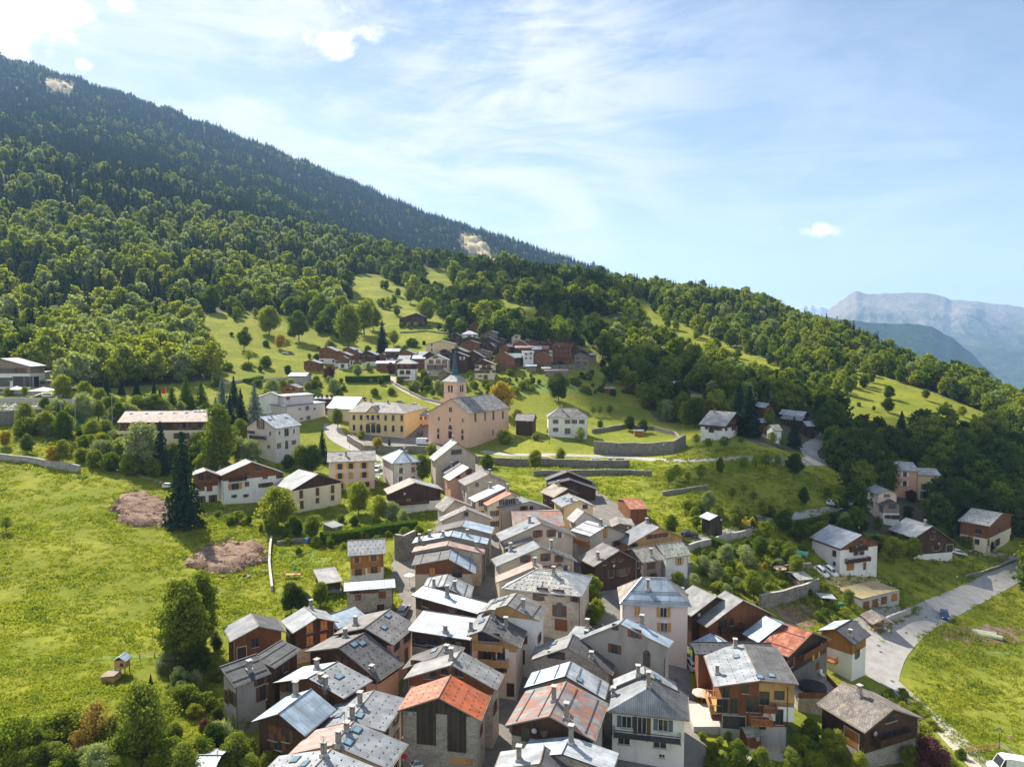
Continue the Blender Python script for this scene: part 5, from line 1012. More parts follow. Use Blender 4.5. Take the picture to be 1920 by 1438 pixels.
G('q', (1402,572),(1542,505),(1690,572),(1580,495), 9, 'r_blue','p_cream','cream guest house with two tiers of balconies left of the spire', th=-2, L=10, win=[(1538,540,1.2,1.2,'r'),(1490,592,1.1,2,'r'),(1570,590,1.1,2,'r'),(1640,592,1.1,2,'r'),(1497,655,2.2,2.2),(1577,655,2.2,2.2),(1645,643,1.1,1.4,'r')], bal=[(1440,620,1670,620,1.2,'chimney_cap',False),(1430,682,1670,682,1.2,'chimney_cap',False)])
G('q', (1417,395),(1600,350),(1762,388),(1665,340), 10, 'r_light','p_yellow','plain yellow gabled house above the cream guest house', th=-3, L=11, win=[(1497,400,1,1.2,'w'),(1497,455,1,1.2,'w')], **fg)
G('q', (1555,432),(1740,405),(1800,430),(1745,395), 7, 'r_brown','s_grey','rough stone house between yellow house and spire', th=-3, L=8, aw=0, **fg)
G('q', (1688,542),(1785,482),(1912,530),(1805,465), 9, 'r_grey','w_dark','dark timber house right behind the church spire', th=-3, L=9, win=[(1840,550,1.2,1.5,'w')])
S('q', (1270,556),(1425,556),(1290,515),(1450,520), 6.5, 'r_blue','w_brown','house with blue sheet roof behind the square white house', th=0, W=6, rise=2, **fg)
S('q', (1110,560),(1252,560),(1130,508),(1262,505), 6.5, 'r_grey','p_grey','grey roof left of the blue sheet roof in the hamlet', th=0, W=6, rise=2, **fg)
G('q', (1122,107),(1322,42),(1425,82),(1290,35), 5.5, 'r_light','w_dark','big dark farm chalet alone on the meadow above the hamlet', th=-2, L=14, **fg)
G('q', (1555,727),(1640,685),(1737,727),(1680,680), 4.5, 'r_grey','w_grey','weathered low barn in front of the church garden', th=-2, L=7, aw=0, **fg)
G('r', (285,190),(440,148),(520,175),(400,148), 6, 'r_light','w_brown','brown barn at the highest point of the hamlet', th=-2, L=10, **fg)
S('r', (265,280),(462,280),(345,240),(375,240), 7, 'r_white','p_white','white house with pale pyramid roof among dark chalets', hip=True, th=0, W=5, rise=2.4, **fg)
G('r', (265,332),(370,305),(482,332),(385,298), 7, 'r_dark','w_dark','dark gable directly below the pale pyramid roof', th=-2, L=8, **fg)
G('r', (265,387),(375,350),(487,382),(390,340), 7, 'r_light','w_brown','brown gable second below the pale pyramid roof', th=-2, L=9, **fg)
G('r', (475,290),(600,238),(680,265),(575,235), 7, 'r_grey','p_dark','dark house with a red banner on its side balcony', th=-8, L=9, **fg)
G('r', (108,305),(200,262),(272,305),(240,240), 6, 'r_dark','w_dark','black barn left of the pale pyramid roof', th=-4, L=12, **fg)
G('r', (145,455),(212,430),(330,480),(280,405), 7, 'r_grey','w_dark','slate roofed house crowding the tip of the spire', th=-8, L=14, **fg)
G('r', (345,492),(480,447),(615,485),(500,412), 7, 'r_dark','w_grey','weathered grey timber house with black roof right of the spire', th=-3, L=10, **fg)
G('r', (500,530),(560,508),(642,537),(600,502), 4, 'r_white','w_dark','little shed with white roof above the white cornered house', th=-3, L=6, aw=0, **fg)
G('r', (690,440),(775,397),(802,430),(690,397), 7, 'r_light','w_chalet','honey coloured timber house with pale grey roof', th=-20, L=12, **fg)
G('r', (530,410),(590,375),(640,425),(690,370), 6, 'r_grey','w_dark','house with long grey roof above the honey coloured house', th=-12, L=14, **fg)
S('r', (745,542),(947,542),(715,490),(880,485), 5, 'r_teal','w_dark','dark timber house with teal metal roof on a stone base', th=-3, W=6, rise=2.4, **fg)
S('r', (958,490),(1095,470),(945,465),(1090,452), 8.5, 'r_grey','p_white','plain white house with four small windows in the hamlet', th=6, W=5, rise=1.2, win=[(1000,505,.9,1.1,''),(1050,495,.9,1.1,''),(1000,550,.9,1.1,''),(1050,548,.9,1.1,'')])
S('r', (870,432),(1090,438),(890,405),(1062,408), 8.5, 'r_pink','w_brown','house with reddish flat roof above the plain white house', th=0, W=5, rise=1.2, **fg)
S('r', (1062,452),(1178,446),(1035,405),(1142,408), 8.5, 'r_white','w_brown','timber house with glaring white roof and balconies', th=0, W=5, rise=2, **fg)
S('r', (1180,446),(1258,446),(1165,405),(1250,405), 8.5, 'r_red','w_chalet','narrow timber house with rust red roof', th=0, W=5, rise=2, **fg)
G('r', (775,392),(915,342),(985,362),(870,345), 7, 'r_slate','p_beige','stone coloured house with slab roof at the upper row', th=-6, L=10, **fg)
G('r', (1000,362),(1080,345),(1165,362),(1075,330), 6, 'r_blue','w_brown','reddish barn with light blue roof in the upper row', th=0, L=9, **fg)
G('r', (1290,408),(1410,375),(1525,408),(1400,350), 11, 'r_grey','w_chalet','largest orange timber house of the hamlet with three balcony tiers', up='w_chalet', split=3, th=-2, L=12, win=[(x, y, 1, 1.5, '') for x in (1340,1395,1450,1495) for y in (425,468,515)], bal=[(1330,437,1515,437,1.2,'w_brown'),(1330,492,1515,492,1.2,'w_brown'),(1330,545,1515,545,1.2,'w_brown')])
G('r', (1160,388),(1290,337),(1372,352),(1260,325), 7, 'r_brown','w_dark','brown roofed house left of the largest orange timber house', th=-4, L=10, **fg)
G('r', (1510,430),(1565,418),(1700,492),(1545,400), 7.5, 'r_dark','w_dark','long dark house sloping away at the right end of the hamlet', th=-8, L=12, **fg)
S('r', (1690,512),(1800,517),(1700,487),(1792,489), 4.5, 'r_light','w_grey','small outbuilding, last on the right end of the hamlet', th=0, W=3.5, rise=1, **fg)
G('r', (825,325),(880,277),(942,287),(905,268), 6, 'r_grey','p_beige','old plastered ruin like house under the tall broadleaf trees', th=-3, L=7, **fg)
S('r', (990,640),(1120,640),(990,618),(1110,618), 3, 'r_blue','w_grey','low blue roofed shed below the plain white house', th=0, W=4, rise=.8, aw=0, **fg)
S('r', (1170,667),(1282,669),(1165,645),(1262,645), 3, 'r_white','w_grey','low white roofed shed beside the rusty shed', th=0, W=4, rise=.8, aw=0, **fg)
S('r', (1200,692),(1480,690),(1270,660),(1440,658), 3, 'r_rust','w_grey','long rusty shed at the foot of the hamlet', th=0, W=5, rise=.8, aw=0, **fg)
G('r', (405,617),(508,562),(655,622),(590,557), 8.5, 'r_tan','p_cream','cream house with brown gable and balcony right of the spire', up='w_dark', split=.3, th=-3, L=10, win=[(445,648,1,1.4,'n'),(525,645,1,1.6,'n'),(580,648,1,1.6,'n'),(445,703,1.4,1.2,'n'),(500,703,1.4,1.2,'n'),(557,703,1.4,1.2,'n'),(640,700,.8,1.1,'n'),(543,760,.9,2,'n'),(485,750,.9,.7)], bal=[(482,680,620,680,1,'w_dark')])

G('r', (20,470),(72,447),(152,492),(95,444), 6.5, 'r_dark','w_dark','small black gable between cream guest house and spire', th=-4, L=8, far=True)
G('q', (895,512),(938,495),(990,520),(945,490), 6, 'r_brown','w_brown','small brown gable between dark balconied chalet and grey roof', th=-4, L=8, far=True)
S('q', (1340,512),(1455,530),(1280,464),(1400,482), 7, 'r_grey','w_dark','slate grey roof behind the blue sheet roof in the hamlet', th=-3, W=5, rise=2, far=True)
G('q', (1580,475),(1645,450),(1725,502),(1655,440), 7, 'r_dark','w_dark','dark gable squeezed between plain yellow house and spire', th=-4, L=9, far=True)
G('r', (1245,470),(1275,450),(1300,470),(1280,445), 8, 'r_grey','p_white','slim white house left of the largest orange timber house', th=-3, L=8, far=True)
G('r', (640,345),(700,318),(770,345),(705,312), 6, 'r_dark','w_dark','dark gable above the honey coloured timber house', th=-4, L=9, far=True)
G('r', (840,470),(900,440),(955,470),(905,432), 7, 'r_dark','w_dark','dark gable behind the plain white house of the hamlet', th=-4, L=9, far=True)
G('r', (985,345),(1010,325),(1045,345),(1015,320), 6, 'r_grey','p_dark','small grey gable on the upper row of the hamlet', th=-4, L=7, far=True)
S('q', (1385,722),(1460,725),(1390,708),(1455,710), 3, 'r_light','w_brown','small shed between square white house and cream guest house', th=0, W=3, rise=.8, aw=0, far=True, name='shed', cat='shed')
G('P', (868,670),(886,657),(908,670),(892,654), 7, 'r_grey','w_dark','grey roofed dark gable directly right of the spire tip', th=-4, L=10, far=True)
G('P', (925,672),(945,660),(966,672),(951,657), 7, 'r_brown','w_chalet','brown timber gable above the cream house with balcony', th=-4, L=10, far=True)
G('P', (898,641),(915,631),(936,642),(921,628), 7, 'r_dark','w_dark','small dark gable right of the pyramid roofed house', th=-4, L=10, far=True)
G('P', (955,649),(975,638),(994,649),(981,635), 7, 'r_light','w_chalet','brown gable left of the honey coloured timber house', th=-4, L=10, far=True)
G('P', (790,669),(805,659),(823,669),(811,656), 7, 'r_dark','w_dark','dark gable under the plain yellow gabled house', th=-4, L=10, far=True)
G('P', (745,663),(760,655),(779,664),(766,652), 7, 'r_taupe','w_chalet','small timber gable left of the blue sheet roof', th=-4, L=10, far=True)
G('P', (1000,668),(1018,660),(1036,669),(1024,657), 7, 'r_brown','w_chalet','brown timber gable behind the long rusty shed', th=-4, L=10, far=True)
G('P', (1040,641),(1060,632),(1081,642),(1066,629), 7, 'r_dark','w_dark','dark gable at the back of the upper row', th=-4, L=10, far=True)
G('P', (1075,668),(1090,662),(1106,669),(1096,659), 7, 'r_light','w_grey','low timber gable below the long dark house', th=-4, L=10, far=True)
S('d', (520,1228),(634,1215),(487,1172),(600,1150), 1.9, 'r_olive','w_brown','green roofed rabbit hutch shed in the front garden', rise=.7, aw=0, ov=.2, name='shed', cat='shed')
def bay(hs, p, w_, h_, mt, nm='bay_wall', off=.02):
    r = facade_hit(hs, p)
    if r: m = MB(); q, t, n = r; m.box(q + n * off, t * w_ / 2, Vector((0, 0, h_ / 2)), n * .04); m.build(nm, mt, hs.root)
bay(chalet, px_of('d', (725,935)), 5.2, 3.6, 'w_honey'); bay(chalet, px_of('d', (740,1050)), 4.6, 3.0, 'p_white')
for q_ in ((640,955,1.2,1.7),(745,935,1.2,1.1),(745,1085,.9,2.0)):
    r = facade_hit(chalet, px_of('d', q_[:2]))
    if r: add_window(chalet, r[0] + r[2] * .07, r[1], r[2], q_[2], q_[3], '', 'frame_brown')
if __import__('os').environ.get('DIAG'):
    for d in DIAG: print(d)
HOMES = [o for o in COL.objects if o.parent is None and o.get('category') in ('house', 'hut', 'shed')]
# ---------------------------------------------------------------- trees
def quads_mesh(name, cen, nrm, size, mats, extra=None, asp=1.0, roll=None):
    """leaf-cluster faces; cen,nrm (n,3), size (n,); extra: list of (verts, faces, matindex)"""
    n = len(cen); rs = np.random.RandomState(n)
    a = np.cross(nrm, rs.normal(size=(n, 3))); a /= np.linalg.norm(a, axis=1, keepdims=True) + 1e-9; b = np.cross(nrm, a); b /= np.linalg.norm(b, axis=1, keepdims=True) + 1e-9
    s = size[:, None]; k1 = rs.uniform(.6, 1.25, (n, 4, 1))
    P = np.stack([cen - a * s * k1[:, 0], cen - b * s * asp * k1[:, 1], cen + a * s * k1[:, 2], cen + b * s * asp * k1[:, 3]], 1)
    V = P.reshape(-1, 3); F = np.arange(4 * n).reshape(n, 4).tolist(); MI = [0] * n; V = V.tolist()
    for ev, ef, mi in (extra or []):
        o = len(V); V += [tuple(v) for v in ev]; F += [tuple(i + o for i in f) for f in ef]; MI += [mi] * len(ef)
    me = bpy.data.meshes.new(name); me.from_pydata(V, [], F)
    for m in mats: me.materials.append(MAT[m])
    me.polygons.foreach_set('material_index', MI); me.update(); return me
def ball(c, r, seed=0, n=1):
    import bmesh
    bm = bmesh.new(); bmesh.ops.create_icosphere(bm, subdivisions=n, radius=1); rg = random.Random(seed)
    v = [(c[0] + q.co.x * r[0] * rg.uniform(.82, 1.1), c[1] + q.co.y * r[1] * rg.uniform(.82, 1.1), c[2] + q.co.z * r[2] * rg.uniform(.82, 1.1)) for q in bm.verts]
    f = [tuple(x.index for x in fc.verts) for fc in bm.faces]; bm.free(); return v, f, 0
def tube(p, q, r0, r1, n=6, mi=0):
    m = MB(); m.bar(p, q, r0, 0, n, r1); return m.v, m.f, mi
def broad(seed, nleaf, nclump, size, wr=.36, base=.22, shape=1.0, sparse=1.0):
    """unit height broadleaf crown: returns cen,nrm,size arrays, cores, clump centres"""
    rs = np.random.RandomState(seed); C = []; top = 1.0
    for i in range(nclump):
        t = (i + .5) / nclump; z = base + (top - base) * (.06 + .86 * t); prof = math.sin(math.pi * min(1, max(.02, (t * .86 + .12))) ** shape) ** .7
        ang = i * 2.4 + rs.uniform(-.5, .5); rr = wr * prof * rs.uniform(.25, .72); cr_ = wr * rs.uniform(.30, .50) * (.55 + .5 * prof)
        C.append((rr * math.cos(ang), rr * math.sin(ang), z, cr_))
    C = np.array(C); k = rs.randint(0, nclump, nleaf); d = rs.normal(size=(nleaf, 3)); d /= np.linalg.norm(d, axis=1, keepdims=True)
    rad = C[k, 3] * rs.uniform(.6, 1.22, nleaf); cen = C[k, :3] + d * rad[:, None] * np.array([1, 1, .82])
    cen[:, 2] = np.clip(cen[:, 2], base * .7, 1.02); nrm = d + rs.normal(size=(nleaf, 3)) * .8; nrm[:, 2] += .2; nrm /= np.linalg.norm(nrm, axis=1, keepdims=True)
    cores = [ball(c[:3], (c[3] * .64 * sparse,) * 3, i) for i, c in enumerate(C)] if sparse > .3 else []
    return cen, nrm, size * rs.uniform(.6, 1.3, nleaf), cores, C
def conif(seed, tiers, per, wr=.17, base=.06, droop=.35, size=.03, asp=.45):
    rs = np.random.RandomState(seed); cen = []; nrm = []; sz = []
    for i in range(tiers):
        t = (i + rs.uniform(0, .6)) / tiers; z = base + (1 - base) * t; r = wr * (1 - t) ** .85 + .006; n = max(3, int(per * (1 - t * .7)))
        for j in range(n):
            a = rs.uniform(0, 6.283); L = r * rs.uniform(.7, 1.12)
            for s in ((.35, .75, 1.0) if per > 7 else (.55, .95)):
                cen.append((math.cos(a) * L * s, math.sin(a) * L * s, z - droop * L * s * s + .01)); nn = np.array([math.cos(a) * .75, math.sin(a) * .75, .65]) + rs.normal(size=3) * .38
                nrm.append(nn / np.linalg.norm(nn)); sz.append(size * (.7 + .8 * (1 - t)) * rs.uniform(.7, 1.3))
    cone = []; K = 7; v = [(0, 0, .9)] + [(wr * .38 * math.cos(6.283 * k / K), wr * .38 * math.sin(6.283 * k / K), base) for k in range(K)]
    cone = (v, [(0, 1 + k, 1 + (k + 1) % K) for k in range(K)], 0)
    return np.array(cen), np.array(nrm), np.array(sz), [cone], None
def limbs(seed, C, base, r=.022, n=7):
    rs = random.Random(seed); ex = [tube((0, 0, -.06), (rs.uniform(-.02, .02), 0, base), r, r * .7, 7), tube((0, 0, base * .97), (0, 0, .72), r * .7, r * .25, 6)]
    for c in list(C)[::max(1, len(C) // n)]: ex.append(tube((0, 0, base * rs.uniform(.8, 1.1) + .1 * rs.random()), tuple(c[:3]), r * .45, r * .12, 5))
    return ex
PT = {}
def proto(kind, seed, leaf, bark='bark', q='hi', **kw):
    """q: hi = crown and trunk meshes apart, lo = one mesh with both"""
    con = kw.pop('con', False)
    if con:
        T, P = kw.pop('tiers', 24), kw.pop('per', 12); cen, nrm, sz, cores, C = conif(seed, T, P, **kw); tr = [tube((0, 0, -.05), (0, 0, .95), .016, .003, 6)]
    else:
        b = kw.get('base', .22); cen, nrm, sz, cores, C = broad(seed, kw.pop('nleaf', 2200), kw.pop('nclump', 16), kw.pop('size', .03), **kw); tr = limbs(seed, C, b)
    if q == 'hi':
        crown = quads_mesh('crown', cen, nrm, sz, [leaf], cores, .5 if con else .8)
        tm = bpy.data.meshes.new('trunk'); V = []; F = []
        for v, f, _ in tr: o = len(V); V += v; F += [tuple(i + o for i in x) for x in f]
        tm.from_pydata(V, [], F); tm.materials.append(MAT[bark]); tm.update(); PT.setdefault(kind, []).append((crown, tm))
    else:
        PT.setdefault(kind, []).append(quads_mesh(kind, cen, nrm, sz, [leaf, bark], cores + [(v, f, 1) for v, f, _ in tr[:2]], .5 if con else .8))
for s in (1, 2, 3): proto('round', s, 'l_broad', nleaf=7220, nclump=20, size=0.0197, wr=.40, base=.2)
for s in (4, 5): proto('dark', s, 'l_dark', nleaf=6840, nclump=20, size=0.0205, wr=.44, base=.14)
for s in (6, 7): proto('lime', s, 'l_lime', nleaf=6080, nclump=16, size=0.0230, wr=.44, base=.16)
for s in (8, 9): proto('olive', s, 'l_olive', nleaf=5700, nclump=15, size=0.0213, wr=.40, base=.22, sparse=.7)
for s in (10, 11): proto('silver', s, 'l_silver', nleaf=6080, nclump=16, size=0.0197, wr=.50, base=.1)
for s in (12,): proto('autumn', s, 'l_autumn', nleaf=5700, nclump=16, size=0.0221, wr=.44, base=.15)
for s in (13,): proto('orange', s, 'l_orange', nleaf=1900, nclump=15, size=.024, wr=.44, base=.1, sparse=.2)
for s in (14,): proto('plum', s, 'l_plum', nleaf=6080, nclump=16, size=0.0230, wr=.55, base=.06)
for s in (15, 16): proto('fruit', s, 'l_broad', nleaf=1500, nclump=12, size=.03, wr=.50, base=.36, sparse=.2)
for s in (17, 18): proto('tall', s, 'l_broad', nleaf=8500, nclump=30, size=0.0165, wr=.25, base=.14, sparse=.7)
for s in (19,): proto('birch', s, 'l_broad', 'bark_pale', nleaf=6080, nclump=26, size=0.0164, wr=.24, base=.1, sparse=.5)
for s in (20, 21): proto('bush', s, 'l_broad', nleaf=4180, nclump=13, size=0.0369, wr=.62, base=.02)
for s in (22,): proto('limebush', s, 'l_lime', nleaf=4180, nclump=13, size=0.0344, wr=.62, base=.02)
for s in (30, 31): proto('spruce', s, 'l_pine', con=True, tiers=46, per=26, wr=.21, size=.024)
for s in (32,): proto('bluespruce', s, 'l_blue', con=True, tiers=36, per=20, wr=.24, size=.028)
for s in (33,): proto('cone', s, 'l_hedge', con=True, tiers=44, per=30, wr=.27, droop=-.3, size=.026)
for s in range(40, 45): proto('F_broad', s, 'l_broad', q='lo', nleaf=950, nclump=12, size=.048, wr=.47, base=.12)
for s in range(45, 48): proto('F_olive', s, 'l_olive', q='lo', nleaf=850, nclump=11, size=.048, wr=.43, base=.15)
for s in range(48, 50): proto('F_lime', s, 'l_lime', q='lo', nleaf=850, nclump=11, size=.048, wr=.45, base=.15)
for s in range(70, 73): proto('F_pale', s, 'l_silver', q='lo', nleaf=850, nclump=11, size=.048, wr=.42, base=.12)
for s in range(50, 53): proto('F_dark', s, 'l_dark', q='lo', nleaf=900, nclump=12, size=.046, wr=.42, base=.1)
for s in range(55, 59): proto('F_pine', s, 'l_pine', q='lo', con=True, tiers=15, per=9, wr=.20, size=.05)
for s in range(60, 63): proto('f_pine', s, 'l_hazepine', q='lo', con=True, tiers=7, per=7, wr=.22, size=.085)
for s in range(64, 66): proto('f_broad', s, 'l_olive', q='lo', nleaf=110, nclump=6, size=.10, wr=.38, base=.1)
for s in range(66, 68): proto('f_dark', s, 'l_dark', q='lo', nleaf=110, nclump=6, size=.10, wr=.38, base=.1)

LAND = [((880,780),'church'),((715,785),'town hall'),((1050,785),'white presbytery'),((550,760),'school building'),((515,820),'grey lilac house'),((658,885),'tall pink house'),((752,880),'pale lilac villa'),
        ((575,920),'cream long balcony house'),((460,905),'broad white chalet'),((308,795),'long hotel'),((40,700),'left edge building'),((682,1045),'orange timber chalet by the hedge'),((690,1115),'small stone block house'),((840,860),'ochre gabled house'),
        ((450,1290),'black roofed grey house'),((475,1190),'brown plank barn'),((550,1320),'lower left balcony chalet'),((1200,1150),'pinkish villa'),((1200,1345),'slate shuttered white house'),((1390,1310),'corrugated roof chalet'),
        ((1620,1350),'slate tiled chalet'),((1580,1200),'road bend chalet'),((1640,1115),'grass roofed garages'),((1505,1085),'small garden house'),((1580,1030),'smooth roofed white chalet'),((1720,1015),'dark chalet with the white car'),
        ((1655,945),'stepped beige house'),((1725,905),'tall yellow house'),((1840,985),'cream based brown chalet'),((1192,950),'small red roofed hut'),((1330,980),'black plank shed'),((1225,1020),'honey timber house'),((1065,905),'black layered barn'),
        ((1350,795),'blue grey dormer house'),((1490,800),'hairpin chalets'),((1270,735),'tree hidden chalets'),((765,595),'lone farm chalet'),((650,670),'orange hamlet chalets'),((750,690),'pyramid roofed white house'),((910,690),'brown gabled hamlet house'),
        ((1055,660),'largest hamlet house'),((230,1240),'play hut'),((1700,760),'open right hand pasture'),((1190,840),'walled garden'),((200,1000),'wide left meadow'),((1320,900),'orchard slope'),((930,950),'stepped village roofs'),((345,900),'big spruce')]
KW = {'round': ('leafy green tree', 'tree'), 'dark': ('dark green tree', 'tree'), 'lime': ('yellow green tree', 'tree'), 'olive': ('loose olive green tree', 'tree'), 'silver': ('silvery green tree', 'tree'), 'autumn': ('golden tinged tree', 'tree'),
      'orange': ('orange autumn tree', 'tree'), 'plum': ('dark plum coloured tree', 'tree'), 'fruit': ('spreading fruit tree', 'fruit tree'), 'tall': ('slender tall tree', 'tree'), 'birch': ('pale stemmed birch', 'birch'), 'bush': ('dense green bush', 'bush'),
      'limebush': ('bright yellow green bush', 'bush'), 'spruce': ('dark spruce', 'spruce'), 'bluespruce': ('blue grey spruce', 'spruce'), 'cone': ('clipped conical cypress', 'cypress')}
PEND = {}
def describe(px, py, what):
    (lx, ly), nm = min(LAND, key=lambda q: (q[0][0] - px) ** 2 + ((q[0][1] - py) * 1.3) ** 2); dx, dy = px - lx, py - ly
    rel = ('left of' if dx < 0 else 'right of') if abs(dx) > abs(dy) * 1.2 else ('behind' if dy < 0 else 'in front of')
    k = f'{what} {rel} the {nm}'; return k, k, dx * dx + dy * dy
NUM = ['nearest', 'second nearest', 'third nearest', 'fourth nearest', 'fifth nearest', 'sixth nearest', 'seventh nearest', 'eighth nearest', 'ninth nearest', 'tenth nearest', 'eleventh nearest', 'twelfth nearest', 'thirteenth nearest', 'fourteenth nearest', 'fifteenth nearest', 'sixteenth nearest', 'seventeenth nearest', 'eighteenth nearest', 'nineteenth nearest', 'twentieth nearest']
def settle():
    for k, L_ in PEND.items():
        L_.sort(key=lambda q: q[0])
        for i, (d_, o) in enumerate(L_):
            o['label'] = k if len(L_) == 1 else (f'{NUM[i]} {k}' if i < 20 else f'outlying {k}')
            if len(L_) > 1: o['group'] = 'plants like the ' + k
ORD = ['', 'second ', 'third ', 'fourth ', 'fifth ', 'sixth ', 'seventh ', 'eighth ', 'ninth ', 'tenth ']
TREEPOS = []
def plant(kind, px, py, hpx, wide=1.0, lean=0.0, label=None):
    p = hit(px, py, 0); hm = max(.8, hpx * p.y / FPX * 1.02); size = 'small' if hm < 5 else ('tall' if hm > 13 else 'mid sized')
    if label is None: base, key, dist = describe(px, py, (size + ' ' if not KW[kind][0].startswith('slender') else '') + KW[kind][0])
    else: base = None
    rg = random.Random(int(px * 7 + py)); cm, tm = rg.choice(PT[kind]); nmn = {'bush': 'bush', 'limebush': 'bush', 'spruce': 'spruce_tree', 'bluespruce': 'spruce_tree', 'cone': 'cypress_tree', 'birch': 'birch_tree', 'fruit': 'fruit_tree'}.get(kind, 'broadleaf_tree')
    r = E(nmn, p, label or 'tree', KW[kind][1])
    if base: PEND.setdefault(key, []).append((dist, r))
    r.scale = (hm * wide, hm * wide, hm); r.rotation_euler = (0, R(lean), rg.uniform(0, 6.28) if not lean else 0)
    for n_, me in (('crown', cm), ('trunk', tm)): o = bpy.data.objects.new(n_, me); COL.objects.link(o); o.parent = r
    TREEPOS.append((p.x, p.y, hm)); return r
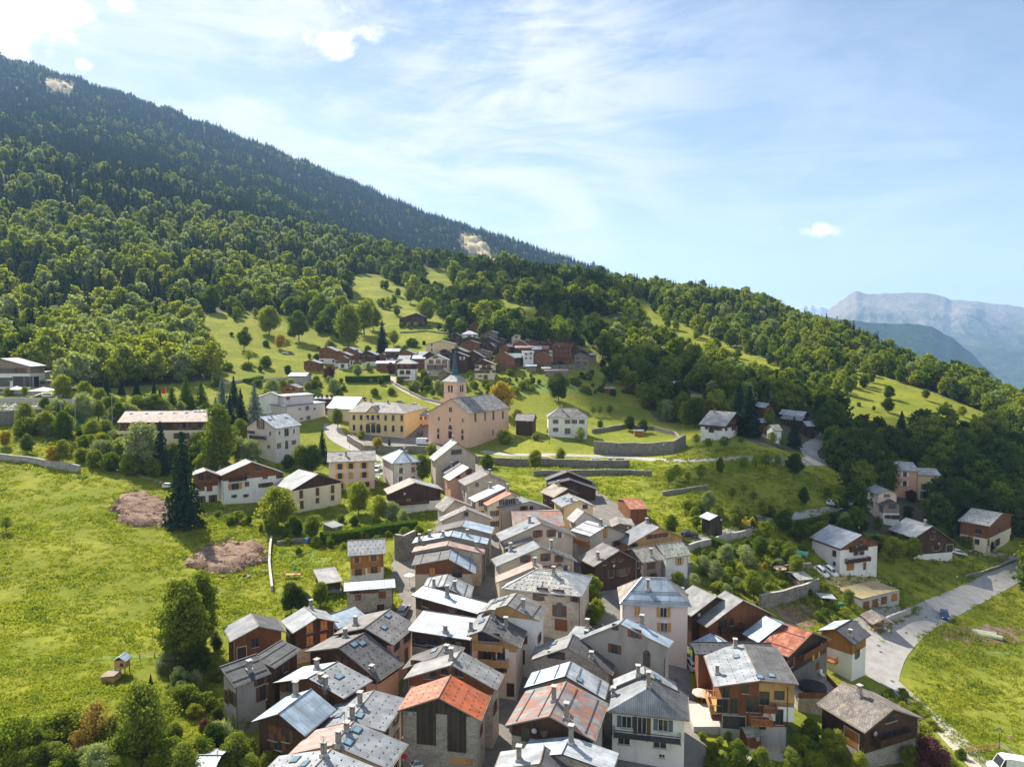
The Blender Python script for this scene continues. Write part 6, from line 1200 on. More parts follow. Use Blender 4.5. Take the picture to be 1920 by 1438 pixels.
T = '''tall 350 1252 172|tall 328 1236 120|dark 372 1264 58|dark 352 1270 50|round 600 612 60|round 622 628 56|lime 640 604 48|dark 582 602 52|olive 562 588 42|round 545 598 40|dark 640 640 40|round 700 620 44|lime 690 600 40|fruit 660 935 30|bush 405 725 20|round 119 745 42|lime 118 748 44|lime 159 752 37|lime 188 757 30|limebush 16 741 14|lime 47 743 18|spruce 200 742 42|spruce 228 740 34|spruce 256 740 33|spruce 289 742 28|cone 323 768 42|cone 350 764 58|cone 378 768 52|cone 360 774 34
bluespruce 418 778 72|bluespruce 478 792 76|spruce 439 762 56|spruce 452 790 60|spruce 300 765 36|bluespruce 405 800 55|spruce 432 800 60|olive 47 805 50|olive 85 815 44|round 120 825 54|round 51 852 38|autumn 10 838 30|autumn 100 872 36|olive 118 870 46|olive 174 832 44|lime 192 852 42
round 156 850 34|silver 156 792 55|silver 110 790 40|lime 135 795 36|olive 185 790 40|silver 240 790 34|silver 275 775 30|lime 300 778 24|silver 338 778 26|round 85 775 30|lime 230 772 26|silver 200 775 30|silver 267 880 88|spruce 303 888 98|spruce 345 985 176|olive 375 872 62|birch 412 888 135|birch 395 830 60|round 230 870 50
bush 210 882 34|bush 180 875 32|bush 245 890 36|silver 222 862 40|bush 285 893 34|round 325 880 50|lime 380 890 40|round 452 832 46|silver 448 865 46|silver 472 867 42|round 425 870 60|olive 564 882 48|dark 586 886 52|spruce 605 868 62|dark 540 882 30|round 633 802 36|limebush 677 822 14
autumn 708 848 28|spruce 730 848 26|round 792 908 56|lime 810 860 28|autumn 940 778 62|limebush 946 832 26|olive 970 802 34|dark 1047 752 52|silver 1088 828 28|round 1003 882 38|lime 1051 868 28|bush 913 878 26|fruit 1112 780 18|fruit 1125 780 20|fruit 1143 780 20|lime 1030 815 14|limebush 1005 825 14
lime 519 990 78 1.15|round 507 1007 40|dark 558 1007 32|round 585 1014 48|lime 672 966 62|lime 711 977 48|silver 735 978 38|silver 755 985 30|bush 665 985 18|dark 546 1148 58|round 601 1138 48|dark 570 1148 40|bush 560 1040 14|bush 640 980 16|bush 760 1010 22|bush 785 1005 20|limebush 800 1010 14
tall 338 1245 165|tall 378 1218 152|tall 358 1238 130|silver 335 1290 42|spruce 283 1292 30|olive 265 1440 165 .8|orange 180 1405 92|orange 150 1425 60|silver 183 1475 85|dark 80 1460 66|fruit 28 1445 104 1|olive 345 1480 92|dark 400 1420 66|olive 330 1400 48|dark 410 1358 34|silver 450 1372 46
bush 490 1352 34|olive 445 1450 80|olive 505 1460 56|silver 412 1410 60|olive 240 1450 90|round 380 1450 70|dark 130 1470 60|olive 470 1470 60|limebush 365 1345 26|round 345 1330 40|plum 385 1370 24|round 1384 1448 64|round 1427 1448 50|olive 1481 1450 50|round 1519 1400 56|lime 1562 1422 58|round 1519 1452 46|lime 1611 1452 44|lime 1590 1440 30|bush 1350 1450 30
plum 1745 1452 72|limebush 1722 1405 52|limebush 1710 1440 40|bush 1668 1315 24|limebush 1690 1335 20|limebush 1775 1440 28|limebush 1317 1387 16|limebush 1349 1397 16|limebush 1366 1385 14|bush 1430 1370 16|round 1452 1385 24|round 1108 1140 64|lime 1118 1165 44|round 1112 1180 42|lime 1064 1192 34|round 1222 1090 28|round 1272 1108 38|silver 1300 1108 34
silver 1320 1078 36|silver 1341 1090 40|silver 1361 1058 38|silver 1399 1062 40|round 1412 1124 54|round 1424 1050 44|bush 1455 1037 24|lime 1434 1014 38|dark 1470 998 42|round 1478 1058 42|round 1492 1083 44|dark 1500 1018 44|limebush 1343 1108 18|olive 1380 988 42|lime 1430 967 32|silver 1328 964 44 .75|round 1258 1003 38|round 1305 992 26|olive 1590 1138 34|dark 1585 1003 34
bush 1415 1060 16|autumn 1434 1068 14|bush 1520 1010 24|round 1545 990 26|round 1400 1030 20|bush 1360 1090 16|bush 1380 1125 14|limebush 1398 1112 12|limebush 1330 1120 12|limebush 1447 1120 12|limebush 1465 1115 10|bush 1540 1000 24|dark 1560 985 24|round 1520 1120 16|limebush 1560 1140 14
fruit 1252 914 34 1 8|fruit 1268 904 32|fruit 1313 902 30|round 1350 892 34 .7|fruit 1395 887 30|fruit 1416 882 26|fruit 1435 880 28|fruit 1458 878 24|dark 1490 890 40|fruit 1373 938 24|fruit 1413 944 22|fruit 1394 927 18|dark 1507 947 34 .7|fruit 1551 940 26|fruit 1574 938 28|autumn 1597 904 28|fruit 1286 972 16|fruit 1290 905 20
fruit 1305 837 22|fruit 1328 844 22|fruit 1358 845 26|fruit 1447 840 28|fruit 1390 835 16|fruit 1467 842 22|fruit 1345 815 20|dark 1240 762 62|dark 1275 767 52|dark 1303 802 56|dark 1362 782 62|spruce 1404 817 92 1.3|spruce 1385 800 80 1.3|birch 1442 812 48|dark 1555 828 76|spruce 1488 838 56 1.3|dark 1558 850 42|dark 1180 808 28|dark 1205 812 26
bush 1125 800 12|dark 1215 745 60|dark 1225 700 40|dark 1330 770 40|dark 1430 780 36|dark 1540 790 50|dark 1290 720 40|dark 1200 720 50|dark 1595 885 80|dark 1622 888 84|dark 1660 928 66 1.1|dark 1737 896 58 1.1|dark 1790 974 80|plum 1708 940 22|dark 1855 945 80|dark 1903 938 80|dark 1803 905 74|dark 1570 862 50|dark 1640 870 60
dark 1690 880 60|dark 1760 870 60|dark 1850 880 70|dark 1900 870 60|dark 1830 850 50|dark 1770 840 44|dark 1720 850 40|dark 1680 845 36|dark 1615 845 44|round 1880 990 60|dark 1915 1000 70|dark 1830 1010 30|olive 1675 1058 52|round 1712 1052 46|round 1604 995 46|silver 1583 992 32|dark 1784 1012 30|dark 1640 1040 36|dark 1690 1035 34|dark 1740 1000 24
dark 1667 748 25|dark 1665 774 28|spruce 1690 808 38 1.4|lime 1803 781 20|lime 1826 786 10|round 1638 771 10|round 1773 766 13|lime 1520 744 30|round 1545 734 28|round 1590 741 34|round 1490 740 48|dark 1828 824 34|spruce 1866 826 34|round 1735 750 20|round 1560 700 24|round 1470 700 24|bush 1580 757 9|bush 1610 762 8
lime 505 628 54|round 560 640 56|autumn 525 655 28|round 458 656 37|fruit 466 682 24|round 398 585 46|bush 500 690 22|round 653 657 82 .9|round 683 628 62|spruce 717 662 60|olive 738 650 30|round 769 570 32|lime 800 603 44|bush 752 614 9|olive 766 616 11|olive 780 616 11|olive 796 615 10|olive 806 616 9|dark 823 619 12
bush 530 735 22|silver 545 730 20|bush 590 728 16|plum 618 712 26|plum 732 700 20|silver 670 705 22|silver 690 695 16|silver 625 740 30|olive 500 760 30|round 522 770 36|bush 575 750 16|dark 590 758 18|silver 510 745 34|limebush 640 745 10|silver 780 735 22|round 800 725 20|silver 820 735 22|round 795 715 22|round 812 745 16|round 880 715 18|dark 905 655 24|olive 930 690 18
round 890 735 20|round 960 700 12|round 1135 720 14|dark 1160 700 18|dark 1130 690 16|round 860 745 14|round 835 720 16|fruit 12 998 28|round 745 675 20|round 760 665 18|dark 540 705 20|olive 850 660 14|round 770 650 16|dark 815 665 18|olive 980 715 10|bush 1010 720 9|bush 1085 722 9|bush 955 718 10'''
for line in T.split('\n'):
    for e in line.split('|'):
        q = e.split(); plant(q[0], float(q[1]), float(q[2]), float(q[3]), float(q[4]) if len(q) > 4 else 1.0, float(q[5]) if len(q) > 5 else 0.0)

# ---- undergrowth round gardens and terraces
rb = random.Random(21)
for poly, n_, kinds, h0, h1, where in (
  ([(760,700),(1010,700),(1000,742),(860,748),(770,735)], 46, ('bush','silver','round','limebush'), 2, 5, 'on the terraces below the hamlet'),
  ([(60,772),(410,772),(415,880),(330,888),(130,862),(20,806)], 74, ('round','lime','olive','bush','silver'), 4, 9, 'in the belt around the long hotel'),
  ([(1305,1040),(1500,1020),(1522,1095),(1420,1118),(1330,1122)], 50, ('bush','limebush','silver','round'), 1.2, 3.2, 'in the gardens right of the village'),
  ([(-10,1395),(330,1360),(400,1345),(520,1400),(520,1475),(-10,1475)], 64, ('bush','olive','silver','round','limebush'), 2.2, 5, 'in the thicket along the bottom left'),
  ([(1330,1392),(1560,1385),(1640,1420),(1640,1460),(1330,1460)], 34, ('bush','limebush','round'), 1.2, 3, 'in the garden at the lower right'),
  ([(480,720),(760,702),(770,735),(620,762),(500,765)], 30, ('bush','silver','round'), 2, 5, 'between hamlet and school building'),
  ([(1050,700),(1235,690),(1235,735),(1120,745),(1060,725)], 34, ('bush','dark','round'), 2, 5, 'on the shady slope right of the hamlet'),
  ([(1565,965),(1900,960),(1905,1035),(1600,1040)], 42, ('dark','bush','round'), 2, 5, 'among the shaded chalets on the right'),
  ([(1290,950),(1490,965),(1480,1000),(1300,1000)], 22, ('bush','olive','limebush'), 1.5, 4, 'beside the narrow lane'),
  ([(400,965),(620,985),(770,985),(790,1010),(600,1035),(480,1010)], 30, ('bush','limebush','round'), 1.2, 3, 'above the long clipped hedge'),
  ([(1640,1290),(1690,1300),(1820,1440),(1740,1450)], 22, ('limebush','bush'), 1, 2.2, 'along the gravel verge'),
  ([(1500,745),(1620,752),(1560,700),(1480,690)], 16, ('bush','round'), 1.5, 5, 'on the sunny right pasture'),
  ([(1560,1100),(1600,1180),(1530,1170),(1500,1130)], 16, ('bush','limebush'), 1, 2.5, 'round the vegetable plot'),
  ([(300,1225),(420,1180),(420,1345),(330,1345)], 26, ('bush','dark','silver'), 1.5, 4, 'at the foot of the slender tall trees'),
  ([(585,655),(850,640),(1100,640),(1125,690),(1000,700),(760,700),(600,690)], 40, ('dark','round','bush'), 3, 7, 'between the hamlet chalets'),
  ([(420,595),(620,612),(640,640),(560,690),(420,705)], 12, ('bush','round'), 2, 6, 'on the bright upper pasture')):
    x0, x1 = min(q[0] for q in poly), max(q[0] for q in poly); y0, y1 = min(q[1] for q in poly), max(q[1] for q in poly); c_ = 0; tries = 0
    while c_ < n_ and tries < 2000:
        tries += 1; px, py = rb.uniform(x0, x1), rb.uniform(y0, y1)
        if not inpoly(px, py, poly): continue
        p = hit(px, py)
        if any((p.x - o.location.x) ** 2 + (p.y - o.location.y) ** 2 < 55 for o in HOMES): continue
        k = rb.choice(kinds); h_ = rb.uniform(h0, h1); me = rb.choice(PT[k])[0]; o = bpy.data.objects.new('bush', me); COL.objects.link(o); w_ = rb.uniform(.95, 1.4)
        o.location = p - Vector((0, 0, .12 * h_)); o.scale = (h_ * w_, h_ * w_ * rb.uniform(.8, 1.1), h_); o.rotation_euler = (0, 0, rb.uniform(0, 6.28)); wd = {"bush": "green", "limebush": "bright yellow green", "silver": "silvery", "round": "leafy", "olive": "olive green", "dark": "dark green", "lime": "yellow green"}[k]; o.name = {'bush': 'bush', 'limebush': 'bush', 'silver': 'silver_shrub', 'round': 'leafy_shrub', 'olive': 'olive_shrub', 'dark': 'dark_shrub', 'lime': 'leafy_shrub'}[k]; base, key, dist = describe(px, py, ('low ' if h_ < 2 else 'tall ' if h_ > 4.5 else '') + wd + ' shrub'); tag(o, base, 'shrub', f'shrubs {where}'); PEND.setdefault(key, []).append((dist, o)); c_ += 1

settle()
# ---- woods: every tree of the near wood stands alone, the mass behind is one object
def instancer(name, pts, rot, scl, idx, protos, label):
    me = bpy.data.meshes.new(name); me.vertices.add(len(pts)); me.vertices.foreach_set('co', np.asarray(pts, np.float32).ravel())
    for nm, arr, ty in (('rz', rot, 'FLOAT'), ('sc', scl, 'FLOAT'), ('ix', idx, 'INT')):
        a = me.attributes.new(nm, ty, 'POINT'); a.data.foreach_set('value', np.asarray(arr, np.int32 if ty == 'INT' else np.float32))
    o = bpy.data.objects.new(name, me); COL.objects.link(o)
    pc = bpy.data.collections.new(name + '_kinds')
    for i, m_ in enumerate(protos): po = bpy.data.objects.new('%03d_%s' % (i, name), m_); pc.objects.link(po)
    ng = bpy.data.node_groups.new(name, 'GeometryNodeTree'); ng.interface.new_socket('Geometry', in_out='INPUT', socket_type='NodeSocketGeometry'); ng.interface.new_socket('Geometry', in_out='OUTPUT', socket_type='NodeSocketGeometry')
    gi = ng.nodes.new('NodeGroupInput'); go = ng.nodes.new('NodeGroupOutput'); ip = ng.nodes.new('GeometryNodeInstanceOnPoints'); ci = ng.nodes.new('GeometryNodeCollectionInfo')
    ci.inputs[0].default_value = pc; ci.inputs[1].default_value = True; ci.inputs[2].default_value = True; ip.inputs['Pick Instance'].default_value = True
    def att(n_, ty):
        a = ng.nodes.new('GeometryNodeInputNamedAttribute'); a.data_type = ty; a.inputs[0].default_value = n_; return [s for s in a.outputs if s.enabled][0]
    cb = ng.nodes.new('ShaderNodeCombineXYZ'); ng.links.new(att('rz', 'FLOAT'), cb.inputs[2])
    L = ng.links.new; L(gi.outputs[0], ip.inputs['Points']); L(ci.outputs[0], ip.inputs['Instance']); L(cb.outputs[0], ip.inputs['Rotation']); L(att('sc', 'FLOAT'), ip.inputs['Scale']); L(att('ix', 'INT'), ip.inputs['Instance Index']); L(ip.outputs[0], go.inputs[0])
    md = o.modifiers.new('scatter', 'NODES'); md.node_group = ng; tag(o, label, kind='stuff'); return o
def sample(d0, d1, sp, umin=-.86, umax=.86):
    """jittered points between distances d0..d1, spacing sp metres"""
    out = []; y = d0
    rs = np.random.RandomState(int(d0))
    ys_ = np.arange(d0, d1, sp * .87)
    for k, y in enumerate(ys_):
        xs_ = np.arange(umin * y, umax * y, sp) + (sp / 2 if k % 2 else 0); n = len(xs_)
        out.append(np.stack([xs_ + rs.uniform(-.42, .42, n) * sp, np.full(n, y) + rs.uniform(-.42, .42, n) * sp], 1))
    return np.concatenate(out)
# what the terrain itself hides from sight
UG = np.linspace(-.9, .9, 500); DG = np.exp(np.linspace(math.log(60), math.log(4300), 700)); UU, DD = np.meshgrid(UG, DG); VV = H(UU * DD, DD) / DD; VMAX = np.maximum.accumulate(VV, 0)
def visible(x, y, top):
    u = x / y; i = np.clip(((u + .9) / 1.8 * 499).astype(int), 0, 499); j = np.clip(((np.log(y) - math.log(60)) / (math.log(4300) - math.log(60)) * 699).astype(int) - 1, 0, 699)
    return (H(x, y) + top) / y > VMAX[j, i] - .002
PISTE = [[(858,434),(884,437),(912,454),(932,505),(902,498),(862,472)], [(84,146),(142,158),(134,180),(86,176)]]
def forest_points(d0, d1, sp):
    P = sample(d0, d1, sp); x, y = P[:, 0], P[:, 1]; z = H(x, y); PX, PY = px_arr(x, y, z); ok = visible(x, y, 16) & (PX > -60) & (PX < 1980) & (PY > 60)
    for m in MEADOWS: ok &= ~(polymask(PX, PY, m) & (y < 900))
    for m in PISTE: ok &= ~polymask(PX, PY, m)
    rs = np.random.RandomState(3)
    for m in CLEAR: ok &= ~(polymask(PX, PY, m) & (y < 1000))
    ok &= ~((y < 330) & (PX < 1560)) | ((PX < 400) & (PX > 95) & (PY < 742) & (PY > 500)) | ((PX < 100) & (PY < 690))
    ok &= ~((PX > 1150) & (PX < 1560) & (PY > 800) & (y < 400))
    hx = np.array([(o.location.x, o.location.y) for o in HOMES]); 
    for a_, b_ in hx: ok &= ~(((x - a_) ** 2 + (y - b_) ** 2 < 110) | ((abs(x / y - a_ / b_) < 5.5 / b_) & (y < b_) & (y > b_ - 26)))
    return x[ok], y[ok], z[ok], PX[ok], PY[ok]
FP = []     # (x,y,z,height,kind,px,py)
rg = np.random.RandomState(11)
def vnoise(x, y, s): return np.sin(x * s + 1.7 * np.sin(y * s * .7 + 1)) * np.cos(y * s * 1.1 + 1.3 * np.sin(x * s * .6))
for d0, d1, sp in ((200, 520, 8.8), (520, 900, 10.8), (900, 1350, 11.5)):
    x, y, z, PX, PY = forest_points(d0, d1, sp)
    n = len(x); pat = vnoise(x, y, .011) + rg.normal(size=n) * .45; right = PX > 1130; pc = np.where(right, .12 + .55 * (PY < 640 - (1900 - PX) * .0) * (VV.max() > 0), .45)
    for i in range(n):
        px, py = PX[i], PY[i]
        if 95 < px < 410 and 500 < py < 745 and y[i] < 470: k = ('F_olive', 'F_lime', 'F_pale', 'F_olive', 'F_pale')[rg.randint(5)]; hgt = rg.uniform(12, 19)
        else:
            v1, v2 = vnoise(x[i], y[i], .012), vnoise(x[i] + 300, y[i], .035)
            if px < 650: con = rg.rand() < (.85 if y[i] > 1100 else .62 if py < 400 else .36) + .45 * v1
            elif px < 1130: con = rg.rand() < (.22 if y[i] < 900 else .4) + .3 * v1
            else: con = rg.rand() < (.06 if py > 560 + (px - 1150) * .28 else .34) + .2 * v1 and px < 1750 and y[i] > 380
            if v2 > .55 and px < 650 and rg.rand() < .35: continue
            if 1120 < px < 1560 and py > 640 and rg.rand() < .34: continue
            if con: k = 'F_pine'; hgt = rg.uniform(12, 24) * (.8 if px > 1130 else 1.05)
            else:
                r_ = rg.rand(); hgt = rg.uniform(10, 18)
                hgt *= rg.uniform(.85, 1.4)
                if px < 650: k = 'F_pale' if r_ < .28 + .25 * v2 else ('F_lime' if r_ < .58 else ('F_olive' if r_ < .74 else ('F_broad' if r_ < .85 else 'F_dark')))
                elif px < 1130: k = 'F_dark' if r_ < .6 else ('F_broad' if r_ < .93 else 'F_lime')
                else: k = 'F_broad' if r_ < .42 else ('F_olive' if r_ < .6 else ('F_lime' if r_ < .76 else ('F_pale' if r_ < .86 else 'F_dark')))
                if px > 1130: hgt *= .8
                if px > 1560 and y[i] < 330: k = 'F_dark' if r_ < .55 else 'F_broad'
        FP.append((x[i], y[i], z[i], hgt, k, px, py))
# bright belt of broadleaf trees round the hamlet and loose trees on the pastures
for px, py, s_ in [(rg.uniform(840, 1130), rg.uniform(595, 632), 1) for _ in range(60)] + [(rg.uniform(1130, 1250), rg.uniform(640, 720), 1.0) for _ in range(40)] + [(rg.uniform(1150, 1500), rg.uniform(580, 690), .8) for _ in range(90)] + [(rg.uniform(1480, 1640), rg.uniform(640, 735), .8) for _ in range(46)] + [(rg.uniform(690, 830), rg.uniform(540, 600), .8) for _ in range(16)] + [(rg.uniform(590, 665), rg.uniform(560, 625), .9) for _ in range(22)] + [(rg.uniform(430, 600), rg.uniform(575, 598), .9) for _ in range(26)]:
    if py < 632 and px > 880 and px < 1140 and 590 < py and rg.rand() < .2: continue
    p = hit(px, py); FP.append((p.x, p.y, p.z, rg.uniform(8, 14) * s_, rg.choice(['F_lime', 'F_broad', 'F_dark', 'F_broad']), px, py))
FP.sort(key=lambda t: -t[3] / t[1])
def wood_of(px, py):
    if px < 410 and py > 500: return 'wood above the hotel'
    if px < 650: return 'left mountainside wood'
    if px < 1130: return 'wood above the hamlet'
    return 'right hillside wood' if py < 745 else 'dark wood behind the yellow house'
cnt = {'b': 0, 'c': 0}; rest = []
ADJ = {'F_broad': 'green leafy', 'F_olive': 'olive green leafy', 'F_lime': 'bright yellow green leafy', 'F_dark': 'dark green leafy', 'F_pine': 'dark pointed conifer', 'F_pale': 'pale silvery leafy'}
for (x, y, z, hgt, k, px, py) in FP:
    g = 'c' if k == 'F_pine' else 'b'
    if cnt[g] < (290 if g == 'c' else 130) and y < 800:
        o = bpy.data.objects.new('conifer_tree' if g == 'c' else 'forest_tree', PT[k][cnt[g] % len(PT[k])]); COL.objects.link(o); o.location = (x, y, z - .3); o.scale = (hgt,) * 3; o.rotation_euler = (0, 0, cnt[g] * 2.1)
        w = wood_of(px, py); tag(o, f'{ADJ[k]} tree in the {w}', 'tree', f'{ADJ[k]} trees of the {w}'); cnt[g] += 1
    else: rest.append((x, y, z - .3, hgt, k))
def emit(name, rows, label):
    kinds = sorted({r[4] for r in rows}); protos = []; start = {}
    for k in kinds: start[k] = (len(protos), len(PT[k])); protos += PT[k]
    ix = [start[r[4]][0] + i % start[r[4]][1] for i, r in enumerate(rows)]
    instancer(name, [r[:3] for r in rows], rg.uniform(0, 6.28, len(rows)), [r[3] for r in rows], ix, protos, label)
emit('forest', rest, 'mixed wood covering the slopes behind village and hamlet')
far = []
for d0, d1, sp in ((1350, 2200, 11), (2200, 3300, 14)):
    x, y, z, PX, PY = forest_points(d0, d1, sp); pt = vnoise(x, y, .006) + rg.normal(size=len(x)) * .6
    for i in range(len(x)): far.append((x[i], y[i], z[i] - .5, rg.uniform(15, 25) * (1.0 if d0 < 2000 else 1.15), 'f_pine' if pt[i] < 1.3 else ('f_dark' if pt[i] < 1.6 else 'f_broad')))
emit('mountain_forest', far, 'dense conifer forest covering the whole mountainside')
TREESTAT = (len(FP), len(rest), len(far))
# ---------------------------------------------------------------- church
ch_ = G('n', (182,608),(388,492),(550,622),(745,450), 13, 'r_ltile','p_church','pink rendered church nave with arched windows and a slate spired tower', roof2='r_slate', ov=.5, dots='r', name='church', cat='church', wfm='chimney_cap',
        win=[(288,662,.6,1.3,''),(384,670,.6,1.3,''),(492,677,.6,1.3,''),(388,585,1.3,1.6,''),(600,655,1.2,2.8,'a'),(683,648,1.2,2.8,'a'),(754,640,1.2,2.8,'a'),(835,635,1.2,2.4,'a'),(385,745,1.6,.8,'a'),(283,768,.9,1.2,'a'),(490,778,.9,1.2,'a'),(750,785,.7,1.8,'a')], doors=[(385,800,1.8,3.0,'w_dark'),(283,815,1.1,2.0,'w_dark'),(490,825,1.1,2.0,'w_dark')])
d, n = ch_.d, ch_.n; D0 = ch_.roofq[0][0].y
Z = Vector((0, 0, 1))
P = ray((856.7, 740)) * (D0 + 2.5); Lc = onplane((833.3, 740), P, n); Rc = onplane((877.8, 740), P, d if d.y >= 0 else d)
w = ((P - Lc).length + (Rc - P).length) / 2; w = max(5, min(w, 7)); ztop = (ray((856.7, 716.8)) * P.y).z; zbot = P.z - 12
c = Vector((P.x, P.y, 0)) - d * w / 2 + n * w / 2
tw = MB(); zmid = (ztop + zbot) / 2; tw.box(c + Z * zmid, d * w / 2, n * w / 2, Z * (ztop - zbot) / 2); tb = tw.build('tower', 'p_church', ch_.root)
m = MB()
for fn, ft in ((-n, d), (d, n)):
    for s_ in (-1, 1):
        q = c + fn * (w / 2 + .02) + ft * s_ * .75 + Z * (ztop - 3.1); m.box(q, ft * .5, Z * 1.25, fn * .03)
        for k in range(8):
            a0, a1 = math.pi * k / 8, math.pi * (k + 1) / 8; cc = q + Z * 1.25 + fn * .03; m.quad([cc, cc + ft * math.cos(a0) * .5 + Z * math.sin(a0) * .5, cc + ft * math.cos(a1) * .5 + Z * math.sin(a1) * .5])
m.build('belfry_opening', 'paint_dark', tb)
m = MB(); m.box(c + Z * (ztop - 4.7), d * (w / 2 + .1), n * (w / 2 + .1), Z * .12); m.box(c + Z * (ztop + .0), d * (w / 2 + .25), n * (w / 2 + .25), Z * .15); m.build('cornice', 'chimney_cap', tb)
m = MB(); e = w / 2 + .8; zs = (ray((856.7, 703.6)) * (P.y + w / 2)).z; zt = (ray((856.7, 656)) * (P.y + w / 2)).z; K = 8; r1 = w * .25
sq = [c + d * i * e + n * j * e + Z * (ztop + .15) for i, j in ((-1, -1), (1, -1), (1, 1), (-1, 1))]
def oc(r, z): return [c + d * r * math.cos(math.pi / 8 + math.pi / 4 * k) * 1.08 + n * r * math.sin(math.pi / 8 + math.pi / 4 * k) * 1.08 + Z * z for k in range(8)]
o1 = oc(r1, zs); ocs = {0: (4, 5), 1: (6, 7), 2: (0, 1), 3: (2, 3)}
for k in range(4):
    a, b = sq[k], sq[(k + 1) % 4]; p, q = o1[(5 + 2 * k) % 8], o1[(6 + 2 * k) % 8]; m.quad([a, b, q, p]); m.quad([b, o1[(7 + 2 * k) % 8], q])
m.quad(sq[::-1]); m.build('skirt_roof', 'r_ltile', tb)
m = MB(); tip = c + Z * zt
for r0, z0, r2, z2 in ((r1, zs, r1 * .72, zs + (zt - zs) * .14), (r1 * .72, zs + (zt - zs) * .14, .06, zt)):
    A, B = oc(r0, z0), oc(r2, z2)
    for k in range(8): m.quad([A[k], A[(k + 1) % 8], B[(k + 1) % 8], B[k]])
m.build('spire', 'r_spire', tb)
m = MB(); m.bar(tip - Z * .3, tip + Z * 2.2, .07); m.bar(tip + Z * 1.5 - d * .6, tip + Z * 1.5 + d * .6, .06); m.box(tip + Z * .3, d * .22, n * .22, Z * .22); m.build('cross', 'metal_dark', tb)
# town hall lettering, flags and flower boxes
def lettering(txt, hs, p, size, mat, ext=.03):
    r = facade_hit(hs, p)
    if not r: return
    q, t, nn = r; cu = bpy.data.curves.new('sign', 'FONT'); cu.body = txt; cu.size = size; cu.extrude = ext; cu.align_x = 'CENTER'; cu.align_y = 'CENTER'
    o = bpy.data.objects.new('tmp', cu); COL.objects.link(o); dg = bpy.context.evaluated_depsgraph_get(); me = bpy.data.meshes.new_from_object(o.evaluated_get(dg)); bpy.data.objects.remove(o)
    s = bpy.data.objects.new('sign_lettering', me); COL.objects.link(s); me.materials.clear(); me.materials.append(MAT[mat]); s.parent = hs.root; s.location = q + nn * .07 - wloc(hs.root)
    s.rotation_euler = (math.pi / 2, 0, math.atan2(nn.x, -nn.y)); return s
ra, rb_ = facade_hit(mairie, px_of('m', (1314, 612))), facade_hit(mairie, px_of('m', (1412, 612)))
if ra and rb_:
    a_, b_ = ra[0], rb_[0]; nn = ra[2]; zb_ = a_.z; b_ = Vector((b_.x, b_.y, zb_)); md = (a_ + b_) / 2 + Z * 2.9; o_ = nn * .35; bk = -nn * 6.5
    m = MB(); m.quad([a_ + o_ - Z * .9, b_ + o_ - Z * .9, b_ + o_, md + o_, a_ + o_]); m.quad([a_ + o_ - Z * .9, a_ + o_, a_ - Z * 0 + bk * .1, a_ - Z * .9]); m.quad([b_ + o_ - Z * .9, b_ - Z * .9, b_ + bk * .1, b_ + o_]); gw = m.build('gable', 'p_yellow', mairie.root)
    m = MB(); e_ = (b_ - a_).normalized() * .5; m.prism([a_ + o_ * 2.2 - e_ - Z * .25, md + o_ * 2.2 + Z * .15, md + bk + Z * .15, a_ - e_ + bk * .35 - Z * .25], .15, 0, 1); m.prism([md + o_ * 2.2 + Z * .15, b_ + o_ * 2.2 + e_ - Z * .25, b_ + e_ + bk * .35 - Z * .25, md + bk + Z * .15], .15, 0, 1); m.build('gable_roof', ['r_slate', 'w_grey'], mairie.root)
lettering('MAIRIE', mairie, px_of('m', (1367, 703)), 1.15, 'shutter_red')
for i, x in enumerate((1322, 1367, 1411)):
    r = facade_hit(mairie, px_of('m', (x, 668)))
    if r:
        q, t, nn = r; m = MB(); m.bar(q, q + nn * 1.1 + Z * 1.0, .03); o = m.build('flagpole', 'metal_pale', mairie.root)
        for k, mt in enumerate(('flag_blue', 'cloth_white', 'flag_red') if i != 1 else ('flag_blue',) * 3):
            m = MB(); m.box(q + nn * 1.0 + Z * .35 + t * (k - 1) * .3, t * .15, Z * .5, nn * .015); m.build('flag', mt, o)
for x, y in ((1205,668),(1267,668),(1477,675),(1541,678),(1615,680),(1475,765),(1541,770),(1615,772)):
    r = facade_hit(mairie, px_of('m', (x, y)))
    if r: q, t, nn = r; m = MB(); m.box(q + nn * .2, t * .5, Z * .14, nn * .14); m.box(q + nn * .22 + Z * .2, t * .5, Z * .1, nn * .16, 1); m.build('flower_box', ['w_brown', 'l_dark'], mairie.root)

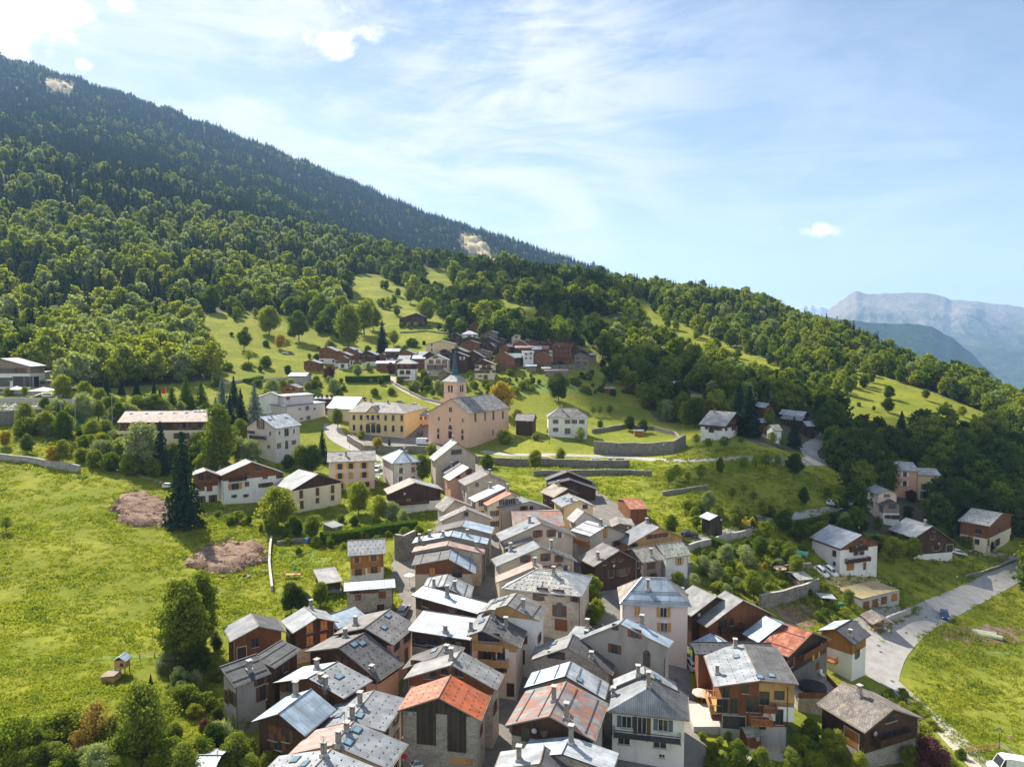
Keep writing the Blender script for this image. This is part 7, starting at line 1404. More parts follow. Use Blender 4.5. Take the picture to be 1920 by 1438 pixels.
# ---------------------------------------------------------------- walls, hedges, fences, railings
def wall(pts, hgt, thick, mat, label, name='stone_wall', cat='wall', cap=True, cr='P', up=0.0):
    P = [hit(*px_of(cr, p)) for p in pts]; m = MB(); n_ = []
    for i in range(len(P) - 1):
        k = max(1, int((P[i + 1] - P[i]).length / 3))
        for j in range(k): n_.append(P[i].lerp(P[i + 1], j / k))
    n_.append(P[-1]); n_ = [Vector((p.x, p.y, Hs(p.x, p.y))) for p in n_]
    zt = [p.z + hgt + .12 * math.sin(i * 1.7) for i, p in enumerate(n_)]
    off = []
    for i, p in enumerate(n_):
        a, b = n_[max(i - 1, 0)], n_[min(i + 1, len(n_) - 1)]; d_ = (b - a); d_.z = 0; d_.normalize(); off.append(Vector((-d_.y, d_.x, 0)) * thick / 2)
    for i in range(len(n_) - 1):
        a, b, oa, ob = n_[i], n_[i + 1], off[i], off[i + 1]; A = Z * (zt[i] - a.z); B = Z * (zt[i + 1] - b.z); lo = -Z * .8
        m.quad([a - oa + lo, b - ob + lo, b - ob + B, a - oa + A]); m.quad([b + ob + lo, a + oa + lo, a + oa + A, b + ob + B]); m.quad([a - oa + A, b - ob + B, b + ob + B, a + oa + A], mat=1 if cap else 0)
        if i == 0: m.quad([a + oa + lo, a - oa + lo, a - oa + A, a + oa + A])
        if i == len(n_) - 2: m.quad([b - ob + lo, b + ob + lo, b + ob + B, b - ob + B])
    return tag(m.build(name, [mat, 'chimney_cap' if mat != 's_wall' else 's_grey'] if cap else [mat, mat], origin=n_[0]), label, cat)
wall([(888,868),(960,874),(1060,875),(1180,876)], 2.8, .7, 's_wall', 'retaining wall of rubble under the upper village road')
wall([(1113,850),(1190,853),(1262,850),(1284,838)], 5.0, .9, 's_wall', 'high dark rubble wall round the front of the walled garden')
wall([(1110,812),(1170,802),(1225,806),(1265,816),(1284,838)], 1.8, .6, 's_wall', 'low back wall of the walled garden')
wall([(1000,893),(1060,892),(1120,890),(1180,890),(1222,893)], 1.9, .6, 's_wall', 'terrace wall across the meadow under the yellow trailer')
wall([(1242,929),(1300,920),(1328,916)], 1.3, .5, 's_wall', 'short low rubble wall between orchard trees')
wall([(1425,1142),(1480,1128),(1534,1108)], 3.2, .7, 's_wall', 'tall garden wall under the vegetable plot')
wall([(1292,1034),(1340,1020),(1408,1004)], 1.9, .6, 's_grey', 'roadside wall below the lane railing')
wall([(-40,858),(0,862),(50,868),(85,874),(122,880),(150,885)], 2.0, .6, 's_grey', 'stained wall along the top of the left meadow', name='garden_wall')
wall([(-60,800),(0,797),(80,792)], 5.0, .8, 's_wall', 'tall masonry wall supporting the cemetery')
wall([(-60,756),(40,755),(115,757),(220,762)], 2.0, .5, 'p_concrete', 'pale cemetery boundary wall')
wall([(652,828),(684,848),(740,850),(806,850)], 3.0, .7, 's_wall', 'terrace wall in front of the town hall square')
wall([(1655,1172),(1680,1160),(1706,1150)], 1.5, .6, 's_grey', 'sloping wall beside the wash house ramp')
wall([(509,1012),(506,1035),(505,1062),(510,1108)], 1.1, .5, 's_warm', 'pale dry stone wall bounding the left meadow')
wall([(520,1022),(560,1017),(592,1015)], 1.0, .5, 's_wall', 'small kitchen garden wall by the blue barrel')
wall([(742,1048),(757,1052),(778,1040)], 6.0, .8, 's_wall', 'stump of old stone building overgrown at the top', name='ruined_wall')
wall([(1128,1180),(1150,1205)], 1.2, .4, 's_grey', 'short yard wall beside the pinkish villa')
wall([(740,722),(790,748),(830,757)], 1.2, .5, 's_warm', 'low wall edging the pale track')
wall([(405,724),(470,714),(560,708)], 1.3, .5, 's_warm', 'wall under the bright pasture above the hotel')
wall([(1810,1085),(1860,1070),(1905,1052)], .9, .4, 's_wall', 'low verge wall beside the main road')
wall([(1455,1075),(1490,1068),(1520,1066)], 1.6, .4, 's_wall', 'garden wall behind the pink parasol')
wall([(750,625),(800,622),(845,628)], 1.0, .4, 's_wall', 'dry stone wall in front of the lone farm chalet')
def hedge(pts, hgt, wd, label, leaf='l_hedge'):
    P = [hit(*p) for p in pts]; cen = []; nr = []; rs = np.random.RandomState(len(pts) * 31 + int(pts[0][0])); m = MB(); L = sum((P[i + 1] - P[i]).length for i in range(len(P) - 1))
    o = P[0]
    for i in range(len(P) - 1):
        a, b = P[i], P[i + 1]; d_ = b - a; l = d_.length; d_ /= l; nn = Vector((-d_.y, d_.x, 0)).normalized(); nq = int(l * (hgt * 2 + wd) * 34)
        m.box((a + b) / 2 + Z * hgt / 2, d_ * l / 2, nn * wd * .42, Z * hgt * .46)
        for k in range(nq):
            t = rs.rand() * l; f = rs.rand() * (2 * hgt + wd)
            if f < hgt: q, nv = a + d_ * t - nn * wd / 2 + Z * f, -nn
            elif f < hgt + wd: q, nv = a + d_ * t + nn * (f - hgt - wd / 2) + Z * hgt, Z
            else: q, nv = a + d_ * t + nn * wd / 2 + Z * (f - hgt - wd), nn
            cen.append(tuple(q - o + Vector(rs.normal(size=3)) * .08)); v = np.array(nv) + rs.normal(size=3) * .5; nr.append(v / np.linalg.norm(v))
    core = ([tuple(Vector(v) - o) for v in m.v], m.f, 0); me = quads_mesh('hedge', np.array(cen), np.array(nr), rs.uniform(.1, .2, len(cen)), [leaf], [core], .8)
    h = bpy.data.objects.new('hedge', me); COL.objects.link(h); h.location = o; return tag(h, label, 'hedge')
hedge([(600,1018),(660,1012),(720,1000),(782,992)], 2.4, 2.6, 'long clipped dark green hedge above the orange timber chalet')
hedge([(648,716),(690,716),(732,714)], 3.0, 3.0, 'clipped hedge box in front of the hamlet')
hedge([(1330,1018),(1356,1030),(1384,1044)], 2.0, 2.0, 'bright clipped hedge slanting below the lane railing')
hedge([(1505,985),(1550,975),(1600,962)], 1.6, 1.6, 'rough hedge running along the narrow lane')
hedge([(460,718),(475,716),(490,712)], 2.0, 3, 'short dark hedge beside the pasture road')
hedge([(585,742),(600,748)], 2.4, 4, 'rounded dark hedge above the timber hut')
def fence(pts, hgt, label, mat='w_grey', kind='picket', name='wooden_fence', cat='fence', cr='P'):
    P = [hit(*px_of(cr, p)) for p in pts]; r = E(name, P[0], label, cat); m = MB()
    for i in range(len(P) - 1):
        a, b = P[i], P[i + 1]; l = (b - a).length; k = max(1, int(l / 2.2)); d_ = (b - a) / l
        for j in range(k + 1):
            c_ = a.lerp(b, j / k); c_.z = Hs(c_.x, c_.y); pk = MB(); pk.bx(c_.x, c_.y, c_.z - .1, .1, .1, hgt + .1); (i and not j) or pk.build('post', mat, r)
        for f in ((.35, .85) if kind == 'picket' else (.5, .95)):
            for j in range(k):
                p, q = a.lerp(b, j / k), a.lerp(b, (j + 1) / k); p.z = Hs(p.x, p.y) + hgt * f; q.z = Hs(q.x, q.y) + hgt * f; m.bar(p, q, .035)
        if kind == 'picket':
            nn = int(l / .35)
            for j in range(nn): c_ = a.lerp(b, j / nn); m.bx(c_.x, c_.y, Hs(c_.x, c_.y) + .1, .1, .03, hgt - .1)
    m.build('rail', mat, r); return r
fence([(375,970),(430,966),(482,962)], 1.3, 'wooden picket fence under the broad white chalet')
fence([(1296,1014),(1350,1004),(1418,988)], 1.1, 'dark rail fence along the narrow lane bridge', 'metal_dark', 'rail', 'road_railing')
fence([(1500,978),(1560,966),(1610,948)], 1.1, 'rail fence on the upper part of the narrow lane', 'w_grey', 'rail')
fence([(1812,1412),(1840,1408),(1873,1404)], 1.1, 'weathered balustrade at the lower right car park', 'w_honey', 'picket')
fence([(1876,1402),(1905,1425),(1935,1450)], 1.0, 'metal guard rail beside the parked white van', 'metal_pale', 'rail', 'guard_rail')
fence([(262,1235),(290,1232),(320,1228)], .9, 'short fence by the play hut', 'w_grey', 'rail')
fence([(1475,1370),(1500,1395)], 1.4, 'green netting fence beside the garden of the corrugated roof chalet', 'plastic_green', 'picket', 'net_fence')
fence([(668,838),(690,860)], 1.0, 'railing on the ramp to the town hall', 'metal_dark', 'rail', 'ramp_railing')
fence([(205,800),(205,825)], 3.5, 'green tennis court fence by the hotel', 'plastic_green', 'picket', 'court_fence')
fence([(145,802),(165,795),(205,800)], 3.5, 'green mesh fence at the far side of the tennis court', 'plastic_green', 'picket', 'court_fence')

# ---------------------------------------------------------------- vehicles
VP = {}
def vehicle(style, paint):
    """unit parts of a vehicle facing +X, wheels on z=0"""
    k = (style, paint)
    if k in VP: return VP[k]
    if style == 'car': L_, W_, prof, cab, tr = 4.1, 1.75, [(-2.05,.35),(-2.05,.85),(-1.9,.98),(-1.0,1.0),(.75,.98),(1.75,.82),(2.05,.62),(2.05,.32)], [(-1.85,.98),(-1.55,1.42),(-.2,1.5),(.35,1.42),(1.1,.96)], .16
    elif style == 'van': L_, W_, prof, cab, tr = 4.6, 1.85, [(-2.3,.4),(-2.3,1.15),(-2.1,1.2),(1.0,1.2),(1.5,1.08),(2.2,.95),(2.3,.6),(2.3,.35)], [(-2.2,1.15),(-2.1,1.85),(-1.2,1.95),(.5,1.88),(1.45,1.1)], .12
    elif style == 'camper': L_, W_, prof, cab, tr = 6.0, 2.1, [(-3,.4),(-3,1.4),(1.6,1.4),(2.1,1.25),(2.9,1.05),(3,.6),(3,.4)], [(-3,1.4),(-2.95,2.7),(1.0,2.8),(1.6,2.6),(2.1,1.28)], .08
    else: L_, W_, prof, cab, tr = 4.6, 1.9, [(-2.3,.45),(-2.3,1.05),(-.4,1.05),(1.1,1.05),(2.2,.95),(2.3,.5)], [(-.35,1.02),(-.25,1.65),(.75,1.68),(1.35,1.05)], .14
    def extr(P, w0, w1, mb, mat=0):
        A = [Vector((x, -w0 / 2 if i in (0, len(P) - 1) else -w1 / 2, z)) for i, (x, z) in enumerate(P)]; B = [Vector((p.x, -p.y, p.z)) for p in A]; nP = len(P)
        mb.quad(A[::-1], mat=mat); mb.quad(B, mat=mat)
        for i in range(nP): mb.quad([A[i], A[(i + 1) % nP], B[(i + 1) % nP], B[i]], mat=mat)
    def M(f, nm, mt):
        m_ = MB(); f(m_); o = m_.build(nm, mt, link=False); return (nm, o.data)
    parts = [M(lambda m_: extr(prof, W_, W_, m_), 'body', paint)]
    parts.append(M(lambda m_: extr([(x * .985, z - .03 if i not in (0, len(cab) - 1) else z) for i, (x, z) in enumerate(cab)], W_ - .1, W_ - .1 - 2 * tr, m_), 'window', 'glass'))
    def roof_(m_):
        pts = cab[1:-1]
        for i in range(len(pts) - 1):
            (x0, z0), (x1, z1) = pts[i], pts[i + 1]; w_ = W_ / 2 - .05 - tr; m_.prism([(x0, -w_, z0 + .02), (x1, -w_, z1 + .02), (x1, w_, z1 + .02), (x0, w_, z0 + .02)], .05, 0, 0)
        for s_ in (-1, 1):
            for (xa, za), (xb, zb_) in ((cab[0], cab[1]), (cab[-1], cab[-2])): m_.bar((xa, s_ * (W_ / 2 - .05), za), (xb, s_ * (W_ / 2 - .05 - tr), zb_), .05)
            if style in ('van', 'camper'):
                xr = cab[1][0]; xe = cab[-2][0] - (1.1 if style == 'van' else .3); m_.quad([(xr - .05, s_ * (W_ / 2 - .04), cab[0][1]), (xe, s_ * (W_ / 2 - .04), cab[0][1]), (xe, s_ * (W_ / 2 - .045 - tr), cab[1][1]), (xr, s_ * (W_ / 2 - .045 - tr), cab[1][1])])
    parts.append(M(roof_, 'roof', paint))
    for sx in (-1, 1):
        for sy in (-1, 1):
            c_ = (sx * L_ * .31, sy * (W_ / 2 - .12), .32); parts.append(M(lambda m_: (m_.bar((c_[0], c_[1] - .11, c_[2]), (c_[0], c_[1] + .11, c_[2]), .33, 0, 12), m_.bar((c_[0], c_[1] - .12, c_[2]), (c_[0], c_[1] + .12, c_[2]), .18, 1, 10)), 'wheel', ['rubber', 'metal_pale']))
    for sy in (-1, 1): parts.append(M(lambda m_: m_.box((L_ / 2 - .08, sy * W_ * .36, .68), (.1, 0, 0), (0, .16, 0), (0, 0, .09)), 'headlight', 'lampglow'))
    for sy in (-1, 1): parts.append(M(lambda m_: m_.box((-L_ / 2 + .03, sy * W_ * .4, .85), (.05, 0, 0), (0, .09, 0), (0, 0, .12)), 'tail_light', 'cloth_red'))
    VP[k] = parts; return parts
def park(style, paint, px, py, head, label, cat='car', name=None):
    p = hit(px, py); e1 = Hs(p.x + math.cos(R(head)), p.y + math.sin(R(head))) - Hs(p.x - math.cos(R(head)), p.y - math.sin(R(head)))
    r = E(name or {'car': 'parked_car', 'van': 'van', 'camper': 'camper_van', 'pickup': 'pickup_truck'}[style], p + Z * .09, label, cat); r.rotation_euler = (0, -math.atan2(e1, 2), R(head))
    for nm, me in vehicle(style, paint): o = bpy.data.objects.new(nm, me); COL.objects.link(o); o.parent = r
    return r
park('car','paint_blue',1771,1157,-115,'dark blue hatchback parked on the road verge')
park('van','paint_white',1562,950,15,'white van driving up the narrow lane','van')
park('car','paint_white',1798,1040,-5,'white car outside the dark chalet on the right')
park('car','paint_white',1539,1075,-60,'left one of two white cars by the smooth roofed white chalet')
park('car','paint_white',1556,1074,-60,'right one of two white cars by the smooth roofed white chalet')
park('car','paint_grey',1425,978,15,'grey blue car on the lane beneath the olive trees')
park('pickup','paint_dark',1291,1006,175,'dark pickup at the top of the rail fenced lane','pickup')
park('van','paint_white',707,884,-95,'white van on the driveway between pink house and lilac villa','van')
park('camper','paint_white',794,834,-10,'white camper van on the church square','camper van')
park('van','paint_dark',787,818,-100,'dark van parked at the church corner','van')
park('camper','paint_white',1893,1452,175,'white box van cut off by the lower right corner','van')
park('car','paint_white',795,1440,20,'white car with open roof rack below the stone barn')
park('car','paint_grey',750,757,0,'grey car left on the track above the town hall')
park('car','paint_white',779,762,-5,'silver car right on the track above the town hall')
park('car','paint_white',682,693,10,'white car in front of the dark balconied hamlet chalet')
park('car','paint_blue',692,693,10,'blue car in front of the dark balconied hamlet chalet')
park('pickup','paint_dark',966,737,0,'black pickup standing on the grass above the church','pickup')
park('car','paint_grey',622,1113,10,'grey car tucked under the carport roof')
park('car','paint_white',318,916,20,'white car half hidden by the tall spruce')
park('car','paint_white',535,664,0,'white car on the pasture road, left of two')
park('car','paint_grey',545,664,0,'grey car on the pasture road, right of two')
park('car','paint_grey',1080,678,0,'blue grey car below the largest orange house')
park('car','paint_white',1098,680,0,'white car at the right end of the hamlet')
park('car','paint_white',1345,663,0,'white car on the sunlit track of the right hill')
park('car','paint_white',90,745,0,'white car in the yard by the kiosk')
park('car','paint_white',1297,1250,95,'pale car parked in the lane behind the corrugated roof chalet')
park('car','paint_grey',740,1404,80,'grey car standing left of the stone barn')
park('car','paint_grey',757,1150,80,'grey car in the lane beside the small stone block house')
park('car','paint_white',1668,862,20,'white car glinting under the dark wood')

# ---------------------------------------------------------------- lamps, poles, parasols and small things
def lamp(px, py, hpx, label, arms=0):
    p = hit(px, py); h = hpx * p.y / FPX; r = E('street_lamp', p, label, 'street lamp'); m = MB(); m.bar(p - Z * .2, p + Z * h, .07, 0, 6, .045); m.bar(p, p + Z * .5, .12, 0, 6); m.build('pole', 'metal_dark', r)
    m = MB(); t = p + Z * h
    for k in range(6):
        a0, a1 = k * math.pi / 3, (k + 1) * math.pi / 3; lo = lambda a: t + Vector((math.cos(a), math.sin(a), 0)) * .14; hi = lambda a: t + Vector((math.cos(a), math.sin(a), 0)) * .26 + Z * .5
        m.quad([lo(a0), lo(a1), hi(a1), hi(a0)]); m.quad([hi(a0), hi(a1), t + Z * .8], mat=1)
    m.build('lantern', ['lampglow', 'metal_dark'], r)
for a in ((1647,1152,24,'lantern lamp beside the wash house'),(1873,1404,34,'lantern lamp at the lower right balustrade'),(1794,1096,14,'small lamp post on the road verge meadow'),(1472,962,22,'lamp post on the orchard lane'),(1030,833,20,'lamp post in front of the white presbytery'),
          (1244,858,24,'lamp post under the high garden wall'),(1313,862,18,'lamp post on the upper road left of the hairpin'),(1558,866,16,'lamp post at the hairpin junction'),(888,832,18,'lamp post at the church corner'),(1610,1008,18,'lamp post above the stepped beige house'),(655,840,16,'lamp post on the town hall terrace')): lamp(*a)
def mast(px, py, hpx, label, top='flood'):
    p = hit(px, py); h = hpx * p.y / FPX; r = E({'flood': 'floodlight_mast', 'flag': 'flag_mast', 'pylon': 'cableway_pylon', 'tee': 'utility_pole'}[top], p, label, {'flood': 'mast', 'flag': 'flag', 'pylon': 'pylon', 'tee': 'utility pole'}[top]); m = MB()
    m.bar(p - Z * .3, p + Z * h, .14 if top != 'pylon' else .45, 0, 8, .07 if top != 'pylon' else .4); m.build('pole', 'metal_pale', r); t = p + Z * h; m = MB()
    if top == 'flood': m.box(t, (.8, 0, 0), (0, .15, 0), (0, 0, .1)); m.build('floodlight', 'metal_pale', r)
    elif top == 'flag': m.quad([t, t - Z * 2.6, t - Z * 3.0 - Vector((1.6, 0, 0)), t - Z * .7 - Vector((1.9, 0, 0))]); m.quad([t + Vector((0, .03, 0)), t - Z * .7 + Vector((-1.9, .03, 0)), t - Z * 3 + Vector((-1.6, .03, 0)), t - Z * 2.6 + Vector((0, .03, 0))]); m.build('flag', 'flag_red', r)
    elif top == 'pylon': m.box(t, (2.4, 0, 0), (0, .3, 0), (0, 0, .2)); m.box(t - Z * .5, (.3, 0, 0), (0, 2.0, 0), (0, 0, .2)); m.build('crossarm', 'metal_pale', r)
    else: m.box(t - Z * .3, (1.2, 0, 0), (0, .08, 0), (0, 0, .08)); m.build('crossarm', 'w_grey', r)
mast(211,800,62,'tall floodlight mast left of the hotel roof'); mast(142,805,58,'floodlight mast behind the tennis fence'); mast(116,800,48,'shorter floodlight mast above the olive bushes')
mast(311,748,22,'pole with a red flag before the wood edge','flag'); mast(26,690,48,'grey cableway pylon behind the left edge building','pylon')
mast(476,604,28,'twin pole power mast on the bright pasture','tee'); mast(1280,838,34,'wooden pole at the corner of the walled garden','tee'); mast(1110,812,20,'wooden pole beside the white presbytery','tee'); mast(889,508,24,'power mast in the wood above the hamlet','tee')
def parasol(px, py, h, r0, mat, label):
    p = hit(px, py); r = E('parasol', p, label, 'parasol'); m = MB(); m.bar(p, p + Z * (h + .1), .04, 0, 6); m.build('pole', 'metal_pale', r); m = MB(); K = 8; t = p + Z * (h + .55)
    for k in range(K):
        a0, a1 = 6.2832 * k / K, 6.2832 * (k + 1) / K; A, B = [p + Z * h + Vector((math.cos(a), math.sin(a), 0)) * r0 for a in (a0, a1)]; m.quad([A, B, t]); m.quad([A, B, B - Z * .15, A - Z * .15])
    m.build('canopy', mat, r)
parasol(1316,1322,2.2,1.7,'cloth_pink','faded pink parasol on the terrace of the corrugated roof chalet'); parasol(1462,1080,2.2,1.7,'cloth_pink','pale pink parasol in the garden beside the garden house'); parasol(768,1098,2.3,1.2,'cloth_white','white parasol by the plants at the lane corner')
parasol(749,1438,2.0,1.4,'cloth_red','red and yellow parasol beside the stone barn'); parasol(552,1082,1.8,.5,'plastic_green','closed green parasol over the garden table'); 
def tent(px, py, w, label):
    p = hit(px, py); r = E('canopy_tent', p, label, 'tent'); m = MB(); c = [p + Vector((i * w / 2, j * w / 2, 2.2)) for i, j in ((-1, -1), (1, -1), (1, 1), (-1, 1))]; t = p + Z * 3.6
    for k in range(4): m.quad([c[k], c[(k + 1) % 4], t])
    m.build('canopy', 'cloth_white', r)
    for q in c: m = MB(); m.bar(Vector((q.x, q.y, Hs(q.x, q.y))), q, .05); m.build('leg', 'metal_pale', r)
tent(82,742,8,'white marquee tent beside the yellow green trees'); tent(32,740,5,'small white tent roof near the garage bays')
def boxthing(name, px, py, dims, mats, label, cat, build=None, dz=0, rot=0):
    p = hit(px, py); m = MB(); w, d_, h = dims; c_, s_ = math.cos(R(rot)), math.sin(R(rot)); m.box(p + Z * (dz + h / 2), (w / 2 * c_, w / 2 * s_, 0), (-d_ / 2 * s_, d_ / 2 * c_, 0), (0, 0, h / 2)); r = E(name, p, label, cat); m.build('body', mats[0], r)
    if build: build(p, r)
    return r
def wheels(p, r, w, d_):
    for s_ in (-1, 1): m = MB(); m.bar(p + Vector((w, s_ * d_ - .08, .3)), p + Vector((w, s_ * d_ + .08, .3)), .3, 0, 10); m.build('wheel', 'rubber', r)
def trb(p, r):
    wheels(p, r, 0, 1.0); m = MB(); m.bar(p + Vector((-2.2, 0, .5)), p + Vector((-3.2, 0, .4)), .06); m.build('drawbar', 'metal_dark', r); m = MB(); m.box(p + Vector((-.3, 0, 2.7)), (1.6, 0, 0), (0, 1.0, 0), (0, 0, .1)); m.build('lid', 'cloth_pink', r)
boxthing('trailer', 1021, 869, (4.4, 2.0, 2.1), ['plastic_yellow'], 'yellow box trailer standing on the meadow above the terrace wall', 'trailer', trb, .45)
def tk(p, r): m = MB(); m.bar(p + Vector((1.2, 0, 1.6)), p + Vector((1.9, 0, 1.7)), .5, 0, 10); m.build('lid', 'plastic_blue', r)
p = hit(1046, 867); r = E('water_tank', p, 'blue water tank beside the yellow trailer', 'tank'); m = MB(); m.bar(p + Vector((-1.3, 0, 1.0)), p + Vector((1.3, 0, 1.0)), .85, 0, 16); m.build('tank', 'plastic_blue', r); m = MB(); m.bx(p.x, p.y, p.z, 2.4, 1.2, .3); m.build('cradle', 'w_grey', r)
for i, x in enumerate((1112, 1120, 1144, 1158, 1166)):
    boxthing('beehive', x, 866, (1.5, 1.3, 1.2), ['cloth_white' if i < 2 else 'w_grey'], ['pale low bench like beehive, leftmost of the five', 'pale beehive, second of the five', 'grey beehive in the middle of the five', 'grey beehive, fourth of the five', 'grey beehive, rightmost of the five'][i], 'beehive', lambda p, r: (lambda m_: (m_.box(p + Z * 1.5, (.9, 0, 0), (0, .8, 0), (0, 0, .06)), m_.build('roof', 'metal_pale', r)))(MB()), .3)
boxthing('barrel', 576, 1017, (.9, .9, 1.1), ['plastic_blue'], 'blue water barrel at the kitchen garden wall', 'barrel'); boxthing('barrel', 1199, 962, (.8, .8, 1.0), ['plastic_blue'], 'blue barrel beside the small red roofed hut', 'barrel')
boxthing('bin', 786, 1405, (.9, .8, 1.4), ['cloth_red'], 'red bin against the stone barn wall', 'bin'); boxthing('compost_bin', 1577, 1138, (1.0, 1.0, 1.1), ['plastic_green'], 'green compost bin at the end of the vegetable bed', 'bin')
boxthing('garden_table', 550, 1083, (3.0, 1.1, .08), ['w_honey'], 'pale wooden garden table on the lawn with benches', 'table', lambda p, r: [(lambda m_: (m_.bx(p.x + i, p.y + j, p.z, .1, .1, .75), m_.build('leg', 'w_honey', r)))(MB()) for i in (-1.3, 1.3) for j in (-.4, .4)], .75)
boxthing('chair', 536, 1084, (.6, .6, .1), ['w_honey'], 'wooden chair at the left end of the garden table', 'chair', lambda p, r: (lambda m_: (m_.bx(p.x - .3, p.y, p.z + .5, .08, .6, .6), m_.build('backrest', 'w_honey', r)))(MB()), .45)
boxthing('chair', 563, 1082, (.6, .6, .1), ['w_honey'], 'wooden chair at the right end of the garden table', 'chair', lambda p, r: (lambda m_: (m_.bx(p.x + .3, p.y, p.z + .5, .08, .6, .6), m_.build('backrest', 'w_honey', r)))(MB()), .45)
# play hut on posts with slide and sandbox
p = hit(230, 1262); r = E('play_hut', p, 'little play hut on posts with grey roof and green slide', 'play hut'); m = MB(); m.bx(p.x, p.y, p.z + 1.1, 1.7, 1.5, 1.3); m.build('cabin', 'w_honey', r)
for i in (-.75, .75):
    for j in (-.65, .65): m = MB(); m.bx(p.x + i, p.y + j, p.z, .12, .12, 1.1); m.build('post', 'w_brown', r)
m = MB(); zr_ = p.z + 3.1; c = [(p.x + i, p.y + j) for i, j in ((-1.1, -1), (1.1, -1), (1.1, 1), (-1.1, 1))]
m.prism([(c[0][0], c[0][1], zr_ - .75), (p.x, c[0][1], zr_), (p.x, c[2][1], zr_), (c[3][0], c[3][1], zr_ - .75)], .08, 0, 0); m.prism([(p.x, c[0][1], zr_), (c[1][0], c[1][1], zr_ - .75), (c[2][0], c[2][1], zr_ - .75), (p.x, c[2][1], zr_)], .08, 0, 0); m.build('roof', 'r_blue', r)
m = MB(); m.prism([(p.x - .9, p.y - .9, p.z + 1.1), (p.x - .5, p.y - .9, p.z + 1.1), (p.x - 1.2, p.y - 3, p.z + .15), (p.x - 1.6, p.y - 3, p.z + .15)], .06, 0, 0); m.build('slide', 'plastic_green', r)
m = MB(); m.bx(p.x + .3, p.y - .78, p.z + 1.5, .5, .05, .5); m.build('window', 'glass', r)
boxthing('sandbox', 208, 1275, (2.0, 1.9, .9), ['w_honey'], 'boxy wooden sandpit left of the play hut', 'sandbox', lambda p, r: (lambda m_: (m_.box(p + Z * 1.05, (1.1, 0, .1), (0, 1.1, 0), (0, 0, .05)), m_.build('lid', 'w_grey', r)))(MB()))
def tunnel(px, py, L_, w, mat, label, rot=0, name='polytunnel'):
    p = hit(px, py); r = E(name, p, label, 'greenhouse'); m = MB(); c_, s_ = math.cos(R(rot)), math.sin(R(rot)); ax = Vector((c_, s_, 0)); bx_ = Vector((-s_, c_, 0)); K = 8
    A = [p + bx_ * math.cos(math.pi * k / K) * w / 2 + Z * math.sin(math.pi * k / K) * w * .5 for k in range(K + 1)]
    for k in range(K): m.quad([A[k] - ax * L_ / 2, A[k + 1] - ax * L_ / 2, A[k + 1] + ax * L_ / 2, A[k] + ax * L_ / 2])
    m.quad([q + ax * L_ / 2 for q in A]); m.quad([q - ax * L_ / 2 for q in A[::-1]]); m.build('cover', mat, r)
    m = MB()
    for t in (-.5, 0, .5): [m.bar(A[k] * 1.0 + ax * L_ * t + Z * .02, A[k + 1] + ax * L_ * t + Z * .02, .04) for k in range(K)]
    m.build('hoop', 'metal_pale', r)
tunnel(1498,1040,4.5,2.4,'plastic_green','small green polytunnel in front of the smooth roofed white chalet',-35)
plain('frame_plastic', (.42, .46, .28), .7)
tunnel(1845,1188,5,1.6,'frame_plastic','pale cold frame tunnel, upper of two on the meadow bed',-30); tunnel(1856,1194,5,1.6,'frame_plastic','pale cold frame tunnel, lower of two on the meadow bed',-30)
# wash house: small gabled roof on posts over a trough
p = hit(1645, 1178); r = E('wash_house', p, 'open wash house with small slab gable roof on posts by the road', 'wash house'); w2, l2 = 2.0, 2.4
for i in (-1, 1):
    for j in (-1, 1): m = MB(); m.bx(p.x + i * w2, p.y + j * l2, p.z - .3, .22, .22, 2.6); m.build('post', 'w_orange', r)
m = MB()
for s_ in (-1, 1): q_ = [(p.x + s_ * 2.7, p.y - 3, p.z + 2.2), (p.x, p.y - 3, p.z + 3.5), (p.x, p.y + 3, p.z + 3.5), (p.x + s_ * 2.7, p.y + 3, p.z + 2.2)]; m.prism(q_ if s_ < 0 else q_[::-1], .15, 0, 1)
m.build('roof', ['r_tile', 'w_orange'], r); m = MB(); m.bx(p.x, p.y, p.z - .2, 2.8, 1.4, .9); m.build('trough', 's_grey', r)
m = MB(); m.bar((p.x - 2.3, p.y - 2.6, p.z + 2.3), (p.x + 2.3, p.y - 2.6, p.z + 2.3), .1); m.bar((p.x, p.y - 2.6, p.z + 2.3), (p.x, p.y - 2.6, p.z + 3.3), .08); m.build('truss', 'w_orange', r)
# pergola roof on posts in the vegetable plot
p = hit(1548, 1133); r = E('garden_shelter', p, 'flat sheet shelter on thin posts above the vegetable bed', 'shelter'); m = MB(); m.prism([p + Vector((-1.8, -1, 2.1)), p + Vector((2.0, -1.6, 1.9)), p + Vector((2.0, 1.2, 2.2)), p + Vector((-1.8, 1.6, 2.4))], .08, 0, 0); m.build('roof', 'r_white', r)
for i, j in ((-1.6, -.8), (1.8, -1.3), (1.8, 1), (-1.6, 1.3)): m = MB(); m.bar(p + Vector((i, j, -.2)), p + Vector((i, j, 2)), .05); m.build('post', 'metal_pale', r)
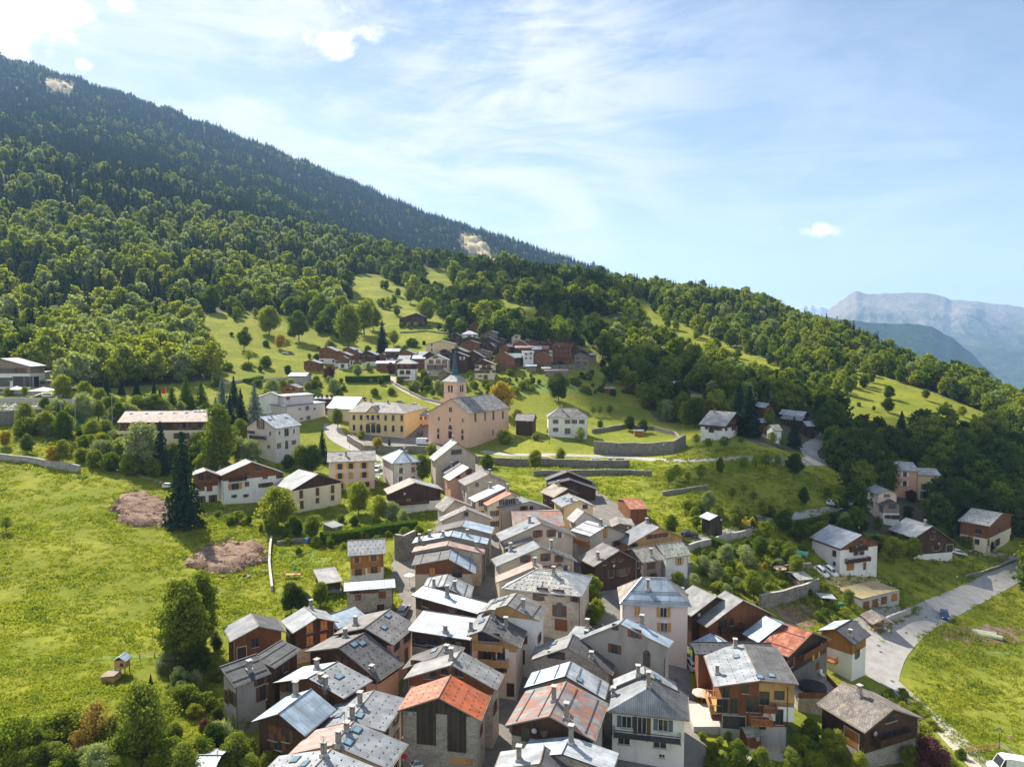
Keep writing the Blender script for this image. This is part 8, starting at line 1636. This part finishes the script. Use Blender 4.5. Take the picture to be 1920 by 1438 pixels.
# terraces of the corrugated roof chalet: loungers, tables
def lounger(px, py, label, mat='cloth_white', lift=0):
    p = hit(px, py, lift); r = E('lounger', p, label, 'lounger'); m = MB(); m.box(p + Z * .4, (.35, 0, 0), (0, .6, 0), (0, 0, .05)); m.build('seat', mat, r); m = MB(); m.box(p + Vector((0, .75, .7)), (.35, 0, 0), (0, .12, .35), (0, .04, -.02)); m.build('backrest', mat, r)
    for i in (-.3, .3): m = MB(); m.bx(p.x + i, p.y, p.z, .05, .9, .4); m.build('leg', 'metal_pale', r)
lounger(1401, 1346, 'left white sun chair on the wooden deck', lift=2.2); lounger(1414, 1345, 'right white sun chair on the wooden deck', lift=2.2)
boxthing('deck_table', 1410, 1353, (2.2, 1.2, .1), ['plastic_blue'], 'turquoise covered table on the wooden deck', 'table', lambda p, r: [(lambda m_: (m_.bx(p.x + i, p.y, p.z - 2, .08, .08, 4.7), m_.build('leg', 'metal_pale', r)))(MB()) for i in (-.9, .9)], 2.7)
lounger(1542, 1268, 'white lounge chair on the pool terrace by the red roofed house', lift=2.5)
# cemetery monuments
for i in range(46):
    x, y = 4 + (i % 16) * 6.6 + random.uniform(-1.5, 1.5), 763 + (i // 16) * 5 + random.uniform(-1, 1)
    q = hit(x, y); m = MB(); hh = random.uniform(.8, 1.6); m.bx(q.x, q.y, q.z - .1, random.uniform(.7, 1.1), .22, hh + .1); m.bx(q.x, q.y - 1.1, q.z - .05, .9, 1.8, .35, 0)
    if i % 4 == 0: m.bx(q.x, q.y, q.z + hh, .12, .12, .7); m.bx(q.x, q.y, q.z + hh + .35, .5, .12, .12)
    tag(m.build('gravestone', random.choice(['p_concrete', 'p_grey', 'metal_pale', 'frame_white']), origin=q), 'gravestone standing in the walled cemetery above the left meadow', 'gravestone', 'gravestones of the walled cemetery')
boxthing('terrace', 1322, 1352, (5.5, 7, 1.5), ['p_concrete'], 'paved terrace block left of the corrugated roof chalet', 'terrace', dz=-.4)
boxthing('terrace', 1523, 1322, (8, 7, 3.4), ['s_grey'], 'stone terrace with dark pool between red roof and slate tiled chalet', 'terrace', lambda p, r: [(lambda m_: (m_.bar(p + Vector((0, 0, 3.0)), p + Vector((0, 0, 3.7)), 2.3, 0, 20), m_.build('pool', 'paint_dark', r)))(MB()), (lambda m_: ([m_.box(p + Vector((0, -3.45, 3.6)), (4, 0, 0), (0, .04, 0), (0, 0, .5)), m_.box(p + Vector((3.95, 0, 3.6)), (.04, 0, 0), (0, 3.5, 0), (0, 0, .5))], m_.build('railing', 'w_brown', r)))(MB())], dz=-.4)
for x_, y_ in ((1735,1157),(1646,1210),(1650,1222),(1698,1186),(1866,1088),(1672,1277),(897,1115),(921,1023),(925,1080),(1268,1275)):
    q = hit(x_, y_); m = MB(); m.bar(q + Z * .06, q + Z * .12, .42, 0, 14); tag(m.build('manhole_cover', 'guard', origin=q), 'rusty round manhole cover set in the road surface', 'manhole cover', 'manhole covers in the roads')
wall([(1020,694),(1060,693),(1105,692)], 3.0, .7, 's_wall', 'dark terrace wall in front of the largest orange house')
# red play slide and hut above the presbytery
boxthing('play_slide', 1168, 722, (2.2, 1.2, 2.0), ['cloth_red'], 'red playground slide above the right pasture', 'slide', lambda p, r: (lambda m_: (m_.bar(p + Vector((1, 0, 1.8)), p + Vector((-2.4, 0, .2)), .35), m_.build('chute', 'cloth_red', r)))(MB()))
S('n', (1705,405),(1800,405),(1710,388),(1795,390), 2.6, 'r_pink','w_brown','tiny hut with rusty roof on the slope right of the pasture', W=2.5, rise=.7, th=0, aw=0, far=True, name='hut', cat='hut')
S('u', (430,1310),(512,1305),(430,1292),(510,1285), 2.6, 'r_grey','w_orange','orange garden hut inside the walled garden', W=1.6, rise=.5, th=0, aw=0, far=True, name='garden_hut', cat='hut')
boxthing('digger', 1397, 986, (2.6, 1.6, 1.0), ['plastic_yellow'], 'yellow mini digger half hidden under the olive tree', 'digger', lambda p, r: (lambda m_: (m_.bx(p.x - .3, p.y, p.z + 1.4, 1.3, 1.4, 1.2), m_.bar(p + Vector((.9, 0, 1.3)), p + Vector((2.2, 0, 2.6)), .15), m_.bar(p + Vector((2.2, 0, 2.6)), p + Vector((3.0, 0, .8)), .12), m_.build('arm', 'plastic_yellow', r)))(MB()), .4)
# a notice board sign near the lower right corner
p = hit(1893, 1405); r = E('road_sign', p, 'small purple and white road sign by the lower right meadow', 'sign'); m = MB(); m.bar(p, p + Z * 2.4, .04, 0, 6); m.build('pole', 'metal_pale', r); m = MB(); m.box(p + Z * 2.2 - Vector((0, .05, 0)), (.3, 0, 0), (0, .02, 0), (0, 0, .3)); m.build('plate', 'cloth_pink', r)
# logs and planks by the bottom left shed roof
S('P', (330,1447),(400,1447),(336,1432),(395,1431), 2.5, 'r_white','w_grey','shed roof peeking over the bottom edge among shrubs', W=2.5, rise=.6, th=0, aw=0, name='shed', cat='shed')

# rubble and cut brush on the two heaps
rk = []
for s_ in range(4):
    v, f, _ = ball((0, 0, .1), (.5, .38, .3), s_, 1); me = bpy.data.meshes.new('stone'); me.from_pydata(v, [], f); me.materials.append(MAT['g_earth' if s_ % 2 else 's_warm']); rk.append(me)
plain('brush', (.20, .11, .07), .9); plain('brush_pale', (.36, .25, .17), .9)
for s_ in range(3):
    rs = np.random.RandomState(s_ + 300); nb = 40; cen = rs.normal(size=(nb, 3)) * np.array([.45, .45, .12]) + np.array([0, 0, .25]); nn = rs.normal(size=(nb, 3)); nn /= np.linalg.norm(nn, axis=1, keepdims=True); rk.append(quads_mesh('brushwood', cen, nn, rs.uniform(.1, .3, nb), ['brush' if s_ < 2 else 'brush_pale'], None, .25))
rr = random.Random(8); pts = []
for poly, n_ in (([(205,960),(225,935),(255,922),(300,935),(328,960),(330,985),(300,990),(240,985)], 620), ([(345,1060),(400,1020),(430,1015),(500,1025),(502,1055),(440,1074),(380,1072)], 620), ([(345,1075),(500,1070),(500,1085),(420,1085)], 30)):
    c_ = 0
    while c_ < n_:
        px, py = rr.uniform(200, 525), rr.uniform(915, 1175)
        if inpoly(px, py, poly): q = hit(px, py); pts.append((q.x, q.y, q.z + rr.uniform(.1, 1.0) * (1 if n_ > 100 else .1))); c_ += 1
instancer('rubble', pts, [rr.uniform(0, 6.28) for _ in pts], [rr.uniform(.25, 1.15) for _ in pts], [rr.choice((0, 1, 2, 3, 4, 5, 6, 4, 5, 6)) for q in pts], rk, 'loose stones and cut brushwood on the earth heaps')

# ---------------------------------------------------------------- grass tufts on the near meadows
gm = []
for s in range(4):
    rs = np.random.RandomState(90 + s); nb = 26; cen = np.stack([rs.normal(size=nb) * .34, rs.normal(size=nb) * .34, rs.uniform(.06, .22, nb)], 1); nn = rs.normal(size=(nb, 3)); nn[:, 2] *= .5; nn /= np.linalg.norm(nn, axis=1, keepdims=True)
    gm.append(quads_mesh('tuft', cen, nn, rs.uniform(.10, .22, nb), ['l_grass' if s < 3 else 'l_broad'], None, .6))
pts = []; sc = []; ix = []; rz = []
NO = [[(735,1430),(770,1180),(735,1080),(735,1040),(800,1020),(870,850),(940,900),(990,960),(1090,900),(1190,970),(1290,1020),(1300,1100),(1290,1250),(1330,1438),(1300,1500),(740,1500)], [(205,960),(225,935),(255,922),(328,960),(330,985),(300,990)], [(345,1060),(400,1020),(500,1025),(500,1055),(440,1072)],
      [(410,1240),(620,1140),(780,1170),(740,1440),(400,1440)], [(1295,1440),(1295,1200),(1640,1180),(1700,1330),(1860,1450)], [(1640,1262),(1655,1190),(1760,1120),(1920,1035),(1920,1090),(1800,1150),(1720,1190),(1700,1300)]]
rs = np.random.RandomState(5)
for d0, d1, sp in ((66, 120, .85), (120, 190, 1.35), (190, 270, 2.2)):
    P_ = sample(d0, d1, sp, -.8, .8); x, y = P_[:, 0], P_[:, 1]; z = H(x, y); PX, PY = px_arr(x, y, z); ok = (PX > -20) & (PX < 1940) & (PY < 1460)
    k = np.zeros(len(x), bool); k |= polymask(PX, PY, MEADOWS[3])
    for m_ in NO: k &= ~polymask(PX, PY, m_)
    cl = vnoise(x, y, .21) + vnoise(x + 50, y, .55) * .6 + rs.normal(size=len(x)) * .5; ok &= k & (cl > -.55)
    for X_, Y_, Z_, c_ in zip(x[ok], y[ok], z[ok], cl[ok]): pts.append((X_, Y_, Z_)); sc.append((.5 + .45 * rs.rand() + .25 * max(0, c_)) * (1 if d0 < 120 else 1.5 if d0 < 190 else 2.0)); ix.append(3 if c_ > 1.25 else rs.randint(0, 3)); rz.append(rs.uniform(0, 6.28))
instancer('grass', pts, rz, sc, ix, gm, 'tufted meadow grass on the near fields')
TREESTAT += (len(pts),)

# ---------------------------------------------------------------- cumulus clouds overhead whose shadows lie on the slope
m, nt, b = newmat('cloud'); b.inputs['Base Color'].default_value = (.85, .86, .88, 1); b.inputs['Roughness'].default_value = 1
CH = 1480.0
def cloud(spots, label):
    V = []; F = []; rg_ = random.Random(len(spots))
    for (px, py, r_) in spots:
        g = hit(px, py); k = (CH - g.z) / sd.z; c_ = g + sd * k
        for q in range(7):
            a_ = rg_.uniform(0, 6.28); rr = r_ * rg_.uniform(.2, .75); s_ = r_ * rg_.uniform(.35, .6)
            v, f, _ = ball((c_.x + rr * math.cos(a_), c_.y + rr * math.sin(a_), CH + rg_.uniform(0, r_ * .4)), (s_, s_, s_ * .6), q, 2); o = len(V); V += v; F += [tuple(i + o for i in x) for x in f]
    me = bpy.data.meshes.new('cloud'); me.from_pydata(V, [], F); me.materials.append(MAT['cloud']); me.polygons.foreach_set('use_smooth', [True] * len(F)); me.update()
    o = bpy.data.objects.new('cloud', me); COL.objects.link(o); tag(o, label, kind='stuff')
cloud([(1170,710,45),(1250,765,50),(1380,775,40),(1480,800,38),(1330,745,40),(1230,700,40),(1400,905,28),(1480,912,32),(1550,925,28),(1340,830,22),(1290,790,26)], 'fair weather cloud over the wooded slope')
cloud([(1620,860,40),(1720,870,40),(1820,900,40),(1700,960,24),(1780,1000,22),(1850,960,30),(1640,1000,14),(1720,1060,11),(1900,870,50)], 'fair weather cloud over the lower right chalets')
cloud([(950,585,50),(1030,595,50),(1090,605,50),(960,540,70),(1050,540,70),(1040,690,14),(1080,680,16)], 'fair weather cloud over the wood above the hamlet')

# ---------------------------------------------------------------- haze
m = bpy.data.materials.new('haze'); m.use_nodes = True; nt = m.node_tree; nt.nodes.clear(); pv = nt.nodes.new('ShaderNodeVolumePrincipled'); pv.inputs['Color'].default_value = (.38, .62, 1, 1); pv.inputs['Density'].default_value = 6.5e-5; pv.inputs['Anisotropy'].default_value = .1
o_ = nt.nodes.new('ShaderNodeOutputMaterial'); nt.links.new(pv.outputs[0], o_.inputs['Volume']); MAT['haze'] = m
if HAZE:
    mb = MB(); mb.box((6000, 8900, 384), (12500, 0, 0), (0, 9600, 0), (0, 0, 956)); tag(mb.build('haze', 'haze'), 'thin blue haze filling the valley air', kind='stuff')
import os
if os.environ.get('TREESTAT'): print('STAT', TREESTAT, cnt)
